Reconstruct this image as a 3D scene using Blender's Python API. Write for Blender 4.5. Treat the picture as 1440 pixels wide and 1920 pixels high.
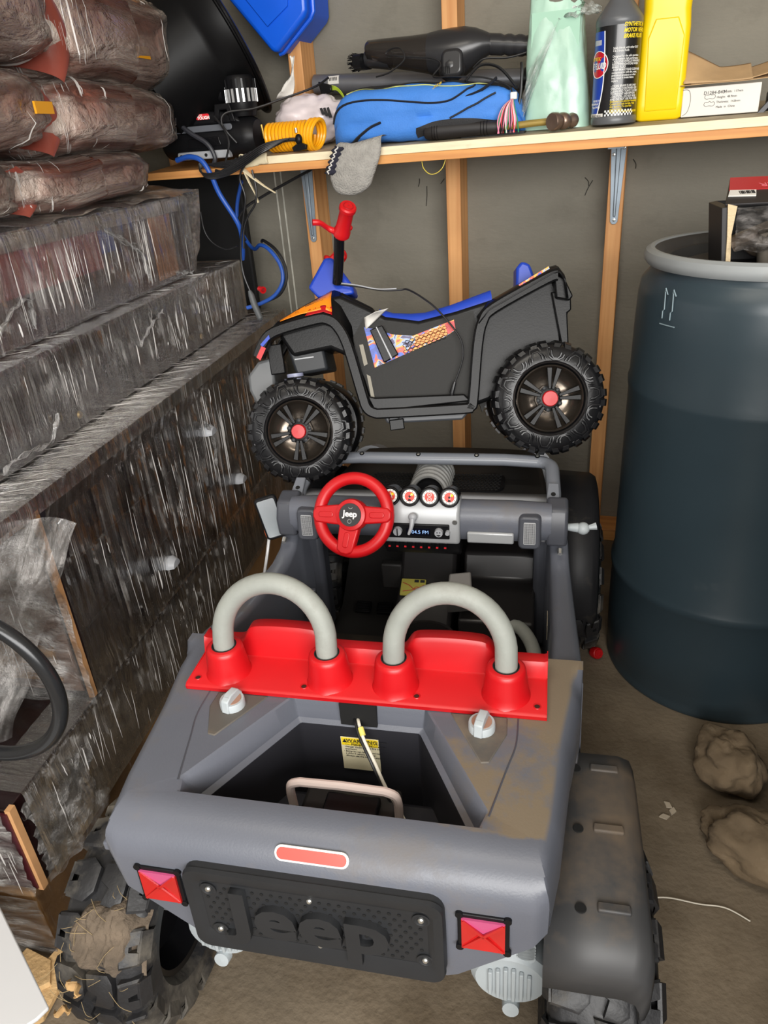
import bpy, bmesh, math, random
from mathutils import Vector, Matrix, noise
from math import sin, cos, pi, radians as RAD, sqrt, atan2
random.seed(7)
for o in list(bpy.data.objects): bpy.data.objects.remove(o)
SC = bpy.context.scene
COL = SC.collection
# ---------------------------------------------------------------- camera
cd = bpy.data.cameras.new('camera'); cam = bpy.data.objects.new('camera', cd); COL.objects.link(cam)
cd.sensor_fit = 'HORIZONTAL'; cd.sensor_width = 36.0; cd.lens = 36.0*1362.3/1440.0
cd.clip_start = 0.02
cam.matrix_world = Matrix(((0.9503, -0.0818, 0.3020, 0.468), (0.3054, 0.4580, -0.8350, -2.017), (-0.0690, 0.8850, 0.4600, 1.144), (0, 0, 0, 1)))
_q = cam.matrix_world.to_quaternion(); cam.matrix_world = Matrix.Translation((0.468, -2.017, 1.144)) @ _q.to_matrix().to_4x4()
SC.camera = cam
# ---------------------------------------------------------------- world and daylight through the open garage door
w = bpy.data.worlds.new('world'); SC.world = w; w.use_nodes = True
w.node_tree.nodes['Background'].inputs[0].default_value = (0.86, 0.93, 1.0, 1); w.node_tree.nodes['Background'].inputs[1].default_value = 0.15
def area(name, loc, target, sx, sy, power, col):
    l = bpy.data.lights.new(name, 'AREA'); l.shape = 'RECTANGLE'; l.size = sx; l.size_y = sy; l.energy = power; l.color = col
    o = bpy.data.objects.new(name, l); COL.objects.link(o); o.location = loc
    o.rotation_euler = (Vector(target)-Vector(loc)).to_track_quat('-Z', 'Y').to_euler(); return o
area('door_daylight', (1.2, -3.4, 1.52), (-0.05, -0.5, 0.65), 2.8, 1.25, 145, (1.0, 0.98, 0.95))
area('overhead_fill', (0.1, -1.9, 2.33), (0.0, -1.2, 0.0), 1.2, 0.2, 11, (1.0, 0.93, 0.82))  # added fill from above for the shelf top; no real lamp there
SC.view_settings.view_transform = 'Standard'; SC.view_settings.look = 'None'
SC.view_settings.exposure = 0.0; SC.view_settings.gamma = 1.0; SC.view_settings.use_curve_mapping = False
# ---------------------------------------------------------------- helpers
def tag(o, label=None, cat=None, group=None, kind=None):
    if label: o['label'] = label
    if cat: o['category'] = cat
    if group: o['group'] = group
    if kind: o['kind'] = kind
    return o
def empty(name, label=None, cat=None, mat=None, group=None, kind=None):
    o = bpy.data.objects.new(name, None); COL.objects.link(o); o.empty_display_size = 0.05
    if mat is not None: o.matrix_world = mat
    return tag(o, label, cat, group, kind)
def TRS(x, y, z, rz=0, rx=0, ry=0):
    return Matrix.Translation((x, y, z)) @ Matrix.Rotation(rz, 4, 'Z') @ Matrix.Rotation(ry, 4, 'Y') @ Matrix.Rotation(rx, 4, 'X')
def catmull(P, n=6, closed=False):
    P = [Vector(p) for p in P]; out = []; N = len(P)
    rng = range(N) if closed else range(N-1)
    for i in rng:
        g = lambda k: P[k % N] if closed else P[max(0, min(N-1, k))]
        a, b, c, d = g(i-1), g(i), g(i+1), g(i+2)
        for k in range(n):
            t = k/n
            out.append(0.5*((2*b)+(c-a)*t+(2*a-5*b+4*c-d)*t*t+(3*b-a-3*c+d)*t**3))
    if not closed: out.append(P[-1])
    return out
class MB:
    def __init__(s): s.v = []; s.f = []; s.uv = {}
    def add(s, V, F, M=None):
        b = len(s.v)
        for p in V:
            p = Vector(p); s.v.append(M @ p if M is not None else p)
        for f in F: s.f.append([i+b for i in f])
        return b
    def box(s, c, d, M=None, rz=0, taper=1.0):
        x, y, z = d[0]/2, d[1]/2, d[2]/2; R = Matrix.Translation(c) @ Matrix.Rotation(rz, 4, 'Z')
        if M is not None: R = M @ R
        V = [(-x, -y, -z), (x, -y, -z), (x, y, -z), (-x, y, -z), (-x*taper, -y*taper, z), (x*taper, -y*taper, z), (x*taper, y*taper, z), (-x*taper, y*taper, z)]
        s.add(V, [(3, 2, 1, 0), (4, 5, 6, 7), (0, 1, 5, 4), (1, 2, 6, 5), (2, 3, 7, 6), (3, 0, 4, 7)], R); return s
    def prism(s, poly, a, b, plane='xy', M=None, top=1.0):
        n = len(poly); cx = sum(p[0] for p in poly)/n; cy = sum(p[1] for p in poly)/n
        def mp(p, h): return {'xy': (p[0], p[1], h), 'xz': (p[0], h, p[1]), 'yz': (h, p[0], p[1])}[plane]
        V = [mp(p, a) for p in poly]+[mp((cx+(p[0]-cx)*top, cy+(p[1]-cy)*top), b) for p in poly]
        F = [list(range(n))[::-1], [n+i for i in range(n)]]+[(i, (i+1) % n, n+(i+1) % n, n+i) for i in range(n)]
        s.add(V, F, M); return s
    def lathe(s, prof, n=32, M=None, cap0=True, cap1=True, a0=0, a1=2*pi):
        full = abs(a1-a0-2*pi) < 1e-6; m = n if full else n+1; V = []; F = []
        for (r, z) in prof:
            for i in range(m):
                a = a0+(a1-a0)*i/n; V.append((r*cos(a), r*sin(a), z))
        for k in range(len(prof)-1):
            for i in range(n):
                j = (i+1) % m; F.append((k*m+i, k*m+j, (k+1)*m+j, (k+1)*m+i))
        if cap0 and prof[0][0] > 1e-6: F.append(list(range(m))[::-1])
        if cap1 and prof[-1][0] > 1e-6: F.append([(len(prof)-1)*m+i for i in range(m)])
        s.add(V, F, M); return s
    def cyl(s, p0, p1, r0, r1=None, n=20, M=None):
        p0 = Vector(p0); p1 = Vector(p1); r1 = r0 if r1 is None else r1; d = p1-p0
        R = Matrix.Translation(p0) @ d.to_track_quat('Z', 'Y').to_matrix().to_4x4()
        if M is not None: R = M @ R
        return s.lathe([(r0, 0), (r1, d.length)], n, R)
    def tube(s, P, r, n=10, closed=False, cap=True, flat=1.0):
        P = [Vector(p) for p in P]; N = len(P); V = []; F = []; up = None
        for i, p in enumerate(P):
            if closed: t = (P[(i+1) % N]-P[i-1])
            else: t = P[min(i+1, N-1)]-P[max(i-1, 0)]
            t.normalize()
            if up is None:
                up = Vector((0, 0, 1)) if abs(t.z) < 0.9 else Vector((1, 0, 0))
            a = (up - t*up.dot(t)); a.normalize(); b = t.cross(a); up = a
            rr = r[i] if isinstance(r, (list, tuple)) else r
            for k in range(n):
                an = 2*pi*k/n; V.append(p+a*(rr*flat*cos(an))+b*(rr*sin(an)))
        for i in range(N if closed else N-1):
            j = (i+1) % N
            for k in range(n): F.append((i*n+k, i*n+(k+1) % n, j*n+(k+1) % n, j*n+k))
        if cap and not closed: F.append(list(range(n))[::-1]); F.append([(N-1)*n+k for k in range(n)])
        s.add(V, F); return s
    def rings(s, R, cap0=False, cap1=False, closed=True, M=None):
        n = len(R[0]); V = [p for r in R for p in r]; F = []
        for k in range(len(R)-1):
            for i in range(n if closed else n-1): F.append((k*n+i, k*n+(i+1) % n, (k+1)*n+(i+1) % n, (k+1)*n+i))
        if cap0: F.append(list(range(n))[::-1])
        if cap1: F.append([(len(R)-1)*n+i for i in range(n)])
        s.add(V, F, M); return s
    def grid(s, nu, nv, fn, M=None):
        b = len(s.v); V = [fn(i/nu, j/nv) for j in range(nv+1) for i in range(nu+1)]
        F = [(j*(nu+1)+i, j*(nu+1)+i+1, (j+1)*(nu+1)+i+1, (j+1)*(nu+1)+i) for j in range(nv) for i in range(nu)]
        s.add(V, F, M)
        for j in range(nv+1):
            for i in range(nu+1): s.uv[b+j*(nu+1)+i] = (i/nu, j/nv)
        return s
    def ball(s, c, r, nu=20, nv=12, M=None, fn=None):
        rx, ry, rz = r if isinstance(r, (tuple, list)) else (r, r, r); V = []; F = []
        V.append(Vector(c)+Vector((0, 0, -rz)))
        for j in range(1, nv):
            th = pi*j/nv-pi/2
            for i in range(nu):
                a = 2*pi*i/nu; V.append(Vector(c)+Vector((rx*cos(th)*cos(a), ry*cos(th)*sin(a), rz*sin(th))))
        V.append(Vector(c)+Vector((0, 0, rz)))
        if fn: V = [fn(p) for p in V]
        for i in range(nu): F.append((0, 1+(i+1) % nu, 1+i))
        for j in range(nv-2):
            for i in range(nu):
                F.append((1+j*nu+i, 1+j*nu+(i+1) % nu, 1+(j+1)*nu+(i+1) % nu, 1+(j+1)*nu+i))
        l = len(V)-1
        for i in range(nu): F.append((l, l-nu+i, l-nu+(i+1) % nu))
        s.add(V, F, M); return s
    def build(s, name, mat, parent=None, bev=0, seg=2, sub=0, ang=35, flip=False, thick=0, M=None, label=None):
        me = bpy.data.meshes.new(name); me.from_pydata([tuple(p) for p in s.v], [], s.f)
        if s.uv:
            ul = me.uv_layers.new(name='UVMap')
            for lp in me.loops: ul.data[lp.index].uv = s.uv.get(lp.vertex_index, (0, 0))
        bm = bmesh.new(); bm.from_mesh(me)
        if not s.uv: bmesh.ops.recalc_face_normals(bm, faces=bm.faces)
        bm.to_mesh(me); bm.free()
        me.polygons.foreach_set('use_smooth', [True]*len(me.polygons))
        try: me.set_sharp_from_angle(angle=RAD(ang))
        except Exception: pass
        o = bpy.data.objects.new(name, me); COL.objects.link(o)
        if mat is not None: me.materials.append(mat)
        if thick:
            m = o.modifiers.new('solid', 'SOLIDIFY'); m.thickness = thick; m.offset = 0
        if sub:
            m = o.modifiers.new('sub', 'SUBSURF'); m.levels = sub; m.render_levels = sub
        if bev:
            m = o.modifiers.new('bevel', 'BEVEL'); m.width = bev; m.segments = seg; m.limit_method = 'ANGLE'; m.angle_limit = RAD(40); m.harden_normals = False
        if parent is not None: o.parent = parent
        if M is not None: o.matrix_local = M
        if label: o['label'] = label
        return o
def text(name, s, size, mat, parent=None, M=None, ext=0.0006, ax='CENTER', ay='CENTER', xs=1.0, spacing=1.0, shear=0, offset=0.0):
    c = bpy.data.curves.new(name, 'FONT'); c.body = s; c.size = size; c.extrude = ext; c.align_x = ax; c.align_y = ay
    c.space_character = spacing; c.shear = shear; c.resolution_u = 3; c.offset = offset
    t = bpy.data.objects.new(name, c); COL.objects.link(t)
    dg = bpy.context.evaluated_depsgraph_get(); me = bpy.data.meshes.new_from_object(t.evaluated_get(dg))
    COL.objects.unlink(t); bpy.data.objects.remove(t)
    if xs != 1.0:
        for v in me.vertices: v.co.x *= xs
    me.name = name; me.materials.clear(); me.materials.append(mat)
    o = bpy.data.objects.new(name, me); COL.objects.link(o)
    if parent is not None: o.parent = parent
    if M is not None: o.matrix_local = M
    return o
def clone(o, M, parent=None, label=None):
    c = o.copy(); COL.objects.link(c); c.parent = parent; c.matrix_local = M
    if label: c['label'] = label
    return c
def rrect(w, h, r, n=5, cx=0, cy=0):
    P = []
    for (sx, sy, a0) in ((1, 1, 0), (-1, 1, pi/2), (-1, -1, pi), (1, -1, 3*pi/2)):
        for k in range(n+1):
            a = a0+pi/2*k/n; P.append((cx+sx*(w/2-r)+r*cos(a), cy+sy*(h/2-r)+r*sin(a)))
    return P
def nz(x, y, z=0.0): return noise.noise(Vector((x, y, z)))
# ---------------------------------------------------------------- materials
MATS = {}
def lin(c):
    if isinstance(c, str):
        c = [int(c[i:i+2], 16)/255 for i in (0, 2, 4)]
    return tuple(x/12.92 if x <= 0.04045 else ((x+0.055)/1.055)**2.4 for x in c)+(1,)
def mat(name, col, rough=0.5, metal=0.0, var=0.0, vs=8.0, bump=0.0, bs=60.0, dirt=None, coat=0.0, alpha=1.0, stretch=None, spec=0.5, trans=0.0, emit=0.0, rvar=0.0):
    if name in MATS: return MATS[name]
    m = bpy.data.materials.new(name); m.use_nodes = True; nt = m.node_tree; N = nt.nodes; L = nt.links
    b = N['Principled BSDF']; c = lin(col); b.inputs['Base Color'].default_value = c
    b.inputs['Roughness'].default_value = rough; b.inputs['Metallic'].default_value = metal
    b.inputs['Coat Weight'].default_value = coat; b.inputs['Coat Roughness'].default_value = 0.08; b.inputs['Alpha'].default_value = alpha
    b.inputs['Specular IOR Level'].default_value = spec; b.inputs['Transmission Weight'].default_value = trans
    if emit: b.inputs['Emission Color'].default_value = c; b.inputs['Emission Strength'].default_value = emit
    tc = N.new('ShaderNodeTexCoord'); co = tc.outputs['Object']
    if stretch:
        mp = N.new('ShaderNodeMapping'); mp.inputs['Scale'].default_value = stretch; L.new(co, mp.inputs['Vector']); co = mp.outputs['Vector']
    cur = None
    if var:
        n = N.new('ShaderNodeTexNoise'); n.inputs['Scale'].default_value = vs; n.inputs['Detail'].default_value = 5; L.new(co, n.inputs['Vector'])
        r = N.new('ShaderNodeMapRange'); r.inputs[1].default_value = 0.3; r.inputs[2].default_value = 0.7; r.inputs[3].default_value = 1-var; r.inputs[4].default_value = 1+var; L.new(n.outputs[0], r.inputs[0])
        x = N.new('ShaderNodeMix'); x.data_type = 'RGBA'; x.blend_type = 'MULTIPLY'; x.inputs[0].default_value = 1; x.inputs[6].default_value = c; L.new(r.outputs[0], x.inputs[7]); cur = x.outputs[2]
    if dirt:  # (colour, amount 0..1, scale)
        n = N.new('ShaderNodeTexNoise'); n.inputs['Scale'].default_value = dirt[2]; n.inputs['Detail'].default_value = 8; n.inputs['Roughness'].default_value = 0.65; L.new(tc.outputs['Object'], n.inputs['Vector'])
        r = N.new('ShaderNodeMapRange'); lo = 0.75-0.5*dirt[1]; r.inputs[1].default_value = lo; r.inputs[2].default_value = lo+0.18; r.inputs[4].default_value = min(1, 0.35+0.6*dirt[1]); L.new(n.outputs[0], r.inputs[0])
        x = N.new('ShaderNodeMix'); x.data_type = 'RGBA'; L.new(r.outputs[0], x.inputs[0])
        if cur: L.new(cur, x.inputs[6])
        else: x.inputs[6].default_value = c
        x.inputs[7].default_value = lin(dirt[0]); cur = x.outputs[2]
        rr = N.new('ShaderNodeMapRange'); rr.inputs[3].default_value = rough; rr.inputs[4].default_value = 0.9; L.new(r.outputs[0], rr.inputs[0]); L.new(rr.outputs[0], b.inputs['Roughness'])
    if cur: L.new(cur, b.inputs['Base Color'])
    if bump:
        n = N.new('ShaderNodeTexNoise'); n.inputs['Scale'].default_value = bs; n.inputs['Detail'].default_value = 4; L.new(co, n.inputs['Vector'])
        bp = N.new('ShaderNodeBump'); bp.inputs['Strength'].default_value = bump; bp.inputs['Distance'].default_value = 0.004; L.new(n.outputs[0], bp.inputs['Height']); L.new(bp.outputs[0], b.inputs['Normal'])
    MATS[name] = m; return m
def wood(name, c1, c2, axis='z', scale=1.0, rough=0.6, dirt=None):
    m = mat(name, c1, rough, var=0.12, vs=6*scale, stretch=None, dirt=dirt); nt = m.node_tree; N = nt.nodes; L = nt.links; b = N['Principled BSDF']
    tc = N.new('ShaderNodeTexCoord'); mp = N.new('ShaderNodeMapping'); s = {'z': (60, 60, 1.6), 'x': (1.6, 60, 60), 'y': (60, 1.6, 60)}[axis]
    mp.inputs['Scale'].default_value = [k*scale for k in s]; L.new(tc.outputs['Object'], mp.inputs['Vector'])
    n = N.new('ShaderNodeTexNoise'); n.inputs['Scale'].default_value = 1.0; n.inputs['Detail'].default_value = 6; n.inputs['Distortion'].default_value = 0.6; L.new(mp.outputs[0], n.inputs['Vector'])
    r = N.new('ShaderNodeMapRange'); r.inputs[1].default_value = 0.42; r.inputs[2].default_value = 0.7; r.inputs[4].default_value = 0.8; L.new(n.outputs[0], r.inputs[0])
    x = N.new('ShaderNodeMix'); x.data_type = 'RGBA'; L.new(r.outputs[0], x.inputs[0])
    src = b.inputs['Base Color'].links[0].from_socket; L.new(src, x.inputs[6]); x.inputs[7].default_value = lin(c2); L.new(x.outputs[2], b.inputs['Base Color'])
    bp = N.new('ShaderNodeBump'); bp.inputs['Strength'].default_value = 0.25; bp.inputs['Distance'].default_value = 0.002; L.new(n.outputs[0], bp.inputs['Height']); L.new(bp.outputs[0], b.inputs['Normal'])
    return m
def wrapmat(name, sx, sy, lo=0.05, hi=0.6, bump=0.6, tint='e8e2de', rough=0.14, cut=(0.45, 0.72), clus=(0.38, 0.62, 0.25, 1.3)):
    """stretch film: mostly clear, with the glints of its folds painted in as whitish streaks"""
    if name in MATS: return MATS[name]
    m = bpy.data.materials.new(name); m.use_nodes = True; nt = m.node_tree; N = nt.nodes; L = nt.links; b = N['Principled BSDF']
    b.inputs['Base Color'].default_value = lin(tint); b.inputs['Roughness'].default_value = rough; b.inputs['Specular IOR Level'].default_value = 0.9
    tc = N.new('ShaderNodeTexCoord'); mp = N.new('ShaderNodeMapping'); mp.inputs['Scale'].default_value = (sx, sy, 1); L.new(tc.outputs['UV'], mp.inputs['Vector'])
    n0 = N.new('ShaderNodeTexNoise'); n0.inputs['Scale'].default_value = 2.3; n0.inputs['Detail'].default_value = 2; L.new(tc.outputs['UV'], n0.inputs['Vector'])
    ad = N.new('ShaderNodeVectorMath'); ad.operation = 'MULTIPLY_ADD'; ad.inputs[1].default_value = (2.2, 2.2, 0); L.new(n0.outputs[1], ad.inputs[0]); L.new(mp.outputs[0], ad.inputs[2])
    n = N.new('ShaderNodeTexNoise'); n.inputs['Scale'].default_value = 1.0; n.inputs['Detail'].default_value = 6; n.inputs['Roughness'].default_value = 0.62; L.new(ad.outputs[0], n.inputs['Vector'])
    hv = N.new('ShaderNodeVectorMath'); hv.operation = 'MULTIPLY'; hv.inputs[1].default_value = (0.5, 0.55, 1); L.new(ad.outputs[0], hv.inputs[0])
    na = N.new('ShaderNodeTexNoise'); na.inputs['Scale'].default_value = 1.0; na.inputs['Detail'].default_value = 4; na.inputs['Roughness'].default_value = 0.6; L.new(hv.outputs[0], na.inputs['Vector'])
    r = N.new('ShaderNodeMapRange'); r.inputs[1].default_value = cut[0]; r.inputs[2].default_value = cut[1]; r.inputs[3].default_value = lo; r.inputs[4].default_value = hi; L.new(na.outputs[0], r.inputs[0])
    n2 = N.new('ShaderNodeTexNoise'); n2.inputs['Scale'].default_value = 4.0; n2.inputs['Detail'].default_value = 4; L.new(tc.outputs['UV'], n2.inputs['Vector'])
    r2 = N.new('ShaderNodeMapRange'); r2.inputs[1].default_value = clus[0]; r2.inputs[2].default_value = clus[1]; r2.inputs[3].default_value = clus[2]; r2.inputs[4].default_value = clus[3]; L.new(n2.outputs[0], r2.inputs[0])
    ml = N.new('ShaderNodeMath'); ml.operation = 'MULTIPLY'; ml.use_clamp = True; L.new(r.outputs[0], ml.inputs[0]); L.new(r2.outputs[0], ml.inputs[1])
    L.new(ml.outputs[0], b.inputs['Alpha'])  # denser whitish streaks stand in for highlights along the folds
    bp = N.new('ShaderNodeBump'); bp.inputs['Strength'].default_value = bump; bp.inputs['Distance'].default_value = 0.03; L.new(n.outputs[0], bp.inputs['Height']); L.new(bp.outputs[0], b.inputs['Normal'])
    # a second, always present clear gloss so that the film glints even where it is thin
    gl = N.new('ShaderNodeBsdfGlossy'); gl.inputs['Roughness'].default_value = 0.11; L.new(bp.outputs[0], gl.inputs['Normal'])
    fr = N.new('ShaderNodeFresnel'); fr.inputs['IOR'].default_value = 1.45; L.new(bp.outputs[0], fr.inputs['Normal'])
    mx = N.new('ShaderNodeMixShader'); L.new(fr.outputs[0], mx.inputs[0]); L.new(b.outputs[0], mx.inputs[1]); L.new(gl.outputs[0], mx.inputs[2])
    L.new(mx.outputs[0], N['Material Output'].inputs['Surface'])
    MATS[name] = m; return m
M_CONC = mat('concrete', '776a58', 0.85, var=0.25, vs=5, bump=0.5, bs=90, dirt=('4a3b27', 0.55, 3.0))
M_SHEATH = mat('sheathing_board', '7b776c', 0.9, var=0.10, vs=3, bump=0.5, bs=45, stretch=(1, 1, 2.2), dirt=('6a665c', 0.4, 9))
M_STUD = wood('stud_wood', 'd9a066', 'b87840', 'z')
M_JOIST = wood('joist_wood', 'd79a58', 'b87440', 'x')
M_CREAM = mat('cream_painted_wood', 'e6d9b8', 0.7, var=0.08, vs=14, stretch=(1, 6, 6), bump=0.2, bs=40, dirt=('a89a80', 0.3, 7))
def topdust(m, colour, lo=0.6, amt=0.9):
    nt = m.node_tree; N = nt.nodes; L = nt.links; b = N['Principled BSDF']; g = N.new('ShaderNodeNewGeometry'); s2 = N.new('ShaderNodeSeparateXYZ'); L.new(g.outputs['Normal'], s2.inputs[0])
    up = N.new('ShaderNodeMapRange'); up.inputs[1].default_value = lo; up.inputs[2].default_value = 0.95; up.inputs[4].default_value = amt; L.new(s2.outputs[2], up.inputs[0])
    tc = N.new('ShaderNodeTexCoord'); n = N.new('ShaderNodeTexNoise'); n.inputs['Scale'].default_value = 14; n.inputs['Detail'].default_value = 7; L.new(tc.outputs['Object'], n.inputs['Vector'])
    r = N.new('ShaderNodeMapRange'); r.inputs[1].default_value = 0.3; r.inputs[2].default_value = 0.6; r.inputs[3].default_value = 0.55; L.new(n.outputs[0], r.inputs[0])
    mu = N.new('ShaderNodeMath'); mu.operation = 'MULTIPLY'; L.new(up.outputs[0], mu.inputs[0]); L.new(r.outputs[0], mu.inputs[1])
    x = N.new('ShaderNodeMix'); x.data_type = 'RGBA'; L.new(mu.outputs[0], x.inputs[0]); L.new(b.inputs['Base Color'].links[0].from_socket, x.inputs[6]); x.inputs[7].default_value = lin(colour); L.new(x.outputs[2], b.inputs['Base Color'])
topdust(M_CREAM, '8c7d66')
M_STEEL = mat('galvanised_steel', '8e99a3', 0.5, 0.6, var=0.08, vs=30)
M_SCREW = mat('screw_metal', 'd6d6d2', 0.28, 0.9)
M_BLACK = mat('black_plastic', '131315', 0.38, var=0.15, vs=12, spec=0.2)
M_BLACKD = mat('dusty_black_plastic', '1e1e20', 0.45, spec=0.22, var=0.1, vs=12, dirt=('5a5348', 0.3, 10))
M_BLACKG = mat('gloss_black_plastic', '111113', 0.2, spec=0.25)
M_RED = mat('red_plastic', 'bd1017', 0.38, var=0.06, vs=9)
M_JGREY = mat('grey_jeep_plastic', '5d6069', 0.38, var=0.08, vs=5, bump=0.06, bs=400, dirt=('6d6253', 0.38, 5.5))
def dusted(name, base, u0, u1):
    m = base.copy(); m.name = name; nt = m.node_tree; N = nt.nodes; L = nt.links; b = N['Principled BSDF']; tc = N.new('ShaderNodeTexCoord'); sp = N.new('ShaderNodeSeparateXYZ'); L.new(tc.outputs['Object'], sp.inputs[0])
    r = N.new('ShaderNodeMapRange'); r.inputs[1].default_value = u0; r.inputs[2].default_value = u1; r.inputs[3].default_value = -0.22; r.inputs[4].default_value = 0.16; L.new(sp.outputs[0], r.inputs[0])
    n = N.new('ShaderNodeTexNoise'); n.inputs['Scale'].default_value = 9; n.inputs['Detail'].default_value = 9; n.inputs['Roughness'].default_value = 0.68; L.new(tc.outputs['Object'], n.inputs['Vector'])
    a = N.new('ShaderNodeMath'); L.new(r.outputs[0], a.inputs[0]); L.new(n.outputs[0], a.inputs[1])
    y = N.new('ShaderNodeMapRange'); y.inputs[1].default_value = -0.545; y.inputs[2].default_value = -0.525; y.inputs[3].default_value = -0.5; y.inputs[4].default_value = 0.0; L.new(sp.outputs[1], y.inputs[0])
    a2 = N.new('ShaderNodeMath'); L.new(a.outputs[0], a2.inputs[0]); L.new(y.outputs[0], a2.inputs[1])
    f = N.new('ShaderNodeMapRange'); f.inputs[1].default_value = 0.50; f.inputs[2].default_value = 0.62; f.inputs[4].default_value = 0.85; L.new(a2.outputs[0], f.inputs[0])
    g = N.new('ShaderNodeNewGeometry'); s2 = N.new('ShaderNodeSeparateXYZ'); L.new(g.outputs['Normal'], s2.inputs[0])
    up = N.new('ShaderNodeMapRange'); up.inputs[1].default_value = 0.75; up.inputs[2].default_value = 0.95; L.new(s2.outputs[2], up.inputs[0])
    mu = N.new('ShaderNodeMath'); mu.operation = 'MULTIPLY'; L.new(f.outputs[0], mu.inputs[0]); L.new(up.outputs[0], mu.inputs[1])
    x = N.new('ShaderNodeMix'); x.data_type = 'RGBA'; L.new(mu.outputs[0], x.inputs[0]); L.new(b.inputs['Base Color'].links[0].from_socket, x.inputs[6]); x.inputs[7].default_value = lin('75664f'); L.new(x.outputs[2], b.inputs['Base Color'])
    rr = N.new('ShaderNodeMix'); L.new(mu.outputs[0], rr.inputs[0]); L.new(b.inputs['Roughness'].links[0].from_socket, rr.inputs[2]); rr.inputs[3].default_value = 0.9; L.new(rr.outputs[0], b.inputs['Roughness'])
    MATS[name] = m; return m
M_JDECK = dusted('dusty_deck_plastic', M_JGREY, -0.06, 0.24)
M_JDARK = mat('dark_grey_jeep_plastic', '46484f', 0.4, var=0.08, vs=5, dirt=('5f5648', 0.25, 7))
M_SILVER = mat('silver_plastic', '9a9ca0', 0.4, var=0.06, vs=10)
M_HOOP = mat('weathered_grey_plastic', '8d908a', 0.6, var=0.12, vs=14, bump=0.12, bs=120, dirt=('73706a', 0.35, 14))
M_TYRE = mat('tyre_plastic', '222224', 0.5, var=0.15, vs=10, bump=0.25, bs=90, dirt=('756e62', 0.52, 8))
M_TYREC = mat('clean_tyre_plastic', '151517', 0.3, spec=0.4, var=0.1, vs=10, bump=0.15, bs=70)
M_PALE = mat('pale_grey_plastic', 'a9b0b3', 0.5, var=0.06, vs=12)
M_WHITE = mat('white_plastic', 'e6e4de', 0.45)
M_BLUE = mat('blue_plastic', '1b3fae', 0.4, var=0.08, vs=10)
M_DARKIN = mat('dark_interior_plastic', '1c1a19', 0.6, var=0.2, vs=8, dirt=('40372d', 0.3, 8))
M_LENS = mat('red_lens', 'b01a1a', 0.15, var=0.1, vs=25, coat=0.8)
M_PINKW = mat('pinkish_white_plastic', 'd6c4bd', 0.5)
M_CABLEW = mat('white_cable', 'd9d2c2', 0.5)
M_CABLEK = mat('black_cable', '18181a', 0.4)
M_CABLEB = mat('blue_cable', '1f4fa8', 0.45)
M_YEL = mat('yellow_plastic', 'ecc908', 0.35, var=0.04, vs=6)
M_PAPER = mat('white_paper', 'd9d6cf', 0.7, var=0.04, vs=12)
M_INK = mat('black_ink', '1c1c1e', 0.7)
M_INKW = mat('white_ink', 'f2f2ee', 0.6)
M_INKY = mat('yellow_ink', 'f0d222', 0.6)
M_INKR = mat('red_ink', 'd2202a', 0.5)
M_CARD = mat('cardboard', 'b98f5f', 0.85, var=0.1, vs=18, bump=0.2, bs=60)
# ================================================================ the room
def struct(o): o['kind'] = 'structure'; return o
fl = struct(MB().grid(40, 40, lambda a, b: (-1.5+4.6*a, -4.4+4.6*b, 0.0015*nz(a*18, b*18))).build('floor', M_CONC))
wb = struct(MB().box((0.8, 0.10, 1.2), (4.6, 0.02, 2.42)).build('wall_back', M_SHEATH))
_st = MB().box((0, 0, 0), (0.038, 0.088, 2.34))
s0 = _st.build('stud', M_STUD, wb, bev=0.0015, M=TRS(-0.4064, 0.045, 1.21))
for k in (-3, -2, 0, 1, 2, 3, 4): clone(s0, TRS(0.4064*k, 0.045, 1.21), wb)
MB().box((0.35, 0.045, 0.02), (3.6, 0.088, 0.038)).build('bottom_plate', M_JOIST, wb, bev=0.0015)
M_CHALK = mat('chalk_line', 'b9b7ac', 0.9, var=0.2, vs=40)
for x in (-0.548, -0.528):
    MB().box((x, 0.0895, 0.88), (0.0045, 0.001, 0.46)).build('chalk_mark', M_CHALK, wb)
M_SCUFF = mat('dark_scuff', '3a3732', 0.9)
for (x, z, L, a) in ((-0.098, 0.985, 0.05, 0.08), (0.327, 0.985, 0.035, 0.5), (0.335, 1.0, 0.02, -0.5), (0.447, 1.035, 0.022, -0.35), (-0.055, 1.02, 0.012, 0.9), (-0.118, 1.02, 0.02, 0.2)):
    MB().tube(catmull([(x, 0.0892, z-L/2), (x+0.3*L*a+0.002, 0.0892, z), (x+L*a, 0.0892, z+L/2)], 4), 0.0012, 5).build('scuff_mark', M_SCUFF, wb)
struct(MB().box((-1.51, -2.1, 1.2), (0.02, 4.6, 2.42)).build('wall_left', mat('painted_wall', '8c877c', 0.9)))
struct(MB().box((3.11, -2.1, 1.2), (0.02, 4.6, 2.42)).build('wall_right', MATS['painted_wall']))
struct(MB().box((0.8, -2.1, 2.42), (4.64, 4.6, 0.02)).build('ceiling', mat('ceiling_board', 'b8b2a6', 0.9)))
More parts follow.
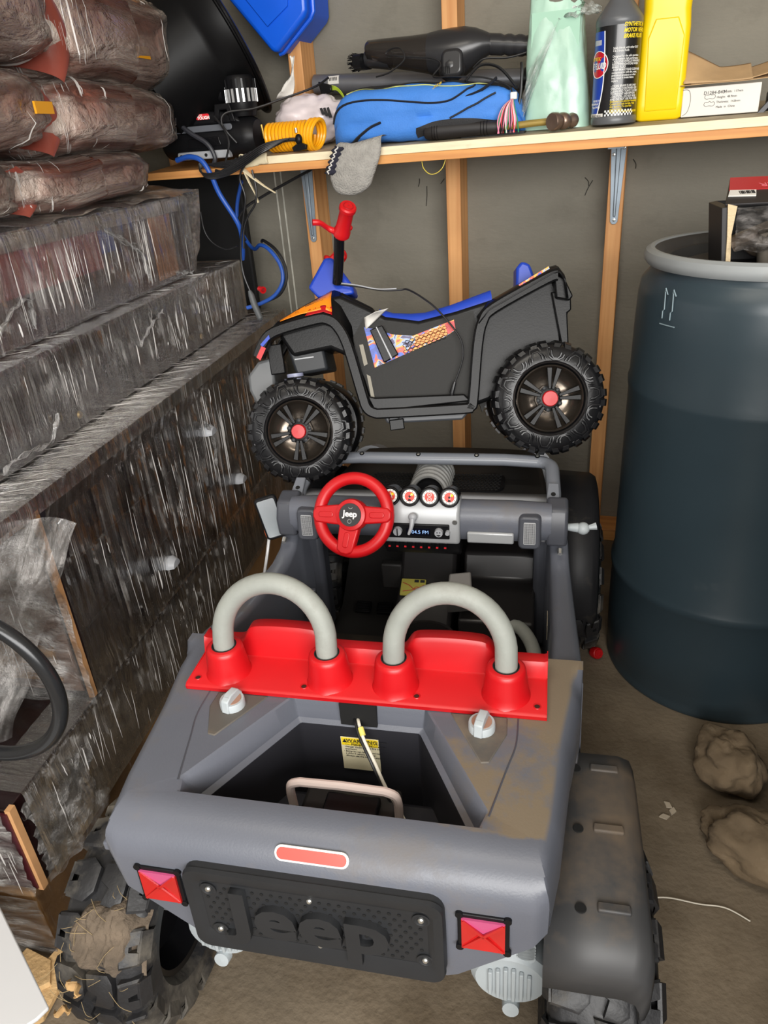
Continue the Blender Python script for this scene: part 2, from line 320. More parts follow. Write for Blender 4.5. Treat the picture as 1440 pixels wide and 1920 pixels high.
# ================================================================ blue barrel on the right
M_BAR = mat('barrel_blue_plastic', '2e3b42', 0.36, var=0.1, vs=4, bump=0.08, bs=25, dirt=('4c5150', 0.22, 6))
M_RING = mat('barrel_ring_plastic', '8d9192', 0.5, var=0.06, vs=12, dirt=('75695a', 0.25, 12))
bar = empty('plastic_barrel', 'tall dark blue plastic barrel with a grey clamp ring by the wall', 'barrel', TRS(0.709, -0.499, 0))
prof = [(0.215, 0.0), (0.232, 0.002), (0.234, 0.012), (0.231, 0.018), (0.2335, 0.03), (0.232, 0.045), (0.2355, 0.06), (0.2375, 0.15), (0.2375, 0.243), (0.2405, 0.25), (0.2415, 0.258), (0.2405, 0.266), (0.236, 0.275), (0.236, 0.45), (0.236, 0.658), (0.2385, 0.668), (0.2388, 0.676), (0.236, 0.688), (0.235, 0.78), (0.233, 0.845), (0.229, 0.868), (0.2175, 0.882), (0.214, 0.89), (0.214, 0.905), (0.205, 0.905), (0.205, 0.87)]
MB().lathe(prof, 96, cap1=False).build('barrel_body', M_BAR, bar, ang=50)
MB().lathe([(0.0, 0.888), (0.13, 0.888), (0.14, 0.893), (0.155, 0.893), (0.16, 0.886), (0.178, 0.886), (0.183, 0.905), (0.19, 0.906), (0.196, 0.915), (0.205, 0.921), (0.2125, 0.921)], 96, cap0=False, cap1=False).build('lid', mat('barrel_lid_plastic', '3a3b3c', 0.5, dirt=('6b6459', 0.4, 9)), bar)
MB().lathe([(0.212, 0.899), (0.222, 0.897), (0.2275, 0.904), (0.2285, 0.912), (0.2255, 0.92), (0.218, 0.9245), (0.211, 0.924), (0.209, 0.918)], 96, cap0=False, cap1=False).build('clamp_ring', M_RING, bar)
em = MB()
def bpt(a, z, r=0.2352):
    a = RAD(a); return (r*cos(a), r*sin(a), z)
for a in (-143.8, -139.0):
    em.tube([bpt(a, 0.822), bpt(a, 0.835), bpt(a+0.9, 0.838), bpt(a+0.6, 0.868)], 0.0011, 6); em.tube([bpt(a+2.2, 0.864), bpt(a+0.6, 0.874), bpt(a+0.4, 0.868)], 0.0011, 6)
em.tube([bpt(a, 0.812) for a in (-145, -142, -139, -136)], 0.0011, 6)
em.build('upright_arrow_emboss', mat('embossed_highlight', '7f9198', 0.5), bar, label='embossed pair of upright arrows over a bar')
# caliper box on the lid
M_BOXK = mat('printed_black_card', '1d1b1d', 0.5); M_BOXR = mat('printed_red_card', 'b01622', 0.4, coat=0.3)
cb = empty('caliper_box', 'torn open red and black cardboard box holding metal brake parts on the barrel lid', 'box', TRS(0.608, -0.60, 0.893, RAD(8)))
W, D, H = 0.2, 0.10, 0.105
MB().prism([(0, 0), (0.008, 0), (0.001, H), (-0.012, H-0.002)], 0, D, 'xz').build('side_panel', M_BOXK, cb, bev=0.001)
MB().prism([(0.006, 0), (0.014, 0), (0.008, 0.06), (0.011, H), (-0.004, H+0.004), (0.002, 0.055)], -0.004, 0.001, 'xz').build('torn_edge', mat('raw_corrugated_card', 'c9b491', 0.9, bump=0.6, bs=200), cb)
MB().box((W/2, D-0.002, H/2), (W, 0.004, H)).build('back_panel', M_BOXK, cb)
MB().box((W/2, D/2, 0.002), (W, D, 0.004)).build('base_panel', M_BOXK, cb)
tp = MB().prism([(-0.008, 0.0), (W, -0.004), (W+0.02, D), (0.02, D+0.012)], H, H+0.004).build('top_flap', M_BOXK, cb, bev=0.001, M=Matrix.Translation((0, 0, H)) @ Matrix.Rotation(RAD(16), 4, 'X') @ Matrix.Translation((0, 0, -H)))
MB().prism([(0.008, 0.055), (W+0.01, 0.05), (W+0.02, D), (0.02, D+0.012)], H+0.0042, H+0.0055).build('red_band', M_BOXR, tp)
MB().prism([(0.002, 0.03), (0.045, 0.026), (0.05, 0.05), (0.009, 0.054)], H+0.0042, H+0.006).build('barcode_label', M_PAPER, tp)
bc = MB()
for k in range(9): bc.box((0.022+k*0.0028, 0.041, H+0.0063), (0.0012+0.0008*(k % 3), 0.013, 0.0004))
bc.build('barcode', M_INK, tp)
text('box_lettering', 'CALIPER', 0.022, mat('red_print', 'd7707a', 0.5), tp, TRS(0.10, 0.072, H+0.0058, pi), ext=0.0002)
film = MB().grid(28, 16, lambda a, b: (0.012+a*0.19, -0.002-0.018*(1-b)-0.01*nz(a*6, b*5, 3), 0.035+b*0.068+0.006*nz(a*7, b*6)))
film.build('crumpled_film', wrapmat('box_film', 14, 9, 0.05, 0.55, 0.9), cb)
M_CAST = mat('cast_iron', '8a7a6b', 0.5, 0.3, var=0.25, vs=25, bump=0.4, bs=80)
cc = empty('brake_caliper', 'brown cast metal brake caliper lying inside the torn box', 'car part', TRS(0.608, -0.60, 0.898, RAD(8)))
MB().ball((0.12, 0.05, 0.026), (0.075, 0.035, 0.024)).build('caliper_body', M_CAST, cc)
MB().tube(catmull([(0.02, 0.03, 0.035), (0.05, 0.02, 0.05), (0.10, 0.015, 0.066), (0.16, 0.02, 0.062)], 5), 0.014, 10).build('bracket_arm', M_CAST, cc)
MB().cyl((0.07, 0.012, 0.008), (0.062, 0.0, 0.042), 0.011).cyl((0.062, 0.0, 0.042), (0.059, -0.004, 0.056), 0.0075).cyl((0.0595, -0.003, 0.052), (0.0585, -0.005, 0.058), 0.0092, n=6).build('bleed_bolt', mat('dull_bolt_metal', '8e867b', 0.45, 0.7), cc)
# rocks on the floor
M_ROCK = mat('rock', '6f5f4a', 0.9, var=0.35, vs=9, bump=1.0, bs=35, dirt=('a0917a', 0.38, 16))
def rock(c, r, seed, label, rz=0):
    def fn(p):
        d = Vector(p); k = 1+0.26*nz(d.x*1.6+seed, d.y*1.6, d.z*1.6)+0.11*nz(d.x*4+seed, d.y*4, d.z*4)+0.05*nz(d.x*11+seed, d.y*11, d.z*11)+0.02*nz(d.x*26+seed, d.y*26, d.z*26)
        q = d*k; return Vector((q.x*r[0], q.y*r[1], max(-0.85, q.z)*r[2]))
    o = MB().ball((0, 0, 0), 1.0, 56, 34, fn=fn).build('rock', M_ROCK, M=TRS(c[0], c[1], r[2]*0.84, rz), ang=60)
    return tag(o, label, 'rock', 'rocks on the concrete floor')
rock((0.712, -0.882), (0.056, 0.072, 0.052), 2.3, 'rounded brown rock on the floor, nearer the blue barrel', 0.4)
rock((0.744, -1.062), (0.088, 0.062, 0.05), 7.7, 'pale speckled flat rock on the floor, farther from the blue barrel', -0.35)
dk = empty('dark_steel_cabinet', 'dark steel cabinet standing at the right edge of the photo beside the rocks', 'cabinet', TRS(0.823, -0.775, 0))
M_CAB = mat('dark_cabinet_paint', '1b1c1f', 0.5, var=0.1, vs=6)
MB().box((0.25, -0.6, 0.47), (0.5, 1.2, 0.90)).build('cabinet_body', M_CAB, dk, bev=0.004)
MB().box((0.25, -0.6, 0.01), (0.47, 1.15, 0.02)).build('plinth', M_CAB, dk)
for k in range(2):
    d = MB().box((-0.004, -0.31-0.58*k, 0.42), (0.008, 0.56, 0.84)).build('cabinet_door', M_CAB, dk, bev=0.002)
    MB().box((-0.014, -0.54-0.12*k, 0.5), (0.012, 0.012, 0.12)).build('door_handle', M_SILVER, d, bev=0.003)
# red cap, wire and chips on the floor
rc = empty('red_hub_cap', 'small red plastic hub cap fallen on the floor beside the barrel', 'cap', TRS(0.455, -0.572, 0.016, 0.5, 1.1, 0.3))
MB().lathe([(0.0135, -0.012), (0.0145, 0.004), (0.0125, 0.008)], 10).build('cap_shell', M_RED, rc, bev=0.001)
MB().lathe([(0.011, 0.0081), (0.010, 0.0105), (0.006, 0.0105), (0.006, 0.0085)], 10).build('cap_rim', M_RED, rc)
tag(MB().tube(catmull([(0.56, -1.185, 0.004), (0.60, -1.172, 0.006), (0.65, -1.168, 0.003), (0.69, -1.165, 0.004), (0.725, -1.178, 0.003)], 8), 0.0012, 6).build('thin_wire', M_CABLEW), 'thin pale wire lying loose on the concrete beside the right rear tyre', 'wire')
for k, (x, y) in enumerate(((0.60, -1.005), (0.614, -0.99), (0.607, -0.978))):
    o = MB().prism([(-0.009, -0.003), (0.004, -0.006), (0.01, 0.002), (-0.002, 0.005)], 0, 0.003).build('stone_chip', mat('stone_chip', 'b7aa96', 0.8), M=TRS(x, y, 0.0015, k*1.1)); tag(o, ('tiny pale stone chip on the floor, nearest the toy jeep', 'tiny pale stone chip on the floor, middle of the three', 'tiny pale stone chip on the floor, nearest the barrel')[k], 'stone', 'stone chips on the floor')
# ================================================================ ride-on toy jeep
JM = TRS(0.1321, -1.0, 0, RAD(6.24))
jeep = empty('toy_jeep', 'grey ride-on toy jeep with a red rear panel and two grey roll hoops', 'toy car', JM)
# --- rear body: hole, deck, rolled edge and skirt as rings round the boot
cx, cy = 0.0, -0.43
outl = [(-0.246, -0.572), (-0.232, -0.582), (0.232, -0.582), (0.246, -0.572), (0.259, -0.50), (0.272, -0.38), (0.286, -0.30), (0.288, -0.235), (-0.288, -0.235), (-0.286, -0.30), (-0.272, -0.38), (-0.259, -0.50)]
hole = [(-0.172, -0.520), (0.172, -0.520), (0.178, -0.500), (0.088, -0.349), (-0.088, -0.349), (-0.178, -0.500)]
hole2 = [(-0.163, -0.517), (0.163, -0.517), (0.167, -0.500), (0.085, -0.353), (-0.085, -0.353), (-0.167, -0.500)]
hole3 = [(-0.157, -0.516), (0.157, -0.516), (0.160, -0.502), (0.081, -0.358), (-0.081, -0.358), (-0.160, -0.502)]
def hit(poly, a):
    d = (cos(a), sin(a)); best = None; n = len(poly)
    for i in range(n):
        p, q = poly[i], poly[(i+1) % n]; ex, ey = q[0]-p[0], q[1]-p[1]; den = d[0]*ey-d[1]*ex
        if abs(den) < 1e-12: continue
        px, py = p[0]-cx, p[1]-cy; t = (px*ey-py*ex)/den; s = (px*d[1]-py*d[0])/den
        if t > 0 and -1e-9 <= s <= 1+1e-9 and (best is None or t < best): best = t
    return (cx+d[0]*best, cy+d[1]*best)
angs = sorted(set([round(2*pi*k/160-pi, 5) for k in range(160)]+[round(atan2(p[1]-cy, p[0]-cx), 5) for P in (outl, hole, hole2) for p in P]))
R = []
def ring(poly, z): R.append([Vector((*hit(poly, a), z)) for a in angs])
ring(hole3, 0.262); ring(hole3, 0.452); ring(hole2, 0.457); ring(hole2, 0.461); ring(hole, 0.4885); ring([(p[0]*1.02, cy+(p[1]-cy)*1.02) for p in hole], 0.4905)
for k in range(0, 8):
    t = k/7*pi/2; row = []
    for a in angs:
        x, y = hit(outl, a); si = 0.020*(1-sin(t)); sr = 0.052*(1-sin(t))
        yy = max(y, -0.582+sr) if y < -0.30 else y; xx = max(-abs(x)+0, -(abs(x)-si))
        xs = x*(1-si/0.265)
        dz = 0.046*(1-cos(t))*min(1, max(0.0, (-0.255-y)/0.02)) if y > -0.275 else 0.046*(1-cos(t))
        row.append(Vector((xs, yy, 0.491-dz)))
    R.append(row)
def skirt(x, y):
    if y < -0.56:
        a = abs(x)
        if a < 0.146: return 0.316
        return 0.316+(a-0.146)/0.10*0.085
    if y > -0.26: return 0.20
    return 0.40 if y < -0.30 else 0.30
low = []
for a in angs:
    x, y = hit(outl, a); low.append(Vector((x*0.998, y if y > -0.56 else y+0.004, skirt(x, y))))
R.append([p.lerp(q, 0.5) for p, q in zip(R[-1], low)]); R.append(low)
R.append([Vector((p.x*0.985, p.y+(0.008 if p.y < -0.5 else 0), p.z+0.002)) for p in low])
MB().rings(R, cap0=True).build('rear_body', M_JDECK, jeep, ang=38)
# boot liner (dark), kept just inside the opening
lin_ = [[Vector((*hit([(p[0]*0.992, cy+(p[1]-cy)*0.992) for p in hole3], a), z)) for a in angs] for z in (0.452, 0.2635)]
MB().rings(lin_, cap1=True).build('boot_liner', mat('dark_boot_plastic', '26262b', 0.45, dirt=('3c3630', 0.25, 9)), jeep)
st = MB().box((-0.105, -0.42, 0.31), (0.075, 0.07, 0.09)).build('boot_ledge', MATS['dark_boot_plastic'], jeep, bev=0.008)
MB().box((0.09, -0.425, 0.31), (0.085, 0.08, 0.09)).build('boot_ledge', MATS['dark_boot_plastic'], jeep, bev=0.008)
MB().box((0.0, -0.352, 0.4735), (0.049, 0.012, 0.036)).build('cable_slot', mat('slot_shadow', '050505', 0.9), jeep)
MB().box((0.0, -0.349, 0.4925), (0.038, 0.006, 0.004)).build('slot_lip', M_JGREY, jeep)
# flat panel seams on the deck: knob hollows and knobs
M_HOLL = mat('knob_hollow_plastic', '54504b', 0.6, dirt=('7a6b58', 0.55, 12))
for s in (-1, 1):
    h = MB().prism([(s*0.122, -0.357), (s*0.193, -0.357), (s*0.194, -0.385), (s*0.176, -0.432), (s*0.166, -0.434)], 0.4895, 0.4922, label if False else 'xy').build('knob_hollow', M_HOLL, jeep, bev=0.002)
    kb = MB(); kb.lathe([(0.0, 0.0), (0.0165, 0.0), (0.0165, 0.009), (0.0155, 0.011), (0.0, 0.011)], 24, cap0=False)
    K = kb.build('deck_knob', M_PALE, jeep, M=TRS(s*0.163, -0.379, 0.4922, RAD(-12)))
    gp = MB().prism([(-0.018, 0.0), (-0.016, 0.018), (-0.006, 0.0225), (0.010, 0.021), (0.0165, 0.012), (0.0165, 0.0)], -0.0055, 0.0055, 'yz').build('grip', M_PALE, K, bev=0.0015)
    for q in (-0.009, -0.014): MB().box((0, q, 0.0195+(q+0.009)*0.6), (0.0085, 0.0018, 0.003)).build('grip_ridge', M_SILVER, K)
    MB().lathe([(0.0125, 0.0109), (0.0125, 0.0118), (0.0, 0.0118)], 24, cap0=False).build('dusty_face', mat('reddish_dust', '9a7563', 0.8), K)
for s in (-1, 1):
    P = [(s*0.181, -0.506), (s*0.196, -0.44), (s*0.205, -0.40), (s*0.206, -0.357)]
    MB().tube(catmull([(x, y, 0.4905) for x, y in P], 6), 0.0012, 6).build('deck_seam', M_JDARK, jeep)
# --- warning sticker, battery handle, charging cable
stk = MB().box((0, 0, 0), (0.052, 0.058, 0.0006)).build('warning_sticker', mat('sticker_cream', 'd8cfae', 0.6), jeep, M=TRS(-0.001, -0.3605, 0.407, 0, RAD(90)))
MB().box((0, 0.0215, 0.0006), (0.050, 0.013, 0.0005)).build('yellow_header', M_INKY, stk)
text('warning_text', 'WARNING', 0.0088, M_INK, stk, TRS(0.003, 0.0235, 0.0012), ext=0.0001)
text('prevent_text', 'PREVENT FIRE', 0.0048, M_INK, stk, TRS(0.003, 0.0172, 0.0012), ext=0.0001)
MB().prism([(-0.0235, 0.0205), (-0.0175, 0.0205), (-0.0205, 0.026)], 0.0009, 0.0013).build('warning_triangle', M_INK, stk)
text('sticker_body_text', '- Never modify the electrical system.\n  Alterations could cause a fire.\n- Use of the wrong type battery or\n  charger could cause a fire or\n  explosion.\n- Batteries can fall out and injure\n  a child if vehicle tips over.\n  Always use the battery retainer.', 0.0041, M_INK, stk, TRS(-0.023, 0.0105, 0.0008), ext=0.0001, ax='LEFT')
bt = empty('battery', 'battery with a pinkish white carrying handle inside the boot of the toy jeep', 'battery', JM)
MB().box((0.0, -0.432, 0.33), (0.125, 0.065, 0.13)).build('battery_case', M_DARKIN, bt, bev=0.006)
MB().box((0.005, -0.445, 0.40), (0.07, 0.04, 0.012)).build('battery_cap', M_BLACK, bt, bev=0.003)
MB().tube([(-0.066, -0.452, 0.382), (-0.067, -0.453, 0.42)]+catmull([(-0.067, -0.454, 0.43), (-0.064, -0.455, 0.445), (-0.052, -0.455, 0.4505)], 4)+[(0.0, -0.455, 0.452)]+catmull([(0.054, -0.455, 0.4505), (0.066, -0.455, 0.445), (0.069, -0.454, 0.43)], 4)+[(0.068, -0.452, 0.382)], 0.0056, 10).build('carrying_handle', M_PINKW, bt)
cbl = empty('charging_cable', 'pale and black charging cable hanging from the slot into the boot of the toy jeep', 'cable', JM)
def cab(off): return catmull([(-0.004+off, -0.348, 0.462), (0.002+off, -0.364, 0.467), (0.012+off, -0.382, 0.457), (0.03+off, -0.402, 0.437), (0.045+off, -0.415, 0.41), (0.07+off, -0.432, 0.375), (0.10+off, -0.47, 0.34), (0.12+off, -0.49, 0.30)], 8)
MB().tube(cab(0.0), 0.0022, 8).build('pale_cable', M_CABLEW, cbl)
MB().tube(cab(-0.0045), 0.0021, 8).build('dark_cable', M_CABLEK, cbl)
MB().cyl((0.006, -0.371, 0.4655), (0.0105, -0.379, 0.4605), 0.0038, n=12).build('yellow_tape', mat('yellow_tape', 'e3d36a', 0.5), cbl)
# --- rear face: red reflector, tail lights, vent plate with raised letters
rf = MB().prism(rrect(0.082, 0.017, 0.008), 0, 0.0015).build('reflector_frame', M_WHITE, jeep, M=TRS(0.0, -0.5695, 0.4745, 0, RAD(58)))
MB().prism(rrect(0.077, 0.0125, 0.006), 0.0012, 0.0024).build('reflector_lens', mat('red_reflector', 'd9534a', 0.25), rf)
for s in (-1, 1):
    T = MB().prism(rrect(0.053, 0.054, 0.006), 0, 0.004).build('tail_light', M_BLACK, jeep, bev=0.001, M=TRS(s*0.181, -0.5812, 0.41, 0, RAD(88)))
    for (x, y) in ((-1, -1), (-1, 1), (1, -1), (1, 1)): MB().cyl((x*0.0245, y*0.025, 0.0), (x*0.0245, y*0.025, 0.005), 0.0042, n=12).build('housing_lug', M_BLACK, T)
    for q in range(4):   # four facets sunk to the middle
        a, b = [(-1, -1), (1, -1), (1, 1), (-1, 1)][q], [(1, -1), (1, 1), (-1, 1), (-1, -1)][q]
        MB().add([(a[0]*0.0225, a[1]*0.0225, 0.0062), (b[0]*0.0225, b[1]*0.0225, 0.0062), (0, 0, 0.0045)], [(0, 1, 2)]) if False else None
        m = MB(); m.add([(a[0]*0.0222, a[1]*0.0222, 0.0066), (b[0]*0.0222, b[1]*0.0222, 0.0066), (0, 0, 0.0048), (a[0]*0.0222, a[1]*0.0222, 0.003), (b[0]*0.0222, b[1]*0.0222, 0.003)], [(0, 1, 2), (3, 4, 1, 0)])
        m.build('lens_facet', M_LENS if q != 2 else mat('lens_reflection', 'b94d78', 0.2, coat=0.6), T)  # upper facet tinted pink to paint in a reflection
    for a in (45, 135): MB().box((0, 0, 0.0068), (0.058, 0.0030, 0.0020), rz=RAD(a)).build('lens_rib', M_LENS, T)
M_PLATE = mat('plate_plastic', '27282a', 0.42, spec=0.25, var=0.08, vs=20, dirt=('45423c', 0.12, 12))
PL = MB().prism(rrect(0.288, 0.127, 0.016), 0.0, 0.009, top=0.985).build('vent_plate_frame', M_PLATE, jeep, M=TRS(-0.002, -0.5815, 0.393, 0, RAD(88.5)))
# recessed panel: frame ring proud, panel sunk
fr_o = rrect(0.288, 0.127, 0.016, 6); fr_i = rrect(0.266, 0.105, 0.012, 6); fr_b = rrect(0.252, 0.082, 0.006, 6, 0, 0.002)
MB().rings([[Vector((x, y, 0.0085)) for x, y in fr_o], [Vector((x*0.99, y*0.985, 0.0135)) for x, y in fr_o], [Vector((x, y, 0.0135)) for x, y in fr_i], [Vector((x, y, 0.0092)) for x, y in fr_b]]).build('raised_rim', M_PLATE, PL, ang=30)
hl = MB(); row = 0; M_HOLE = mat('hole_shadow', '060606', 0.9)
for j in range(9):
    y = -0.034+j*0.0086
    for i in range(23):
        x = -0.119+i*0.0108+(0.0054 if j % 2 else 0)
        if abs(x) < 0.122 and not (abs(abs(x)-0.118) < 0.012 and abs(abs(y)-0.033) < 0.011):
            hl.lathe([(0.0021, 0.0093), (0.0021, 0.0097)], 8, Matrix.Translation((x, y, 0)))
o = hl.build('perforation_hole', M_HOLE, PL); o['kind'] = 'stuff'
text('raised_lettering', 'Jeep', 0.088, M_PLATE, PL, TRS(-0.004, -0.0235, 0.0125), ext=0.0045, ay='BOTTOM_BASELINE', xs=1.13, offset=0.0032, spacing=1.06)
for (x, y) in ((-0.116, 0.033), (0.12, 0.034), (-0.112, -0.033), (0.122, -0.031)):
    MB().lathe([(0.009, 0.0093), (0.0095, 0.0112), (0.0075, 0.0115), (0.005, 0.0098), (0.0, 0.0098)], 18, Matrix.Translation((x, y, 0)), cap0=False).build('screw_cup', M_PLATE, PL)
    MB().lathe([(0.0034, 0.0098), (0.0034, 0.0115), (0.0022, 0.0128), (0, 0.0131)], 14, Matrix.Translation((x, y, 0))).build('screw', M_SCREW, PL)
for (x, y) in ((0.0, 0.0365), (0.005, -0.036)):
    MB().lathe([(0.0032, 0.0092), (0.0032, 0.0105), (0.002, 0.0118), (0, 0.012)], 14, Matrix.Translation((x, y, 0))).build('screw', M_SCREW, PL)
for x in (-0.103, 0.105): MB().cyl((x, -0.55, 0.322), (x, -0.553, 0.303), 0.0085, 0.007, n=14).build('underside_peg', M_BLACK, jeep)
MB().box((-0.254, -0.555, 0.432), (0.014, 0.016, 0.013)).build('side_peg', M_JGREY, jeep, bev=0.002)
# --- red seat-back panel with collars, and the roll hoops
red = MB(); V0 = []
cs = [(-0.356, 0.4915), (-0.357, 0.4975), (-0.353, 0.5005), (-0.293, 0.5015)]
def bump_h(u):
    h = 0.0
    for c in (-0.1175, 0.1135):
        x = abs(u-c); h = max(h, 1.0/(1+math.exp((x-0.057)/0.0035)))
    return h
us = [-0.240+0.480*i/120 for i in range(121)]; rows = []
for u in us:
    h = bump_h(u); e = 0.024; top = 0.524+0.028*h-0.003*h*((abs(u)-0.1155)/0.05)**2
    if abs(u) > 0.236: top = 0.526
    rows.append([Vector((u, *p)) for p in cs]+[Vector((u, -0.290, 0.503)), Vector((u, -0.2875+0.0*h, top-0.006)), Vector((u, -0.284, top)), Vector((u, -0.268, top+0.001)), Vector((u, -0.262, top-0.004)), Vector((u, -0.256, 0.46))])
MB().rings(rows, closed=False).build('red_panel', M_RED, jeep, ang=50)
for u in (-0.240, 0.240):
    rd = MB(); rd.prism([(-0.356, 0.4915), (-0.357, 0.4975), (-0.353, 0.5005), (-0.290, 0.503), (-0.284, 0.526), (-0.262, 0.525), (-0.256, 0.46)], u-0.0006, u+0.0006, 'yz')
    rd.build('panel_end', M_RED, jeep)
for u in (-0.19, -0.0445, 0.0455, 0.189):
    C_ = MB().lathe([(0.0325, 0.499), (0.0300, 0.503), (0.0285, 0.512), (0.0255, 0.537), (0.0242, 0.5425), (0.0215, 0.5448), (0.0166, 0.5448), (0.0162, 0.525)], 32, Matrix.Translation((u, -0.3225, 0)), cap0=False, cap1=True).build('collar', M_RED, jeep, ang=50)
    MB().lathe([(0.0170, 0.5449), (0.0156, 0.5453), (0.0148, 0.54)], 28, Matrix.Translation((u, -0.3225, 0)), cap0=False, cap1=False).build('dark_gap', M_HOLE, C_)
for (u, v) in ((-0.228, -0.342), (-0.0755, -0.342), (0.0765, -0.342), (0.2285, -0.342)):
    s_ = MB().lathe([(0.0052, 0.5008), (0.0048, 0.5014), (0.0036, 0.5012)], 16, Matrix.Translation((u, v, 0)), cap0=False, cap1=False).build('screw_recess', M_RED, jeep)
    MB().lathe([(0.0036, 0.5009), (0.0, 0.5011)], 14, Matrix.Translation((u, v, 0)), cap0=False).build('screw', mat('rusty_screw', '4a2a22', 0.6, 0.5), s_)
for (a, b) in ((-0.19, -0.0445), (0.0455, 0.189)):
    c = (a+b)/2; r = (b-a)/2; P = [(a, -0.3225, 0.525), (a, -0.3215, 0.552)]
    for k in range(1, 24):
        t = pi*k/24; z = 0.560+0.0745*sin(t); P.append((c-r*cos(t), -0.3225+(z-0.545)*0.25, z))
    P += [(b, -0.3215, 0.552), (b, -0.3225, 0.525)]
    MB().tube(P, 0.0142, 20).build('roll_hoop', M_HOOP, jeep, ang=60)
# --- fenders and side panels
fd = empty('x') if False else None
F_ = []
for (v, zt) in ((-0.566, 0.305), (-0.560, 0.335), (-0.545, 0.356), (-0.52, 0.368), (-0.42, 0.374), (-0.32, 0.376), (-0.285, 0.370), (-0.268, 0.352), (-0.262, 0.30)):
    k = 0.012 if v in (-0.566, -0.262) else 0.004 if v in (-0.560, -0.268) else 0
    F_.append([Vector((0.243+0.0, v, zt)), Vector((0.30, v, zt)), Vector((0.338-k, v, zt)), Vector((0.352-k, v, zt-0.006)), Vector((0.358-k, v, zt-0.022)), Vector((0.36-k, v, min(zt-0.05, 0.31)))])
fdr = MB().rings(F_, closed=False).build('rear_fender', M_BLACKD, jeep, thick=0.004, ang=50)
fdr.data.materials[0] = mat('dusty_fender_plastic', '3a3a3b', 0.5, dirt=('6d5c48', 0.5, 5))
for v in (-0.51, -0.41, -0.315):
    MB().box((0.318, v, 0.372 if v < -0.5 else 0.3775), (0.036, 0.012, 0.006)).build('fender_rib', MATS['dusty_fender_plastic'], fdr, bev=0.002)
    MB().lathe([(0.0065, 0), (0.006, 0.0012), (0, 0.0012)], 14, Matrix.Translation((0.282, v-0.004, 0.3775 if v > -0.5 else 0.3715)), cap0=False).build('bolt_pocket', M_HOLE, fdr)
for s in (-1, 1):
    rows = []
    for (v, zt, wi, wo) in ((-0.262, 0.484, 0.245, 0.288), (-0.20, 0.474, 0.246, 0.288), (-0.12, 0.452, 0.248, 0.2875), (0.0, 0.432, 0.247, 0.285), (0.08, 0.424, 0.246, 0.283), (0.125, 0.434, 0.245, 0.28), (0.15, 0.462, 0.243, 0.277), (0.165, 0.47, 0.242, 0.275), (0.26, 0.462, 0.23, 0.27)):
        rows.append([Vector((s*wi, v, 0.14)), Vector((s*wi, v, zt-0.01)), Vector((s*(wi+0.004), v, zt-0.002)), Vector((s*(wi+0.012), v, zt)), Vector((s*(wo-0.010), v, zt)), Vector((s*(wo-0.003), v, zt-0.003)), Vector((s*wo, v, zt-0.010)), Vector((s*(wo+0.004), v, 0.30)), Vector((s*(wo-0.01), v, 0.14))])
    MB().rings(rows, cap0=True, cap1=True).build('side_panel', M_JGREY, jeep, ang=50)
    # hinge box at the dash end, with the bolt below
    hb = MB().prism([(0.118, 0.462), (0.114, 0.50), (0.13, 0.532), (0.165, 0.54), (0.195, 0.52), (0.195, 0.462)], s*0.236, s*0.274, 'yz').build('hinge_box', M_JDARK, jeep, bev=0.006, seg=3)
    MB().cyl((s*0.262, 0.118, 0.458), (s*0.262, 0.109, 0.453), 0.0045, n=12).build('bolt', M_SCREW, hb)
    MB().prism([(0.19, 0.18), (0.19, 0.44), (0.24, 0.44), (0.24, 0.18)], s*0.215, s*0.247, 'yz').build('door_pillar', M_JDARK, jeep, bev=0.01)
# front fender on the right and left
for s in (-1, 1):
    rows = []; AX = 0.475
    for k in range(0, 17):
        a = RAD(-25+k*14.5); r = 0.195; v = AX-r*cos(a)*(1.08 if a < pi/2 else 0.95); z = max(0.20, 0.215+r*1.12*sin(a))
        w = 0.345 if 1 < k < 15 else 0.338
        rows.append([Vector((s*0.255, v, z+0.004)), Vector((s*0.31, v, z)), Vector((s*(w-0.012), v, z-0.002)), Vector((s*w, v+0.002, z-0.012)), Vector((s*(w+0.004), v+0.01, z-0.03))])
    MB().rings(rows, closed=False).build('front_fender', M_BLACKD, jeep, thick=0.004, ang=50)
# --- floor, hood, cowl
MB().box((0, 0.0, 0.155), (0.49, 0.56, 0.03)).build('floor_pan', mat('dusty_floor_plastic', '2e2823', 0.8, dirt=('4a3e32', 0.45, 7)), jeep, bev=0.004)
MB().prism([(0.10, 0.165), (0.30, 0.175), (0.40, 0.25), (0.42, 0.46), (0.44, 0.46), (0.44, 0.14), (0.10, 0.14)], -0.22, 0.22, 'yz').build('toe_board', M_DARKIN, jeep)
for u in (-0.165, -0.115):
    p = MB().prism(rrect(0.036, 0.03, 0.003), 0, 0.006).build('pedal', M_BLACK, jeep, bev=0.001, M=TRS(u, 0.285, 0.182, 0, RAD(18)))
    for k in range(4): MB().box((0, -0.0105+k*0.007, 0.0068), (0.028, 0.003, 0.0016)).build('pedal_tread', M_BLACKD, p)
hd = MB(); rows = []
for v, z, w in ((0.205, 0.497, 0.235), (0.24, 0.49, 0.232), (0.35, 0.474, 0.225), (0.5, 0.463, 0.212), (0.6, 0.45, 0.20), (0.635, 0.425, 0.195), (0.64, 0.25, 0.195)):
    rows.append([Vector((-w-0.02, v, z-0.16)), Vector((-w-0.015, v, z-0.02)), Vector((-w, v, z-0.004)), Vector((-w*0.6, v, z)), Vector((0, v, z+0.002)), Vector((w*0.6, v, z)), Vector((w, v, z-0.004)), Vector((w+0.015, v, z-0.02)), Vector((w+0.02, v, z-0.16))])
hood = MB().rings(rows, closed=False).build('hood', M_DARKIN, jeep, ang=50)
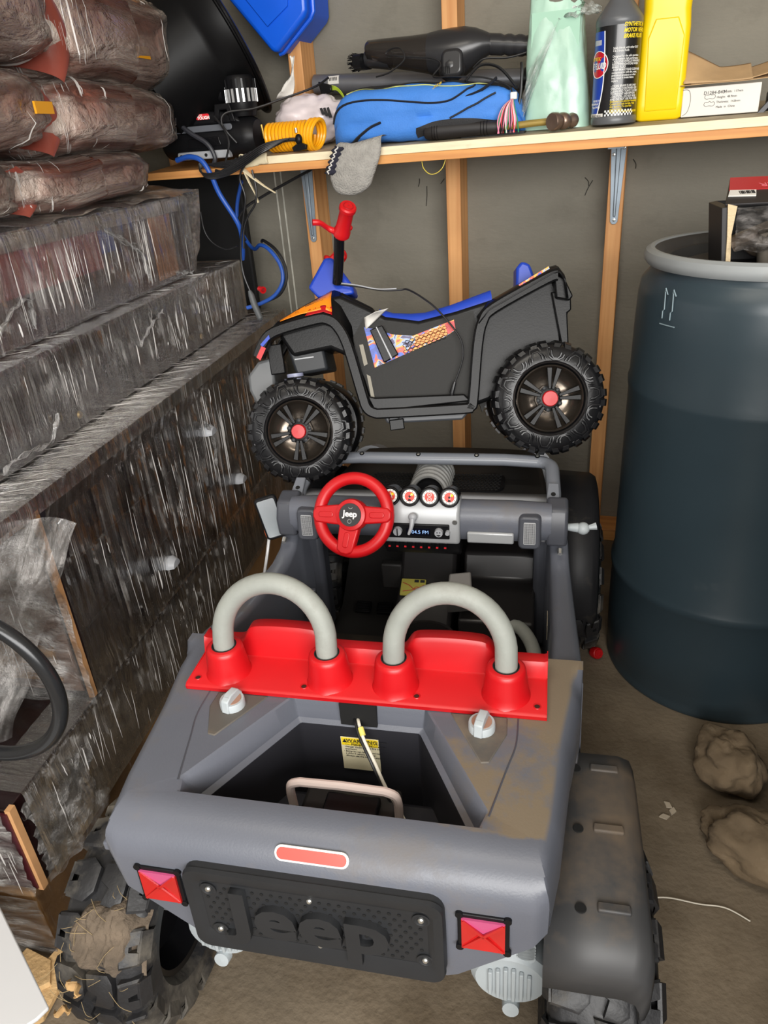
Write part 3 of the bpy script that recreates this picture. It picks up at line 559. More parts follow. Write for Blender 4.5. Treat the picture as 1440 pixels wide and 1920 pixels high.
MB().prism(rrect(0.30, 0.11, 0.03), 0, 0.006).build('mesh_panel', M_BLACK, hood, M=TRS(0.0, 0.345, 0.475, 0, RAD(-5)))
mh = MB()
for j in range(10):
    for i in range(34):
        x = -0.135+i*0.0082+(0.0041 if j % 2 else 0); y = -0.045+j*0.0098
        if abs(x) > 0.035: mh.lathe([(0.0034, 0.0061), (0.0034, 0.0068)], 6, Matrix.Translation((x, y, 0)))
o = mh.build('mesh_hole', M_HOLE, hood, M=TRS(0.0, 0.345, 0.475, 0, RAD(-5))); o['kind'] = 'stuff'
# ribbed hose on the hood
for k in range(7):
    v = 0.285+k*0.0165; P = [(0.0+0.037*cos(t), v+0.010*sin(t)-0.01, 0.482-0.08*0+0.040*sin(t)) for t in [pi*q/14 for q in range(15)]]
    MB().tube(P, 0.0062, 8).build('hose_rib', mat('hose_rib_plastic', '7a7a78', 0.4), hood)
MB().lathe([(0.030, 0), (0.033, 0.12)], 24, TRS(0, 0.275, 0.482, 0, RAD(-90)), a0=0, a1=2*pi).build('hose_core', M_BLACK, hood)
for s in (-1, 1): MB().cyl((s*0.20, 0.60, 0.40), (s*0.20, 0.66, 0.38), 0.05).build('head_lamp', M_SILVER, jeep)
MB().box((0, 0.665, 0.27), (0.56, 0.045, 0.06)).build('front_bumper', M_BLACK, jeep, bev=0.01)
# --- dashboard
rows = []
def dashsec(u):
    c = 1-max(0, (abs(u)-0.19)/0.06)*0.10
    S = [(0.235, 0.498), (0.205, 0.506), (0.165, 0.531), (0.14, 0.541), (0.122, 0.536), (0.112, 0.52), (0.109, 0.495), (0.115, 0.473), (0.135, 0.463), (0.18, 0.462)]
    return [Vector((u, 0.16+(v-0.16)*c, 0.50+(z-0.50)*c)) for v, z in S]
for u in (-0.245, -0.24, -0.19, -0.1, 0.0, 0.08, 0.19, 0.24, 0.245): rows.append(dashsec(u))
dash = MB().rings(rows, closed=False).build('dashboard', M_JGREY, jeep, ang=50)
MB().rings([[Vector((-0.245, 0.255, 0.497)), Vector((-0.245, 0.195, 0.512))], [Vector((0.245, 0.255, 0.497)), Vector((0.245, 0.195, 0.512))]], closed=False).build('cowl_strip', M_SILVER, jeep, thick=0.006)
cp = MB().prism([(0.10, 0.468), (0.098, 0.50), (0.104, 0.533), (0.118, 0.551), (0.15, 0.553), (0.16, 0.468)], -0.062, 0.083, 'yz').build('centre_panel', mat('satin_silver_plastic', 'a9abad', 0.32, 0.2), jeep, bev=0.006, seg=3)
MB().box((0.006, 0.0985, 0.496), (0.118, 0.005, 0.030)).build('radio', M_BLACK, cp, bev=0.002)
rad = [o for o in COL.objects if o.name.startswith('radio')][0]
MB().box((0.008, 0.0955, 0.496), (0.044, 0.002, 0.014)).build('radio_display', mat('display_glass', '0c0d18', 0.2), cp)
text('radio_readout', '104.5 FM', 0.0098, mat('display_text', '8fb4e8', 0.5, emit=0.6), cp, TRS(0.009, 0.0942, 0.4955, 0, RAD(90)), ext=0.0001)
for u, r in ((-0.030, 0.0085), (0.046, 0.008), (0.062, 0.0042)):
    k_ = MB().cyl((u, 0.097, 0.497), (u, 0.089, 0.497), r, r*0.92, n=24).build('radio_knob', M_SILVER, cp)
    if r > 0.0084: MB().box((u, 0.0886, 0.497), (0.0022, 0.0014, 0.015)).build('pointer', M_INK, k_)
MB().prism([(0.042, 0.4945), (0.050, 0.4945), (0.0475, 0.4915), (0.0445, 0.4915)], 0.0884, 0.0888, 'xz').build('knob_smile', M_INK, cp)
for u in (0.0435, 0.0485): MB().cyl((u, 0.0888, 0.499), (u, 0.0884, 0.499), 0.0011, n=8).build('knob_eye', M_INK, cp)
MB().cyl((0.075, 0.0995, 0.516), (0.075, 0.0975, 0.516), 0.0045, n=14).build('panel_screw', M_SCREW, cp)
# gear-lever shaped stalk
MB().ball((-0.0005, 0.0935, 0.527), (0.0085, 0.007, 0.008), 14, 8).tube(catmull([(-0.0005, 0.09, 0.525), (-0.002, 0.083, 0.512), (-0.007, 0.078, 0.499)], 4), [0.0052, 0.005, 0.0046, 0.0042, 0.0038, 0.0034, 0.003, 0.0028, 0.0022], 10).build('key_stalk', M_SILVER, cp)
# gauges
M_GRED = mat('gauge_red', 'd8402f', 0.4)
for gi, u in enumerate((-0.044, -0.008, 0.0285, 0.0645)):
    G = TRS(u, 0.118, 0.557, 0, RAD(72))
    g = MB().lathe([(0.0175, -0.03), (0.0185, 0.0), (0.0185, 0.006), (0.0165, 0.0085), (0.0152, 0.006), (0.0152, 0.003), (0, 0.003)], 32, G, cap0=True).build('gauge', M_BLACKG, jeep)
    MB().lathe([(0.0128, 0.0032), (0.0128, 0.0042), (0, 0.0042)], 28, G).build('gauge_dial', M_WHITE, g)
    MB().lathe([(0.0090, 0.0043), (0.0090, 0.0047), (0, 0.0047)], 28, G).build('gauge_red_face', M_GRED, g)
    tk = MB()
    for k in range(12):
        a = RAD(30*k); tk.box((0.0110*cos(a), 0.0110*sin(a), 0.0044), (0.0022, 0.0007, 0.0006), M=G, rz=a)
    tk.build('tick_mark', M_INK, g)
    if gi != 2:
        MB().box((0.002, 0.002, 0.005), (0.011, 0.0009, 0.0006), M=G, rz=RAD((110, 40, 40, 80)[gi])).build('needle', M_WHITE, g)
        MB().lathe([(0.0022, 0.0048), (0.002, 0.0055), (0, 0.0055)], 12, G).build('needle_hub', M_INK, g)
        MB().prism([(0.001, 0.003), (0.006, 0.001), (0.007, 0.005), (0.003, 0.007)], 0.0047, 0.0052, M=G).build('dial_mark', M_INKY, g)
        MB().prism([(-0.003, -0.008), (0.003, -0.008), (0.002, -0.005), (-0.002, -0.004)], 0.0047, 0.0052, M=G).build('dial_mark', M_INK, g)
    else:
        for y in (0.0045, -0.0045):
            MB().tube([G @ Vector((0.0036*cos(t), y+0.0036*sin(t), 0.005)) for t in [2*pi*q/16 for q in range(16)]], 0.0006, 5, closed=True).build('dial_ring', M_WHITE, g)
            MB().box((0, y, 0.005), (0.0036, 0.0008, 0.0005), M=G).build('dial_bar', M_WHITE, g)
# switch row
sw = MB().prism([(0.112, 0.452), (0.108, 0.468), (0.16, 0.468), (0.15, 0.43), (0.13, 0.43)], -0.062, 0.082, 'yz').build('switch_bank', M_BLACK, jeep, bev=0.003)
for k in range(8):
    u = -0.05+k*0.0150; t = MB().box((u, 0.109, 0.4615), (0.0085, 0.006, 0.013)).build('rocker_switch', M_BLACKG, sw, bev=0.0015)
    MB().box((u, 0.1055, 0.4575), (0.004, 0.0015, 0.003)).build('red_dot', M_INKR, t)
# glove box and speakers
MB().box((0.138, 0.1065, 0.483), (0.084, 0.008, 0.022)).build('glove_box', mat('satin_silver_plastic', 'a9abad'), jeep, bev=0.003)
for s in (-1, 1):
    sp = MB().prism(rrect(0.042, 0.068, 0.01), 0, 0.016, top=0.9).build('speaker', M_JDARK, jeep, bev=0.003, M=TRS(s*0.2075, 0.118, 0.495, 0, RAD(84)))
    MB().prism(rrect(0.021, 0.042, 0.002), 0.0155, 0.0168, top=1).build('speaker_grille', mat('grille_pale', 'b7b8ba', 0.5), sp)
    gh = MB()
    for i in range(10):
        for j in range(20): gh.box((-0.009+i*0.002, -0.019+j*0.002, 0.017), (0.0013, 0.0013, 0.0005))
    o = gh.build('grille_hole', M_HOLE, sp); o['kind'] = 'stuff'
MB().ball((0.302, 0.15, 0.485), (0.012, 0.012, 0.0115), 18, 10).cyl((0.272, 0.15, 0.487), (0.293, 0.15, 0.486), 0.006, 0.009).tube([(0.31, 0.15, 0.487), (0.325, 0.152, 0.49)], [0.004, 0.007], 8).build('mirror_stub', M_PALE, jeep, label='pale grey broken mirror mount')
# left mirror
mr = MB().prism(rrect(0.044, 0.088, 0.008), 0, 0.012).build('wing_mirror', M_BLACK, jeep, bev=0.003, M=TRS(-0.293, 0.142, 0.492, RAD(18), RAD(80), RAD(-12)))
MB().prism(rrect(0.035, 0.077, 0.004), 0.0118, 0.0128).build('mirror_glass', mat('mirror_silver', 'ccd4d8', 0.25, 0.9), mr)
MB().box((-0.021, -0.028, 0.007), (0.003, 0.014, 0.004)).build('orange_marker', mat('orange_marker', 'd8602a', 0.4), mr)
MB().tube(catmull([(-0.30, 0.13, 0.45), (-0.302, 0.11, 0.42), (-0.31, 0.10, 0.38), (-0.315, 0.09, 0.34)], 5), 0.003, 6).build('mirror_strap', mat('clear_strap', 'b9b9b9', 0.25), jeep)
# windscreen frame folded down over the hood
WF = [(-0.248, 0.186, 0.515), (-0.249, 0.205, 0.523), (-0.2455, 0.285, 0.539)]+[(-0.2455+0.03*(1-cos(t)), 0.285+0.036*sin(t), 0.540) for t in (0.4, 0.8, 1.2, 1.57)]
WF2 = WF+[(x, 0.3225, 0.5425) for x in (-0.15, 0, 0.15)]+[(-a[0], a[1], a[2]) for a in WF[::-1]]
wf = MB().tube(WF2, [0.0135]*len(WF2), 14, flat=0.9).build('windscreen_frame', mat('frame_grey_plastic', '767a82', 0.3, var=0.05, vs=8), jeep, ang=50)
for u in (-0.145, -0.025, 0.095, 0.216):
    s_ = MB().lathe([(0.0052, 0), (0.0046, 0.0018), (0.0034, 0.0012), (0, 0.0014)], 14, TRS(u, 0.318, 0.5535, 0, RAD(25)), cap0=False).build('screw_recess', M_BLACK, wf)
    MB().lathe([(0.0032, 0.0014), (0, 0.0022)], 12, TRS(u, 0.318, 0.5535, 0, RAD(25)), cap0=False).build('screw', M_SCREW, s_)
for s in (-1, 1):
    MB().prism([(-0.012, 0), (0.012, 0), (0.010, 0.05), (-0.010, 0.05)], 0, 0.008).build('frame_foot', MATS['frame_grey_plastic'], wf, bev=0.002, M=TRS(s*0.2475, 0.17, 0.518, 0, RAD(24)))
    MB().lathe([(0.0045, 0.0082), (0.004, 0.0095), (0, 0.0095)], 14, TRS(s*0.2475, 0.17, 0.518, 0, RAD(24)) @ Matrix.Translation((0, 0.022, 0)), cap0=False).build('bolt_hole', M_HOLE, wf)
# steering wheel
sm = TRS(-0.1035, 0.068, 0.541, RAD(-6), RAD(62))
swl = empty('steering_wheel', mat=sm); swl.parent = jeep; swl.matrix_local = sm
MB().tube([(0.0655*cos(t), 0.0665*sin(t), 0) for t in [2*pi*k/64 for k in range(64)]], 0.0112, 16, closed=True).build('rim', M_RED, swl, ang=60)
def spoke(a, w0, w1, L):
    R_ = Matrix.Rotation(a, 4, 'Z')
    o = MB().prism([(0.02, -w0), (L, -w1), (L+0.006, -w1*0.4), (L+0.006, w1*0.4), (L, w1), (0.02, w0)], -0.004, 0.0135, M=R_).build('spoke', M_RED, swl, bev=0.003)
    MB().prism(rrect(0.029, 0.011, 0.0045, 4, L-0.020, 0), 0.0137, 0.0152, M=R_, top=0.9).build('spoke_inset', M_RED, swl, bev=0.001)
spoke(RAD(4), 0.0165, 0.013, 0.068); spoke(RAD(183), 0.0185, 0.0145, 0.068); spoke(RAD(263), 0.019, 0.0155, 0.066)
MB().lathe([(0.028, -0.006), (0.0295, 0.012), (0.0275, 0.018), (0.0215, 0.0195), (0.0212, 0.0185), (0, 0.0185)], 40).build('hub', M_RED, swl)
MB().lathe([(0.0208, 0.0186), (0.0206, 0.0192), (0, 0.0192)], 40).build('horn_badge', mat('badge_black', '2b2b2c', 0.6), swl)
text('badge_lettering', 'Jeep', 0.0155, M_INKW, swl, TRS(0, 0.0015, 0.0195), ext=0.0003, offset=0.0004)
MB().tube([(0.0035*cos(t), -0.0115+0.0035*sin(t), 0.0194) for t in [2*pi*k/20 for k in range(20)]], 0.0005, 5, closed=True).tube([(0.0035*cos(t), 0.0135+0.0025*sin(t), 0.0194) for t in [pi+pi*k/10 for k in range(11)]], 0.0005, 5).build('horn_mark', mat('grey_ink', '9a9a98', 0.6), swl)
MB().cyl((0, 0, -0.03), (0, 0, -0.003), 0.017).build('column', M_BLACK, swl)
# centre console with map screen and cup well
M_CON = mat('console_plastic', '222020', 0.35, dirt=('3d342b', 0.3, 9))
con = MB().prism([(0.02, 0.17), (0.02, 0.25), (0.10, 0.285), (0.20, 0.33), (0.26, 0.42), (0.30, 0.42), (0.30, 0.17)], -0.055, 0.06, 'yz').build('centre_console', M_CON, jeep, bev=0.008)
scn = MB().prism(rrect(0.05, 0.038, 0.002), 0, 0.003).build('map_screen', mat('map_yellow', 'a8a04a', 0.4), con, M=TRS(-0.022, 0.165, 0.325, 0, RAD(28)))
for P in ([(-0.022, 0.010), (-0.008, 0.004), (0.004, -0.004), (0.022, 0.006)], [(-0.02, -0.01), (0.0, -0.006), (0.010, -0.002)]):
    MB().tube(catmull([(x, y, 0.0032) for x, y in P], 4), 0.0009, 5).build('map_road', mat('map_red', 'a8322a', 0.5), scn)
MB().tube([(0.008+0.005*cos(t), -0.003+0.004*sin(t), 0.0032) for t in [2*pi*k/12 for k in range(12)]], 0.0008, 5, closed=True).build('map_ring', MATS['map_red'], scn)
for x in (0.006, 0.018): MB().box((x, 0.0145, 0.0032), (0.009, 0.006, 0.0006)).build('screen_button', M_INK, scn)
MB().box((-0.075, 0.22, 0.32), (0.045, 0.02, 0.06)).build('console_plate', M_DARKIN, con, bev=0.004)
MB().prism([(0.0, 0.0), (0.05, 0.004), (0.047, 0.066), (0.006, 0.062)], 0, 0.05).build('gear_box', mat('dull_silver_plastic', '6e6b68', 0.5), jeep, bev=0.003, M=TRS(0.055, 0.10, 0.315, RAD(6), RAD(35)))
MB().box((0.055+0.025, 0.105, 0.365), (0.022, 0.012, 0.022)).build('gear_catch', MATS['dull_silver_plastic'], jeep, bev=0.002)
MB().lathe([(0.0, 0), (0.05, 0), (0.062, 0.09), (0.064, 0.092), (0.058, 0.092), (0.047, 0.006), (0, 0.006)], 32, TRS(0.02, 0.02, 0.215)).build('cup_well', M_CON, jeep)
MB().prism([(0.10, 0.20), (0.10, 0.30), (0.22, 0.32), (0.24, 0.37), (0.30, 0.37), (0.30, 0.20)], 0.075, 0.22, 'yz').build('passenger_tray', M_CON, jeep, bev=0.006)
MB().tube(catmull([(0.225, -0.02, 0.24), (0.222, 0.05, 0.275), (0.195, 0.10, 0.29), (0.165, 0.11, 0.285)], 6), 0.013, 14).build('grab_handle', M_HOOP, jeep)
MB().prism([(0.0, 0.0), (0.028, 0.0), (0.028, 0.012), (0.0, 0.012)], 0, 0.07).build('door_latch', M_JDARK, jeep, bev=0.003, M=TRS(-0.236, 0.10, 0.28))
for (u, v, z, a) in ((-0.243, -0.10, 0.37, 20), (0.243, 0.02, 0.36, -10)):
    MB().box((u, v, z), (0.001, 0.045, 0.03)).build('side_sticker', mat('cream_sticker', 'a59b85', 0.7), jeep)
# rear axle and gear boxes
for s in (-1, 1):
    gb = MB().lathe([(0.0, -0.03), (0.048, -0.03), (0.052, -0.02), (0.052, 0.015), (0.045, 0.024), (0.0, 0.026)], 28, TRS(s*0.205, -0.455, 0.15, 0, RAD(90)), cap0=False).build('gear_housing', M_PALE, jeep)
    MB().box((s*0.20, -0.41, 0.15), (0.09, 0.09, 0.07)).build('gear_block', M_PALE, gb, bev=0.008)
    for k in range(6): MB().box((s*0.205-0.025+k*0.010, -0.483, 0.15), (0.005, 0.006, 0.07-abs(k-2.5)*0.009)).build('cooling_rib', M_PALE, gb, bev=0.001)
    MB().lathe([(0.012, 0), (0.011, 0.012), (0, 0.013)], 16, TRS(s*0.207, -0.475, 0.096, 0, RAD(75))).build('housing_foot', M_PALE, gb)
    for k in range(5): MB().cyl((s*0.225, -0.462+k*0.0001, 0.20+k*0.006), (s*0.225, -0.475, 0.20+k*0.006), 0.012, n=12).build('motor_rib', M_PALE, gb)
MB().box((0, -0.45, 0.15), (0.34, 0.03, 0.03)).build('axle_beam', M_PALE, jeep, bev=0.004)
# --- tyres
TY = MB()
R0, HW = 0.150, 0.060
TY.lathe([(0.092, -HW+0.012), (0.10, -HW), (0.125, -HW-0.002), (0.140, -HW+0.003), (R0-0.002, -HW+0.014), (R0, 0.0), (R0-0.002, HW-0.014), (0.140, HW-0.003), (0.125, HW+0.002), (0.10, HW), (0.092, HW-0.012), (0.090, HW-0.03), (0.092, -HW+0.03), (0.092, -HW+0.012)], 72, cap0=False, cap1=False)
def lug(poly, r1=0.1605, r0=0.145):
    """poly of (axial, angle) pairs, angle already in radians; made as a block on the tread"""
    n = len(poly); V = []
    for (r, k) in ((r0, 1.0), (r1-0.0015, 1.0), (r1, 0.86)):
        ca = sum(p[0] for p in poly)/n; ct = sum(p[1] for p in poly)/n
        for (x, t) in poly:
            x2, t2 = ca+(x-ca)*k, ct+(t-ct)*k; rr = r-(0.010*max(0, (abs(x2)-0.04)/0.02)**2)
            V.append((rr*cos(t2), rr*sin(t2), x2))
    F = [[2*n+i for i in range(n)]]
    for q in (0, 1):
        for i in range(n): F.append((q*n+i, q*n+(i+1) % n, (q+1)*n+(i+1) % n, (q+1)*n+i))
    TY.add(V, F)
NR = 15; st = 2*pi/NR
for k in range(NR):
    t = k*st; g = 0.80*st
    lug([(-0.060, t+0.08*g), (-0.030, t), (-0.016, t+0.2*g), (-0.016, t+0.75*g), (-0.028, t+g), (-0.060, t+0.95*g), (-0.060, t+0.62*g), (-0.042, t+0.58*g), (-0.042, t+0.44*g), (-0.060, t+0.40*g)])
    t2 = t+0.04*st
    lug([(-0.010, t2+0.05*g), (0.020, t2), (0.026, t2+0.2*g), (0.026, t2+0.85*g), (0.016, t2+g), (-0.002, t2+0.95*g), (0.004, t2+0.6*g), (-0.010, t2+0.45*g)])
    t3 = t+0.1*st
    lug([(0.034, t3+0.12*g), (0.060, t3), (0.060, t3+0.36*g), (0.048, t3+0.42*g), (0.048, t3+0.56*g), (0.060, t3+0.6*g), (0.060, t3+0.92*g), (0.036, t3+g), (0.032, t3+0.5*g)])
    lug([(-0.012, t2-0.20*st), (0.022, t2-0.12*st), (0.018, t2-0.06*st), (-0.010, t2-0.1*st)], 0.155)
    for s in (-1, 1):   # shoulder lugs that run down the side wall
        V = []; a0 = t+(0.05 if s < 0 else 0.1)*st
        for (r, zz) in ((0.152, HW-0.004), (0.136, HW+0.003), (0.118, HW+0.001)):
            for (da, h) in ((0.06, 0), (0.06, 0.005), (0.74, 0.005), (0.74, 0)): V.append((r*cos(a0+da*st*0.9), r*sin(a0+da*st*0.9), s*(zz+h*(1 if r > 0.12 else 0))))
        TY.add(V, [(0, 1, 5, 4), (1, 2, 6, 5), (2, 3, 7, 6), (4, 5, 9, 8), (5, 6, 10, 9), (6, 7, 11, 10), (0, 3, 2, 1)])
WH = MB().lathe([(0.0, -0.012), (0.03, -0.012), (0.035, -0.02), (0.07, -0.024), (0.084, -0.045), (0.091, -0.047), (0.0915, 0.047), (0.084, 0.045), (0.07, 0.01), (0.0, 0.008)], 40, cap0=False)
for i, (u, v, a) in enumerate(((-0.314, -0.45, 0.1), (0.312, -0.45, 0.3), (-0.300, 0.475, 0.2), (0.300, 0.475, 0.5))):
    W_ = TRS(u, v, 0.1605, 0, 0, RAD(90)) @ Matrix.Rotation(a, 4, 'Z')
    e = empty('wheel'); e.parent = jeep; e.matrix_local = W_
    if i == 0: ty0 = TY.build('tyre', M_TYRE, e, ang=40); wh0 = WH.build('wheel_disc', M_BLACKG, e, ang=50)
    else: clone(ty0, Matrix(), e); clone(wh0, Matrix(), e)
    if i < 2: MB().cyl((0, 0, -0.02 if u < 0 else -0.12), (0, 0, 0.12 if u < 0 else 0.02), 0.012).build('axle_stub', M_SILVER, e)
# mud, straw and a dead leaf on the left rear tyre
TM = JM @ TRS(-0.314, -0.45, 0.1605)
def on_tyre(x, ang, r=0.161): return Vector((x, -r*cos(ang), r*sin(ang)))
md = MB()
def mudfn(a, b):
    x = -0.040+0.104*a; t = RAD(14)+RAD(56)*b; rad_ = sqrt((a-0.5)**2+(b-0.5)**2)*2+0.45*nz(a*3.2, b*3.2, 7); e = max(0, min(1, (0.95-rad_)*2.6))
    h = e*(0.0035+0.005*nz(a*6, b*6, 1)+0.0045*nz(a*18, b*18, 2)); return on_tyre(x, t, 0.161+h-0.022*(1-e))
o = MB().grid(44, 44, mudfn).build('mud_cake', mat('dry_mud', '5f5346', 0.95, var=0.3, vs=30, bump=1.0, bs=120), M=TM); tag(o, 'cake of dried mud stuck to the left rear tyre of the toy jeep', 'mud', kind='stuff')
M_STRAW = mat('dry_straw', '8d7a58', 0.9); sr = MB()
for k in range(26):
    x = random.uniform(-0.05, 0.055); t = RAD(random.uniform(0, 62)); P0 = on_tyre(x, t, 0.1655); d = Vector((random.uniform(-1, 1), 0, 0))*0.016; dt = random.uniform(-0.12, 0.12)
    P1 = on_tyre(x+d.x, t+dt, 0.169); P2 = on_tyre(x+d.x*1.9, t+dt*1.6, 0.166); sr.tube(catmull([P0, P1, P2], 3), 0.00035, 4)
o = sr.build('dry_straw', M_STRAW, M=TM); tag(o, 'dry straw bits clinging to the mud on the left rear tyre', 'straw', kind='stuff')
def leaf(name, M, L, W, mt, label):
    def f(a, b):
        w = W*sin(pi*min(1, a*1.02))**0.7*(1-0.3*a); return (a*L, (b-0.5)*w, 0.004*sin(a*9)+0.006*abs(b-0.5)*2+0.002*nz(a*9, b*6))
    return tag(MB().grid(16, 8, f).build(name, mt, M=M, thick=0.0006), label, 'leaf')
M_LEAF = mat('dead_leaf', 'a8875a', 0.8, var=0.25, vs=60)
p = on_tyre(-0.024, RAD(22), 0.168); leaf('dead_leaf', TM @ Matrix.Translation(p) @ Matrix.Rotation(RAD(-30), 4, 'Z') @ Matrix.Rotation(RAD(70), 4, 'X'), 0.03, 0.017, M_LEAF, 'curled tan dead leaf on the left rear tyre, beside the mud cake')
p = on_tyre(-0.058, RAD(2), 0.168); leaf('dead_leaf', TM @ Matrix.Translation(p) @ Matrix.Rotation(RAD(20), 4, 'Z') @ Matrix.Rotation(RAD(85), 4, 'X'), 0.022, 0.014, M_LEAF, 'small crumbled dead leaf at the outer edge of the left rear tyre')
# ================================================================ toy quad bike lying across the hood
_hx = Vector((-0.956, -0.282, -0.077)).normalized(); _n = Vector((0.246, -0.919, 0.309)); _n = (_n-_hx*_n.dot(_hx)).normalized(); _uz = _hx.cross(_n)
AM = Matrix(((_hx.x, _n.x, _uz.x, 0.332), (_hx.y, _n.y, _uz.y, -0.644), (_hx.z, _n.z, _uz.z, 0.669), (0, 0, 0, 1)))
atv = empty('toy_quad_bike', 'black toy quad bike with blue seat and red grips on the toy jeep hood', 'toy quad', AM)
M_QB = mat('quad_black_plastic', '111112', 0.34, spec=0.2, var=0.08, vs=15, bump=0.05, bs=300)
M_QD = mat('quad_inner_plastic', '1d1d1f', 0.5)
M_QG = mat('quad_grey_plastic', '2a2c2f', 0.4, spec=0.3, var=0.08, vs=15)
M_RIM = mat('smoked_chrome', '6b6259', 0.2, 0.85, var=0.1, vs=20)
def graphic(name, cols, scale):
    m = mat(name, 'd98a28', 0.35); nt = m.node_tree; N = nt.nodes; L = nt.links; b = N['Principled BSDF']; tc = N.new('ShaderNodeTexCoord')
    n = N.new('ShaderNodeTexNoise'); n.inputs['Scale'].default_value = scale; n.inputs['Detail'].default_value = 3; n.inputs['Distortion'].default_value = 1.2; L.new(tc.outputs['Object'], n.inputs['Vector'])
    r = N.new('ShaderNodeValToRGB'); e = r.color_ramp.elements; r.color_ramp.interpolation = 'CONSTANT'
    e[0].position = 0; e[0].color = lin(cols[0]); e[1].position = 0.4; e[1].color = lin(cols[1])
    for k, c in enumerate(cols[2:]):
        x = e.new(0.46+0.06*k); x.color = lin(c)
    L.new(n.outputs[0], r.inputs[0]); L.new(r.outputs[0], b.inputs['Base Color']); return m
M_ORG = mat('orange_decal', 'f08a1a', 0.35); M_YLO = mat('amber_decal', 'f6b21e', 0.35)
M_GR = graphic('flame_decal', ['1f3f9e', '2a55c0', 'd0451e', 'e8a020', '8fa4c8', '3a2a5c'], 30)
# --- wheels
def mkwheel(rt, seed):
    k = rt/0.108; e = empty('wheel'); e.parent = atv
    Z = Matrix.Rotation(RAD(-90), 4, 'X')
    ty = MB(); ty.lathe([(r*k, z) for r, z in [(0.062, -0.02), (0.0645, -0.006), (0.0665, -0.003), (0.070, 0.0), (0.088, -0.001), (0.098, -0.008), (0.1035, -0.02), (0.1045, -0.045), (0.1035, -0.07), (0.095, -0.084), (0.068, -0.086), (0.062, -0.07)]], 96, Z, cap0=False, cap1=False)
    NS = 14; st = 2*pi/NS
    def P(r, t, z=0.0): return Z @ Vector((r*k*cos(t), r*k*sin(t), z))
    def zs(r): return 0.0 if r < 0.088 else -0.001-0.007*((r-0.088)/0.010)
    for i in range(NS):
        t = i*st
        if i % 2 == 0:
            for (w, r0, r1) in ((0.40, 0.0715, 0.093), (0.24, 0.0735, 0.0885)):
                ty.tube([P(r0+0.012, t-w*st, zs(r0+0.012)), P(r0+0.006, t-w*st*0.9, 0.0), P(r0+0.001, t-w*st*0.45, 0), P(r0+0.001, t+w*st*0.45, 0), P(r0+0.006, t+w*st*0.9, 0), P(r1, t+w*st*1.05, zs(r1)), P(r1, t+w*st*0.8, zs(r1))], 0.0023, 6)
        else:
            for (w, r0, r1) in ((0.42, 0.0725, 0.0965), (0.26, 0.0745, 0.090)):
                ty.tube([P(r0, t-w*st*1.1, 0), P(r0+0.007, t-w*st, 0), P(r1, t-w*st*0.45, zs(r1)), P(r1, t+w*st*0.45, zs(r1)), P(r0+0.007, t+w*st, 0), P(r0, t+w*st*1.1, 0)], 0.0023, 6)
    NL = 28; sl = 2*pi/NL
    for i in range(NL):   # tread lugs round the edge
        t = i*sl; w = 0.33*sl; sh = 0.10*sl*(1 if i % 2 else -1); V = []
        for (r, z, h) in ((0.0955, -0.0055, 0.0), (0.1005, -0.0085, 0.002), (0.1045, -0.018, 0.0035), (0.1055, -0.045 if i % 2 else -0.06, 0.003)):
            for (da, hh) in ((-w, -0.003), (-w*0.8, h), (w*0.8, h), (w, -0.003)): V.append(P(r+hh, t+da+sh*(1 if r > 0.1 else 0), z+(hh*0.6 if r < 0.103 else 0)))
        F = []
        for q in range(3):
            for j in range(3): F.append((q*4+j, q*4+j+1, q*4+5+j, q*4+4+j))
        F.append((12, 13, 14, 15)); F.append((3, 2, 1, 0)); ty.add(V, F)
    ty.build('tyre', M_TYREC, e, ang=35)
    MB().lathe([(r*k, z) for r, z in [(0.0625, -0.004), (0.0605, -0.0015), (0.0585, -0.004), (0.0575, -0.012), (0.052, -0.024), (0.035, -0.031), (0.0, -0.031)]], 64, Z, cap0=False).build('rim', M_RIM, e, ang=50)
    for q in range(5):
        for d in (-9, 9):
            a = RAD(72*q+d+seed); R_ = Z @ Matrix.Rotation(a, 4, 'Z')
            MB().prism([(0.018*k, -0.0028), (0.058*k, -0.0052), (0.058*k, 0.0052), (0.018*k, 0.0028)], -0.013, -0.0065, M=R_).build('spoke', M_QB, e, bev=0.001)
        a = RAD(72*q+36+seed)
        MB().lathe([(0.0042, -0.016), (0.0042, -0.0085), (0.0025, -0.0075), (0, -0.0075)], 12, Z @ Matrix.Translation((0.0215*k*cos(a), 0.0215*k*sin(a), 0))).build('wheel_nut', M_QG, e)
    MB().lathe([(0.026*k, -0.028), (0.025*k, -0.0125), (0.018*k, -0.0105), (0.0, -0.0105)], 10, Z).build('hub', M_QB, e, bev=0.0008)
    MB().lathe([(0.0145*k, -0.0105), (0.0148*k, -0.002), (0.0132*k, 0.0005), (0.0, 0.001)], 28, Z).build('hub_cap', M_RED, e)
    return e
def wcopy(e, M):
    c = empty('wheel'); c.parent = atv; c.matrix_local = M
    for ch in list(e.children): clone(ch, ch.matrix_local.copy(), c)
WB = 0.4988
wf_ = mkwheel(0.108, 12); wf_.matrix_local = TRS(WB, 0, 0)
wr_ = mkwheel(0.1115, 40); wr_.matrix_local = TRS(0, 0, 0)
wcopy(wf_, TRS(WB, -0.30, 0, pi)); wcopy(wr_, TRS(0, -0.30, 0, pi))
MB().cyl((WB, -0.03, 0), (WB, -0.27, 0), 0.009).build('front_axle', M_QG, atv); MB().cyl((0, -0.03, 0), (0, -0.27, 0), 0.011).build('rear_axle', M_QG, atv)
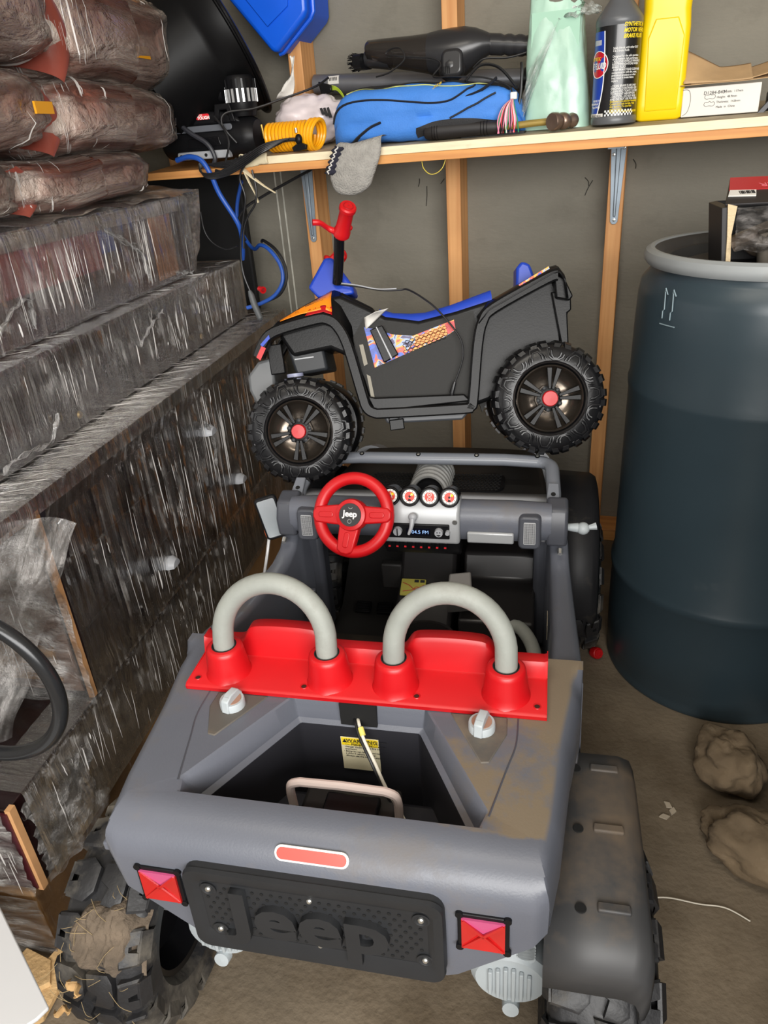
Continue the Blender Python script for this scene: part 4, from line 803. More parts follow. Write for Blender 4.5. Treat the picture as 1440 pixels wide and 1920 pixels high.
# --- main body
core = [(0.525, 0.200), (0.503, 0.222), (0.40, 0.258), (0.385, 0.258), (0.326, 0.222), (0.300, 0.204), (0.235, 0.187), (0.16, 0.195), (0.09, 0.207), (-0.035, 0.245), (-0.048, 0.20), (-0.045, 0.10), (0.02, 0.07), (0.11, 0.01), (0.145, 0.002), (0.33, 0.018), (0.355, 0.04), (0.378, 0.13), (0.42, 0.155), (0.50, 0.15)]
MB().prism(core, -0.068, -0.232, 'xz').build('main_body', M_QB, atv, bev=0.008, seg=3)
tank = MB().prism([(0.52, 0.208), (0.50, 0.228), (0.40, 0.268), (0.385, 0.268), (0.322, 0.226), (0.33, 0.18), (0.50, 0.17)], -0.10, -0.20, 'xz').build('tank_cover', M_QB, atv, bev=0.008, seg=3)
def band(path, y, wy, wz):
    R_ = []; n = len(path)
    for i, (x, z) in enumerate(path):
        x0, z0 = path[max(0, i-1)]; x1, z1 = path[min(n-1, i+1)]; dx, dz = x1-x0, z1-z0; l = sqrt(dx*dx+dz*dz); nx, nz_ = -dz/l, dx/l
        h = wz/2
        R_.append([Vector((x+nx*h, y-wy, z+nz_*h)), Vector((x+nx*h, y-0.003, z+nz_*h)), Vector((x+nx*(h-0.003), y, z+nz_*(h-0.003))), Vector((x-nx*(h-0.003), y, z-nz_*(h-0.003))), Vector((x-nx*h, y-0.003, z-nz_*h)), Vector((x-nx*h, y-wy, z-nz_*h))])
    return MB().rings(R_, cap0=True, cap1=True)
PTH = [(0.566, 0.158), (0.553, 0.180), (0.525, 0.202), (0.44, 0.214), (0.415, 0.211), (0.397, 0.195), (0.382, 0.155), (0.366, 0.055), (0.360, 0.028), (0.346, 0.016), (0.32, 0.012), (0.17, 0.001), (0.152, 0.003), (0.145, 0.018), (0.125, 0.12), (0.110, 0.165), (0.085, 0.188), (-0.02, 0.228), (-0.042, 0.232)]
PS = [(p.x, p.z) for p in catmull([(x, 0, z) for x, z in PTH], 4)]
band(PS, -0.036, 0.032, 0.021).build('side_frame', M_QB, atv, ang=40)
band([(x, z) for x, z in PS], -0.232, 0.032, 0.021).build('side_frame', M_QB, atv, ang=40)
# front fender top over the near wheel, stepping up to the tank
def fend(y0, y1):
    s = 1 if y0 > y1 else -1
    R_ = []
    for (x, z, zt) in ((0.562, 0.170, 0.172), (0.545, 0.192, 0.196), (0.520, 0.208, 0.226), (0.47, 0.218, 0.252), (0.42, 0.222, 0.270), (0.40, 0.212, 0.277), (0.388, 0.190, 0.272), (0.372, 0.130, 0.25)):
        R_.append([Vector((x, y0, z)), Vector((x, y0-s*0.012, z+0.008)), Vector((x, y0-s*0.03, (z+zt)/2+0.006)), Vector((x, y1, zt))])
    return MB().rings(R_, closed=False)
fend(-0.040, -0.115).build('front_fender', M_QB, atv, thick=0.004, ang=40)
fend(-0.26, -0.185).build('front_fender', M_QB, atv, thick=0.004, ang=40)
MB().prism([(0.515, 0.19), (0.44, 0.198), (0.432, 0.115), (0.50, 0.112)], -0.075, -0.225, 'xz').build('inner_housing', M_QG, atv, bev=0.006)
for z in (0.168, 0.145): MB().box((0.478, -0.0745, z), (0.04, 0.002, 0.0025)).build('housing_groove', M_SILVER, atv)
MB().prism([(0.602, 0.095), (0.60, 0.125), (0.575, 0.15), (0.545, 0.155), (0.545, 0.10), (0.575, 0.07), (0.59, 0.06)], -0.07, -0.23, 'xz').build('front_bumper', mat('bumper_grey_plastic', '5c5e60', 0.45), atv, bev=0.006)
MB().box((0.535, -0.072, 0.15), (0.03, 0.012, 0.06)).build('bumper_bracket', M_QB, atv, bev=0.002)
MB().lathe([(0.017, 0), (0.017, 0.028)], 20, TRS(0.50, -0.065, 0.088)).build('shock_sleeve', mat('shock_violet', '8f93ad', 0.4), atv)
for z in (0.096, 0.106): MB().lathe([(0.0175, 0), (0.0175, 0.003)], 20, TRS(0.50, -0.065, z)).build('shock_band', M_INK, atv)
# nose decal strip and fender decals, laid on the fender skin
def skin(x, d):  # point on near fender skin, d = 0 at the lip .. 1 at the tank
    T = ((0.562, 0.170, 0.172), (0.545, 0.192, 0.196), (0.520, 0.208, 0.226), (0.47, 0.218, 0.252), (0.42, 0.222, 0.270), (0.40, 0.212, 0.277), (0.388, 0.190, 0.272))
    for a, b in zip(T, T[1:]):
        if b[0] <= x <= a[0]:
            t = (a[0]-x)/(a[0]-b[0]); z = a[1]+(b[1]-a[1])*t; zt = a[2]+(b[2]-a[2])*t; break
    Q = [(-0.040, z), (-0.052, z+0.008), (-0.07, (z+zt)/2+0.006), (-0.115, zt)]; f = min(2.999, d*3); i = int(f); t = f-i
    return Vector((x, Q[i][0]+(Q[i+1][0]-Q[i][0])*t, Q[i][1]+(Q[i+1][1]-Q[i][1])*t))+Vector((0, 0.0032, 0.0036))
def skinpatch(name, xf, df, m, nu=10, nv=6):
    return MB().grid(nu, nv, lambda a, b: skin(xf(a, b), df(a, b))).build(name, m, atv, thick=0.0006)
skinpatch('orange_decal', lambda a, b: 0.512-0.107*a, lambda a, b: 0.30+0.06*(1-a)+(0.14+0.50*a)*b, M_ORG)
skinpatch('amber_decal', lambda a, b: 0.505-0.06*a, lambda a, b: 0.33+(0.08+0.22*a)*b, M_YLO) if False else None
skinpatch('red_decal', lambda a, b: 0.452-0.048*a+0.006*(1-b)*(1-a), lambda a, b: 0.06+0.40*b-0.15*a*(1-b)*0, M_RED)
M_DK = mat('black_decal', '201c1a', 0.4)
for k in range(4):
    skinpatch('claw_streak', lambda a, b, k=k: 0.500-0.012*k-0.055*a, lambda a, b, k=k: 0.44+0.10*k*0.8+0.05*a+(0.05*(1-a))*b, M_DK, 8, 2)
MB().prism([(0.567, 0.157), (0.553, 0.178), (0.545, 0.172), (0.560, 0.150)], -0.034, -0.0325, 'xz').build('nose_decal', M_RED, atv)
MB().prism([(0.555, 0.181), (0.535, 0.197), (0.534, 0.190), (0.552, 0.175)], -0.034, -0.0325, 'xz').build('nose_decal', M_BLUE, atv)
# foot recess panel, graphics, seat
MB().prism([(0.350, 0.04), (0.372, 0.17), (0.345, 0.205), (0.235, 0.178), (0.125, 0.19), (0.120, 0.13), (0.15, 0.015), (0.34, 0.02)], -0.062, -0.07, 'xz').build('side_panel', mat('quad_panel_plastic', '1f1e1c', 0.5, spec=0.2, bump=0.08, bs=200), atv)
MB().prism([(0.357, 0.052), (0.340, 0.046), (0.162, 0.030), (0.150, 0.014), (0.345, 0.018)], -0.042, -0.066, 'xz').build('foot_rest', M_QB, atv, bev=0.003)
gp = MB().prism([(0.346, 0.188), (0.325, 0.182), (0.29, 0.166), (0.25, 0.158), (0.165, 0.178), (0.164, 0.158), (0.185, 0.148), (0.335, 0.106)], -0.0612, -0.0618, 'xz').build('flame_graphic', M_GR, atv)
MB().prism([(0.245, 0.155), (0.165, 0.1765), (0.164, 0.160), (0.186, 0.149), (0.25, 0.135)], -0.0605, -0.0612, 'xz').build('orange_graphic', M_ORG, gp)
MB().prism([(0.184, 0.1715), (0.165, 0.1765), (0.164, 0.159), (0.180, 0.151)], -0.0600, -0.0606, 'xz').build('red_graphic', M_RED, gp)
hx_ = MB()
for j in range(4):
    for i in range(9):
        x = 0.268-i*0.0098-(0.0049 if j % 2 else 0); z = 0.129+j*0.0062+i*0.0022
        hx_.tube([Vector((x+0.0048*cos(t), -0.0603, z+0.0034*sin(t))) for t in [2*pi*q/6 for q in range(6)]], 0.0006, 4, closed=True)
hx_.build('scale_pattern', M_DK, gp)['kind'] = 'stuff'
fl_ = MB().grid(6, 6, lambda a, b: (0.343-0.052*a*(1-0.5*b), -0.060+0.022*a*b+0.012*a, 0.183+0.034*a+0.024*b*(1-a)-0.006*a*b)).build('peeled_sticker', M_PAPER, atv, thick=0.0006)
ch = MB().prism([(0.334, 0.180), (0.308, 0.186), (0.283, 0.125), (0.314, 0.112)], -0.045, -0.062, 'xz').build('charger_box', M_QB, atv, bev=0.002)
MB().prism([(0.321, 0.1835), (0.319, 0.184), (0.296, 0.119), (0.299, 0.118)], -0.0440, -0.0452, 'xz').build('silver_edge', M_SILVER, ch)
MB().prism([(0.360, 0.155), (0.352, 0.155), (0.348, 0.115), (0.356, 0.112)], -0.0590, -0.0610, 'xz').build('label_strip', mat('aged_label', '8a8578', 0.6), atv)
MB().prism([(0.353, 0.095), (0.346, 0.09), (0.343, 0.045), (0.350, 0.043)], -0.0590, -0.0610, 'xz').build('label_strip', MATS['aged_label'], atv)
se = [[Vector((x, y, z+d)) for (y, d) in ((-0.072, -0.024), (-0.074, -0.008), (-0.085, 0.001), (-0.15, 0.006), (-0.215, 0.001), (-0.226, -0.008), (-0.228, -0.024))] for (x, z) in ((0.312, 0.221), (0.285, 0.209), (0.25, 0.203), (0.22, 0.201), (0.17, 0.208), (0.118, 0.219), (0.085, 0.226))]
MB().rings(se, closed=False).build('seat', M_BLUE, atv, ang=50)
MB().prism([(0.03, 0.225), (0.025, 0.268), (0.013, 0.280), (-0.003, 0.272), (-0.012, 0.24)], -0.12, -0.18, 'xz').build('back_rest', M_BLUE, atv, bev=0.006)
# rear fender shell, its inner wall and the tail box
R_ = []
for (x, z) in ((0.118, 0.165), (0.095, 0.188), (0.03, 0.214), (-0.03, 0.238), (-0.045, 0.240), (-0.054, 0.225), (-0.056, 0.19)):
    R_.append([Vector((x, -0.036, z-0.004)), Vector((x, -0.045, z+0.006)), Vector((x, -0.075, z+0.014)), Vector((x, -0.12, z+0.010))])
MB().rings(R_, closed=False).build('rear_fender', M_QB, atv, thick=0.004, ang=50)
MB().rings([[Vector((p.x, -0.30-p.y, p.z)) for p in r] for r in R_], closed=False).build('rear_fender', M_QB, atv, thick=0.004, ang=50)
MB().prism([(-0.03, 0.246), (0.03, 0.222), (0.033, 0.226), (-0.028, 0.252)], -0.05, -0.062, 'xz').build('fender_decal', M_GR, atv)
MB().prism([(0.105, 0.165), (0.09, 0.18), (-0.03, 0.225), (-0.042, 0.10), (0.02, 0.085), (0.085, 0.06), (0.128, -0.012), (0.135, 0.02)], -0.085, -0.10, 'xz').build('inner_arch', mat('quad_arch_plastic', '242321', 0.55, spec=0.2), atv)
MB().prism([(-0.030, 0.205), (-0.068, 0.195), (-0.066, 0.165), (-0.058, 0.16), (-0.055, 0.10), (-0.04, 0.10), (-0.035, 0.15)], -0.06, -0.24, 'xz').build('tail_box', M_QB, atv, bev=0.003)
MB().prism([(-0.036, 0.236), (-0.056, 0.225), (-0.069, 0.190), (-0.062, 0.182), (-0.036, 0.19)], -0.045, -0.085, 'xz').build('tail_lamp_housing', M_QB, atv, bev=0.003)
tb = MB().prism([(0.335, 0.012), (0.325, -0.010), (0.17, -0.022), (0.155, -0.008), (0.15, 0.005)], -0.07, -0.23, 'xz').build('battery_tray', mat('tray_grey_plastic', '4a4c50', 0.45), atv, bev=0.004)
MB().box((0.305, -0.066, -0.014), (0.03, 0.012, 0.022)).build('tray_clip', M_QB, tb, bev=0.002)
for x in (0.19, 0.183, 0.176, 0.30, 0.32): MB().box((x, -0.069, 0.0), (0.003, 0.006, 0.012)).build('tray_rib', M_INK, tb)
# steering: blue cowl, bars, grips
MB().add([(0.452, -0.115, 0.285), (0.452, -0.185, 0.285), (0.365, -0.19, 0.268), (0.365, -0.11, 0.268), (0.44, -0.11, 0.262), (0.44, -0.19, 0.262), (0.40, -0.17, 0.345), (0.40, -0.13, 0.345), (0.385, -0.13, 0.340), (0.385, -0.17, 0.340)], []) if False else None
cw = MB(); cw.rings([[Vector(p) for p in r] for r in ([(0.435, -0.105, 0.262), (0.435, -0.195, 0.262), (0.360, -0.195, 0.262), (0.360, -0.105, 0.262)], [(0.455, -0.108, 0.288), (0.455, -0.192, 0.288), (0.362, -0.190, 0.280), (0.362, -0.110, 0.280)], [(0.415, -0.125, 0.345), (0.415, -0.175, 0.345), (0.398, -0.172, 0.344), (0.398, -0.128, 0.344)])], cap0=True, cap1=True)
cw.build('steering_cowl', M_BLUE, atv, bev=0.006, seg=3)
brn = [(0.392, -0.105, 0.287), (0.378, -0.075, 0.335), (0.370, -0.052, 0.366)]; brf = [(0.412, -0.195, 0.287), (0.41, -0.215, 0.33), (0.405, -0.235, 0.35)]
MB().tube(catmull(brn, 5), 0.0105, 14).build('handle_bar', M_BLACKG, atv); MB().tube(catmull(brf, 5), 0.0105, 14).build('handle_bar', M_BLACKG, atv)
def grip(p0, d, lev):
    d = Vector(d).normalized(); q = d.to_track_quat('Z', 'Y').to_matrix().to_4x4(); M_ = Matrix.Translation(p0) @ q
    g = MB().lathe([(0.0, -0.012), (0.014, -0.012), (0.0168, -0.008), (0.0168, 0.002), (0.0145, 0.006), (0.0138, 0.044), (0.0145, 0.050), (0.0166, 0.052), (0.0166, 0.058), (0.0145, 0.061), (0.0, 0.061)], 28, M_, cap0=False).build('grip', M_RED, atv, ang=30)
    tp = p0+d*0.0615
    MB().lathe([(0.0105, 0.0612), (0.0100, 0.0622), (0.0085, 0.0622), (0.008, 0.0608)], 24, M_, cap0=False).lathe([(0.002, 0.0612), (0, 0.0618)], 10, M_, cap0=False).build('grip_end_ring', mat('dark_red_plastic', 'a30d14', 0.45), g)
    MB().tube(catmull([p0+Vector((0.012, 0, 0.0)), p0+Vector(lev[0]), p0+Vector(lev[1]), p0+Vector(lev[2])], 4), [0.0062]*4+[0.0052]*5+[0.006]*4, 10).build('brake_lever', M_RED, g)
    MB().ball(p0+Vector((-0.016, 0.0, 0.004)), 0.0055, 12, 8).build('grip_knob', M_RED, g)
grip(Vector((0.362, -0.045, 0.374)), (-0.35, 0.72, 0.52), ((0.026, 0.006, 0.008), (0.038, 0.022, 0.016), (0.052, 0.028, 0.018)))
grip(Vector((0.402, -0.245, 0.358)), (-0.05, -0.85, 0.30), ((0.022, -0.006, 0.010), (0.026, -0.02, 0.012), (0.024, -0.036, 0.010)))
# loose lead with plug, draped over the bike
ld = empty('loose_charger_lead', 'thin black lead with a small plug draped over the side of the toy quad bike', 'cable', AM)
MB().tube(catmull([(0.385, -0.10, 0.283), (0.345, -0.095, 0.272), (0.30, -0.09, 0.258), (0.265, -0.09, 0.254), (0.25, -0.085, 0.252), (0.225, -0.065, 0.232), (0.195, -0.048, 0.20), (0.16, -0.040, 0.145), (0.155, -0.040, 0.11), (0.165, -0.042, 0.08), (0.178, -0.044, 0.055)], 7), 0.0019, 7).build('lead', M_CABLEK, ld)
MB().tube([(0.178, -0.044, 0.056), (0.186, -0.045, 0.036), (0.187, -0.045, 0.030)], [0.0035, 0.0048, 0.003], 10).build('plug', M_CABLEK, ld)
MB().tube(catmull([(0.383, -0.098, 0.285), (0.35, -0.093, 0.2755), (0.31, -0.09, 0.262), (0.272, -0.089, 0.2575)], 6), 0.0014, 6).build('silver_sleeve', M_SILVER, ld)
# ================================================================ wall shelf
def sz(x, y): return 1.1195+0.006*x+(y+0.25)*0.085      # top of the board
shf = empty('wall_shelf', 'cream painted wooden board shelf on metal brackets along the back wall', 'shelf', TRS(0, 0, 0))
def slab(x0, x1, y0, y1, lo, hi):
    V = []
    for d in (lo, hi):
        for (x, y) in ((x0, y0), (x1, y0), (x1, y1), (x0, y1)): V.append((x, y, sz(x, y)+d))
    m = MB(); m.add(V, [(3, 2, 1, 0), (4, 5, 6, 7), (0, 1, 5, 4), (1, 2, 6, 5), (2, 3, 7, 6), (3, 0, 4, 7)]); return m
slab(-0.455, 1.3, -0.25, 0.085, -0.0175, 0.0).build('shelf_board', M_CREAM, shf, bev=0.0012)
MATS['cream_painted_wood']
slab(-0.75, 1.3, -0.252, -0.215, -0.0355, -0.0178).build('front_joist', M_JOIST, shf, bev=0.001)
slab(-0.75, -0.457, -0.215, 0.085, -0.0355, -0.0178).build('under_board', M_JOIST, shf, bev=0.001)
for (X, zb) in ((-0.4064, 0.893), (0.4064, 0.912)):
    zt = 1.085
    br = MB().prism([(-0.018, zt), (0.018, zt), (0.009, zb), (0.004, zb-0.006), (-0.004, zb-0.006), (-0.009, zb)], -0.004, -0.0012, 'xz').build('bracket', M_STEEL, shf, M=TRS(X, 0, 0), bev=0.0005)
    MB().prism([(-0.006, zt), (0.006, zt), (0.003, zb+0.012), (-0.003, zb+0.012)], -0.0095, -0.003, 'xz').build('bracket_rib', M_STEEL, br, bev=0.002, M=Matrix())
    MB().prism([(-0.017, -0.20), (0.017, -0.20), (0.018, -0.004), (-0.018, -0.004)], zt-0.003, zt).build('bracket_arm', M_STEEL, br, M=Matrix())
    for (dx, dz) in ((-0.011, -0.022), (0.012, -0.008), (0, zb-zt+0.004)):
        MB().lathe([(0.0042, 0), (0.0036, 0.002), (0.0014, 0.0024), (0, 0.0012)], 12, TRS(dx, -0.004, zt+dz, 0, RAD(90)), cap0=False).build('bracket_screw', M_SCREW, br)
# torn paint skin at the broken end of the board
M_SKIN = mat('torn_paper_skin', 'dccfae', 0.8, var=0.12, vs=30)
sk = MB().grid(14, 8, lambda a, b: (-0.470+0.075*a, -0.2535-0.004*sin(b*3), 1.124-0.030*b*(1-0.25*a)+0.003*nz(a*6, b*5)-0.004*a*0)).build('torn_skin', M_SKIN, shf, thick=0.002)
MB().tube([(-0.462, -0.258, 1.094), (-0.448, -0.262, 1.062), (-0.436, -0.262, 1.035), (-0.432, -0.26, 1.016)], [0.006, 0.005, 0.003, 0.005], 6, flat=0.4).build('paper_strip', M_SKIN, shf)
MB().tube([(-0.462, -0.258, 1.092), (-0.435, -0.264, 1.072), (-0.405, -0.268, 1.052), (-0.378, -0.268, 1.036)], [0.009, 0.006, 0.004, 0.003], 6, flat=0.4).build('paper_strip', M_SKIN, shf)
# ---------------------------------------------------------------- brake fluid bottle
def wraptxt(name, s, size, m, par, r, a0, z, cyl_scale=1.0, sp=1.0, shear=0.0, off=0.0, ax='LEFT', lines=1.0):
    o = text(name, s, size, m, None, None, ext=0.0001, ax=ax, spacing=sp, shear=shear, offset=off, xs=cyl_scale)
    for v in o.data.vertices:
        a = a0+v.co.x/r; zz = z+v.co.y; rr = r+0.0004+v.co.z; v.co = (rr*cos(a), rr*sin(a), zz)
    o.parent = par; o.matrix_local = Matrix(); return o
def patch(name, a0, a1, z0, z1, r, m, par, shape=None):
    def f(a, b):
        an = a0+(a1-a0)*a; return (r*cos(an), r*sin(an), z0+(z1-z0)*b)
    return MB().grid(24, 8, f).build(name, m, par)
bx_, by_ = 0.396, -0.185
M_BOT = mat('bottle_grey_plastic', '57595c', 0.35, var=0.04, vs=20)
bt2 = empty('brake_fluid_bottle', 'dark grey brake fluid bottle with a black label on the shelf', 'bottle', TRS(bx_, by_, sz(bx_, by_)+0.0008))
RB = 0.0465
MB().lathe([(0.040, 0.0), (0.0455, 0.002), (RB, 0.006), (RB, 0.013), (RB-0.0012, 0.015), (RB-0.0012, 0.178), (RB, 0.180), (RB, 0.186), (0.0455, 0.191), (0.030, 0.212), (0.019, 0.226), (0.0175, 0.229), (0.0175, 0.24)], 56).build('bottle_body', M_BOT, bt2, ang=45)
MB().lathe([(0.0195, 0.230), (0.0195, 0.258), (0.0175, 0.260), (0, 0.260)], 24).build('screw_cap', mat('bottle_cap_plastic', '3f4144', 0.4), bt2)
# the label; angles measured round the bottle, camera side is about -88 degrees
rl = RB-0.0009; A = RAD(-88)
patch('label', A-RAD(120), A+RAD(120), 0.0165, 0.1765, rl, mat('label_black', '17181a', 0.3, coat=0.3), bt2)
MB().grid(30, 20, lambda a, b: ((rl+0.0003)*cos(A-RAD(120)+(RAD(88)-RAD(17)*(2*b-1)**2*(1 if b < 0.5 else 0.25))*a), (rl+0.0003)*sin(A-RAD(120)+(RAD(88)-RAD(17)*(2*b-1)**2*(1 if b < 0.5 else 0.25))*a), 0.0165+0.152*b)).build('blue_panel', mat('label_blue', '2342a8', 0.3), bt2)
MB().tube([((rl+0.0004)*cos(A-RAD(120)+RAD(88)-RAD(17)*(2*b-1)**2*(1 if b < 0.5 else 0.25)), (rl+0.0004)*sin(A-RAD(120)+RAD(88)-RAD(17)*(2*b-1)**2*(1 if b < 0.5 else 0.25)), 0.0165+0.152*b) for b in [k/20 for k in range(21)]], 0.0010, 5).build('white_piping', M_INKW, bt2)
MB().rings([[Vector(((rl+0.0009)*cos(A-RAD(52)+RAD(30)*k*cos(t)), (rl+0.0009)*sin(A-RAD(52)+RAD(30)*k*cos(t)), 0.111+0.0235*k*sin(t))) for t in [2*pi*q/40 for q in range(40)]] for k in (1.0, 0.02)]).build('red_oval', mat('label_red', 'c21a2c', 0.3), bt2)
MB().tube([((rl+0.0010)*cos(A-RAD(52)+RAD(30)*cos(t)), (rl+0.0010)*sin(A-RAD(52)+RAD(30)*cos(t)), 0.111+0.0235*sin(t)) for t in [2*pi*q/40 for q in range(40)]], 0.0008, 5, closed=True).build('oval_outline', M_INKW, bt2)
wraptxt('oval_text', 'BRAKE FLUID', 0.0155, M_INKW, bt2, rl+0.0012, A-RAD(27), 0.108, 0.75, shear=0.2, ax='RIGHT', off=0.0003)
wraptxt('oval_small_text', 'SYNTHETIC', 0.0085, M_INKY, bt2, rl+0.0012, A-RAD(42), 0.121, 0.8, ax='RIGHT')
patch('red_badge', A-RAD(75), A-RAD(44), 0.145, 0.154, rl+0.0006, mat('badge_grey', 'b9bcc6', 0.4), bt2)
wraptxt('blue_panel_text', 'PROTECTS\nPERFORMANCE\nMeets FMVSS', 0.0058, M_INKW, bt2, rl+0.0006, A-RAD(38), 0.040, 0.8, ax='RIGHT')
wraptxt('yellow_heading', 'SYNTHETIC HD\nMOTOR VEHICLE\nBRAKE FLUID', 0.0098, M_INKY, bt2, rl, A+RAD(12), 0.1655, 0.82, shear=0.25, off=0.00025)
body = ['Safely blends with other DOT', '4 & 3 brake fluids', '', 'Designed for the safe operation', 'of all modern high performance', '- FOLLOW VEHICLE MANUFACT', 'RECOMMENDATIONS WHEN', 'BRAKE FLUID', '- KEEP BRAKE FLUID CLEAN AND', 'contamination with dirt, water,', 'petroleum products or other', 'may result in brake failure', 'repairs', '', '- STORE BRAKE FLUID ONLY', 'ORIGINAL CONTAINER. KEEP', 'CLEAN AND TIGHTLY CLOSED', 'TO PREVENT ABSORPTION', '- CAUTION - DO NOT REFILL', 'AND DO NOT USE FOR OTHER']
for k, s_ in enumerate(body):
    if s_: wraptxt('label_line', s_, 0.0056, M_INKW, bt2, rl, A-RAD(11), 0.1365-k*0.00475, 0.8)
for k, s_ in enumerate(['Swallowed call a physician immediately.', 'Contact with eyes and skin. Wash', 'after handling. If in eyes flush', 'several minutes.', 'KEEP OUT OF REACH OF CHILDREN']):
    wraptxt('label_line', s_, 0.0056, M_INKY, bt2, rl, A-RAD(11), 0.0425-k*0.0047, 0.72)
ck = MB()
for j in range(3):
    for i in range(18):
        if (i+j) % 2 == 0:
            a = A-RAD(24)+i*0.075; ck.grid(1, 1, lambda u, v, a=a, j=j: ((rl+0.0004)*cos(a+0.075*u), (rl+0.0004)*sin(a+0.075*u), 0.0105+0.0036*(j+v)))
patch('checker_ground', A-RAD(26), A+RAD(60), 0.0165, 0.0185, rl+0.0002, MATS['label_black'], bt2)
for i_, q in enumerate(ck.v): q.z += 0.0062
ck.build('checker_square', M_INKW, bt2)['kind'] = 'stuff'
patch('white_corner', A-RAD(95), A-RAD(28), 0.0165, 0.0225, rl+0.0007, M_PAPER, bt2)
wraptxt('volume_text', '32 FL OZ (946 mL)', 0.0046, M_INK, bt2, rl+0.0008, A-RAD(33), 0.0185, 0.8, ax='RIGHT')
# ---------------------------------------------------------------- yellow jug
jx, jy = 0.486, -0.145
jug = empty('yellow_jug', 'tall bright yellow plastic jug standing beside the brake fluid bottle', 'jug', TRS(jx, jy, sz(jx, jy-0.03)+0.0008, RAD(2)))
R_ = []
for (z, w, d, r, sh) in ((0.0, 0.080, 0.056, 0.010, 0), (0.004, 0.092, 0.064, 0.012, 0), (0.03, 0.095, 0.068, 0.013, 0), (0.11, 0.094, 0.068, 0.014, 0), (0.165, 0.094, 0.067, 0.015, 0), (0.195, 0.090, 0.062, 0.018, 0), (0.222, 0.092, 0.062, 0.018, 0), (0.25, 0.093, 0.062, 0.02, 0), (0.275, 0.06, 0.05, 0.02, -0.01), (0.29, 0.036, 0.036, 0.017, -0.016), (0.305, 0.034, 0.034, 0.016, -0.018)):
    R_.append([Vector((x, y, z)) for x, y in rrect(w, d, r, 6, sh, 0)])
MB().rings(R_, cap0=True, cap1=True).build('jug_body', M_YEL, jug, ang=50)
MB().prism([(-0.030, 0.018), (0.034, 0.018), (0.036, 0.150), (0.022, 0.182), (-0.022, 0.182), (-0.034, 0.150)], -0.0335, -0.0355, 'xz', top=0.96).build('label_panel', M_YEL, jug, bev=0.003)
MB().lathe([(0.019, 0.300), (0.019, 0.325), (0, 0.326)], 24, Matrix.Translation((-0.018, 0, 0))).build('jug_cap', M_BLACK, jug)
# ---------------------------------------------------------------- white part box with papers on top
wx, wy = 0.531, -0.175
wbx = empty('white_parts_box', 'small white cardboard parts box with black print at the end of the shelf', 'box', TRS(wx, wy, sz(wx, wy)+0.0025, RAD(-1)))
MB().box((0.0735, 0.05, 0.0265), (0.147, 0.10, 0.053)).build('box_body', M_PAPER, wbx, bev=0.0015)
MB().tube(catmull([(0.0, -0.0006, 0.050), (0.012, -0.0008, 0.048), (0.016, -0.0008, 0.03), (0.012, -0.0008, 0.01), (0.003, -0.0006, 0.003)], 5), 0.0005, 4).build('flap_line', mat('grey_line', '8b8880', 0.7), wbx)
TB = lambda x, z: TRS(x, -0.0006, z, 0, RAD(90))
text('part_number', 'D1284-8401', 0.0088, M_INK, wbx, TB(0.040, 0.041), ext=0.0001, ax='LEFT')
for k, s_ in enumerate(('Width:  117mm', 'Height:  48.9mm', 'Thickness:  14.8mm', 'Made  in  China')): text('spec_text', s_, 0.0056, M_INK, wbx, TB(0.078 if k == 0 else 0.066, 0.041-k*0.0088), ext=0.0001, ax='LEFT')
for z in (0.030, 0.017):
    MB().tube(catmull([(0.043+0.020*x, -0.0007, z+0.010*y) for x, y in ((0, 0.3), (0.08, 0.75), (0.35, 0.7), (0.5, 0.9), (0.65, 0.7), (0.92, 0.75), (1, 0.3), (0.8, 0.0), (0.5, 0.1), (0.2, 0.0))], 4, closed=True), 0.0003, 4, closed=True).build('pad_drawing', M_INK, wbx)
M_KRAFT = mat('kraft_paper', 'b99a72', 0.8, var=0.1, vs=20)
def sheet(z0, seed, x0, x1, y0, y1, amp, rise):
    return MB().grid(24, 12, lambda a, b: (x0+(x1-x0)*a, y0+(y1-y0)*b, z0+amp*sin(a*5+seed)*(0.4+0.6*b)+rise(a, b)))
zt = sz(0.6, -0.17)+0.058
sheets = (('crumpled brown paper sheet lying flat on the white parts box', 0, 0.525, 0.72, -0.185, -0.09, 0.0012, lambda a, b: 0.001+0.012*b+0.010*max(0, a-0.6)),
          ('folded brown paper with print, curling up toward the yellow jug', 1.4, 0.53, 0.66, -0.18, -0.10, 0.002, lambda a, b: 0.004+0.03*b+0.060*max(0, 0.55-a)*b),
          ('long brown paper sheet whose end curls up at the right', 2.5, 0.545, 0.74, -0.175, -0.08, 0.0016, lambda a, b: 0.003+0.022*b+0.05*max(0, a-0.45)**1.4))
for (lb, sd, x0, x1, y0, y1, am, rs) in sheets:
    tag(sheet(zt, sd, x0, x1, y0, y1, am, rs).build('brown_paper', M_KRAFT, thick=0.0008), lb, 'paper', 'brown papers on the white box')
bs = empty('black_tool_strap', 'black strap tool standing at the right end of the shelf behind the white box', 'tool', TRS(0.70, -0.17, sz(0.7, -0.2)))
MB().prism([(-0.025, 0.0), (-0.012, 0.0), (0.04, 0.06), (0.04, 0.075)], -0.006, 0.006, 'xz').build('strap_arm', mat('dark_grey_metal', '4c4c4e', 0.5, 0.4), bs, bev=0.001)
MB().box((0.02, 0.03, 0.02), (0.05, 0.03, 0.04)).build('tool_body', M_BLACK, bs, bev=0.004)
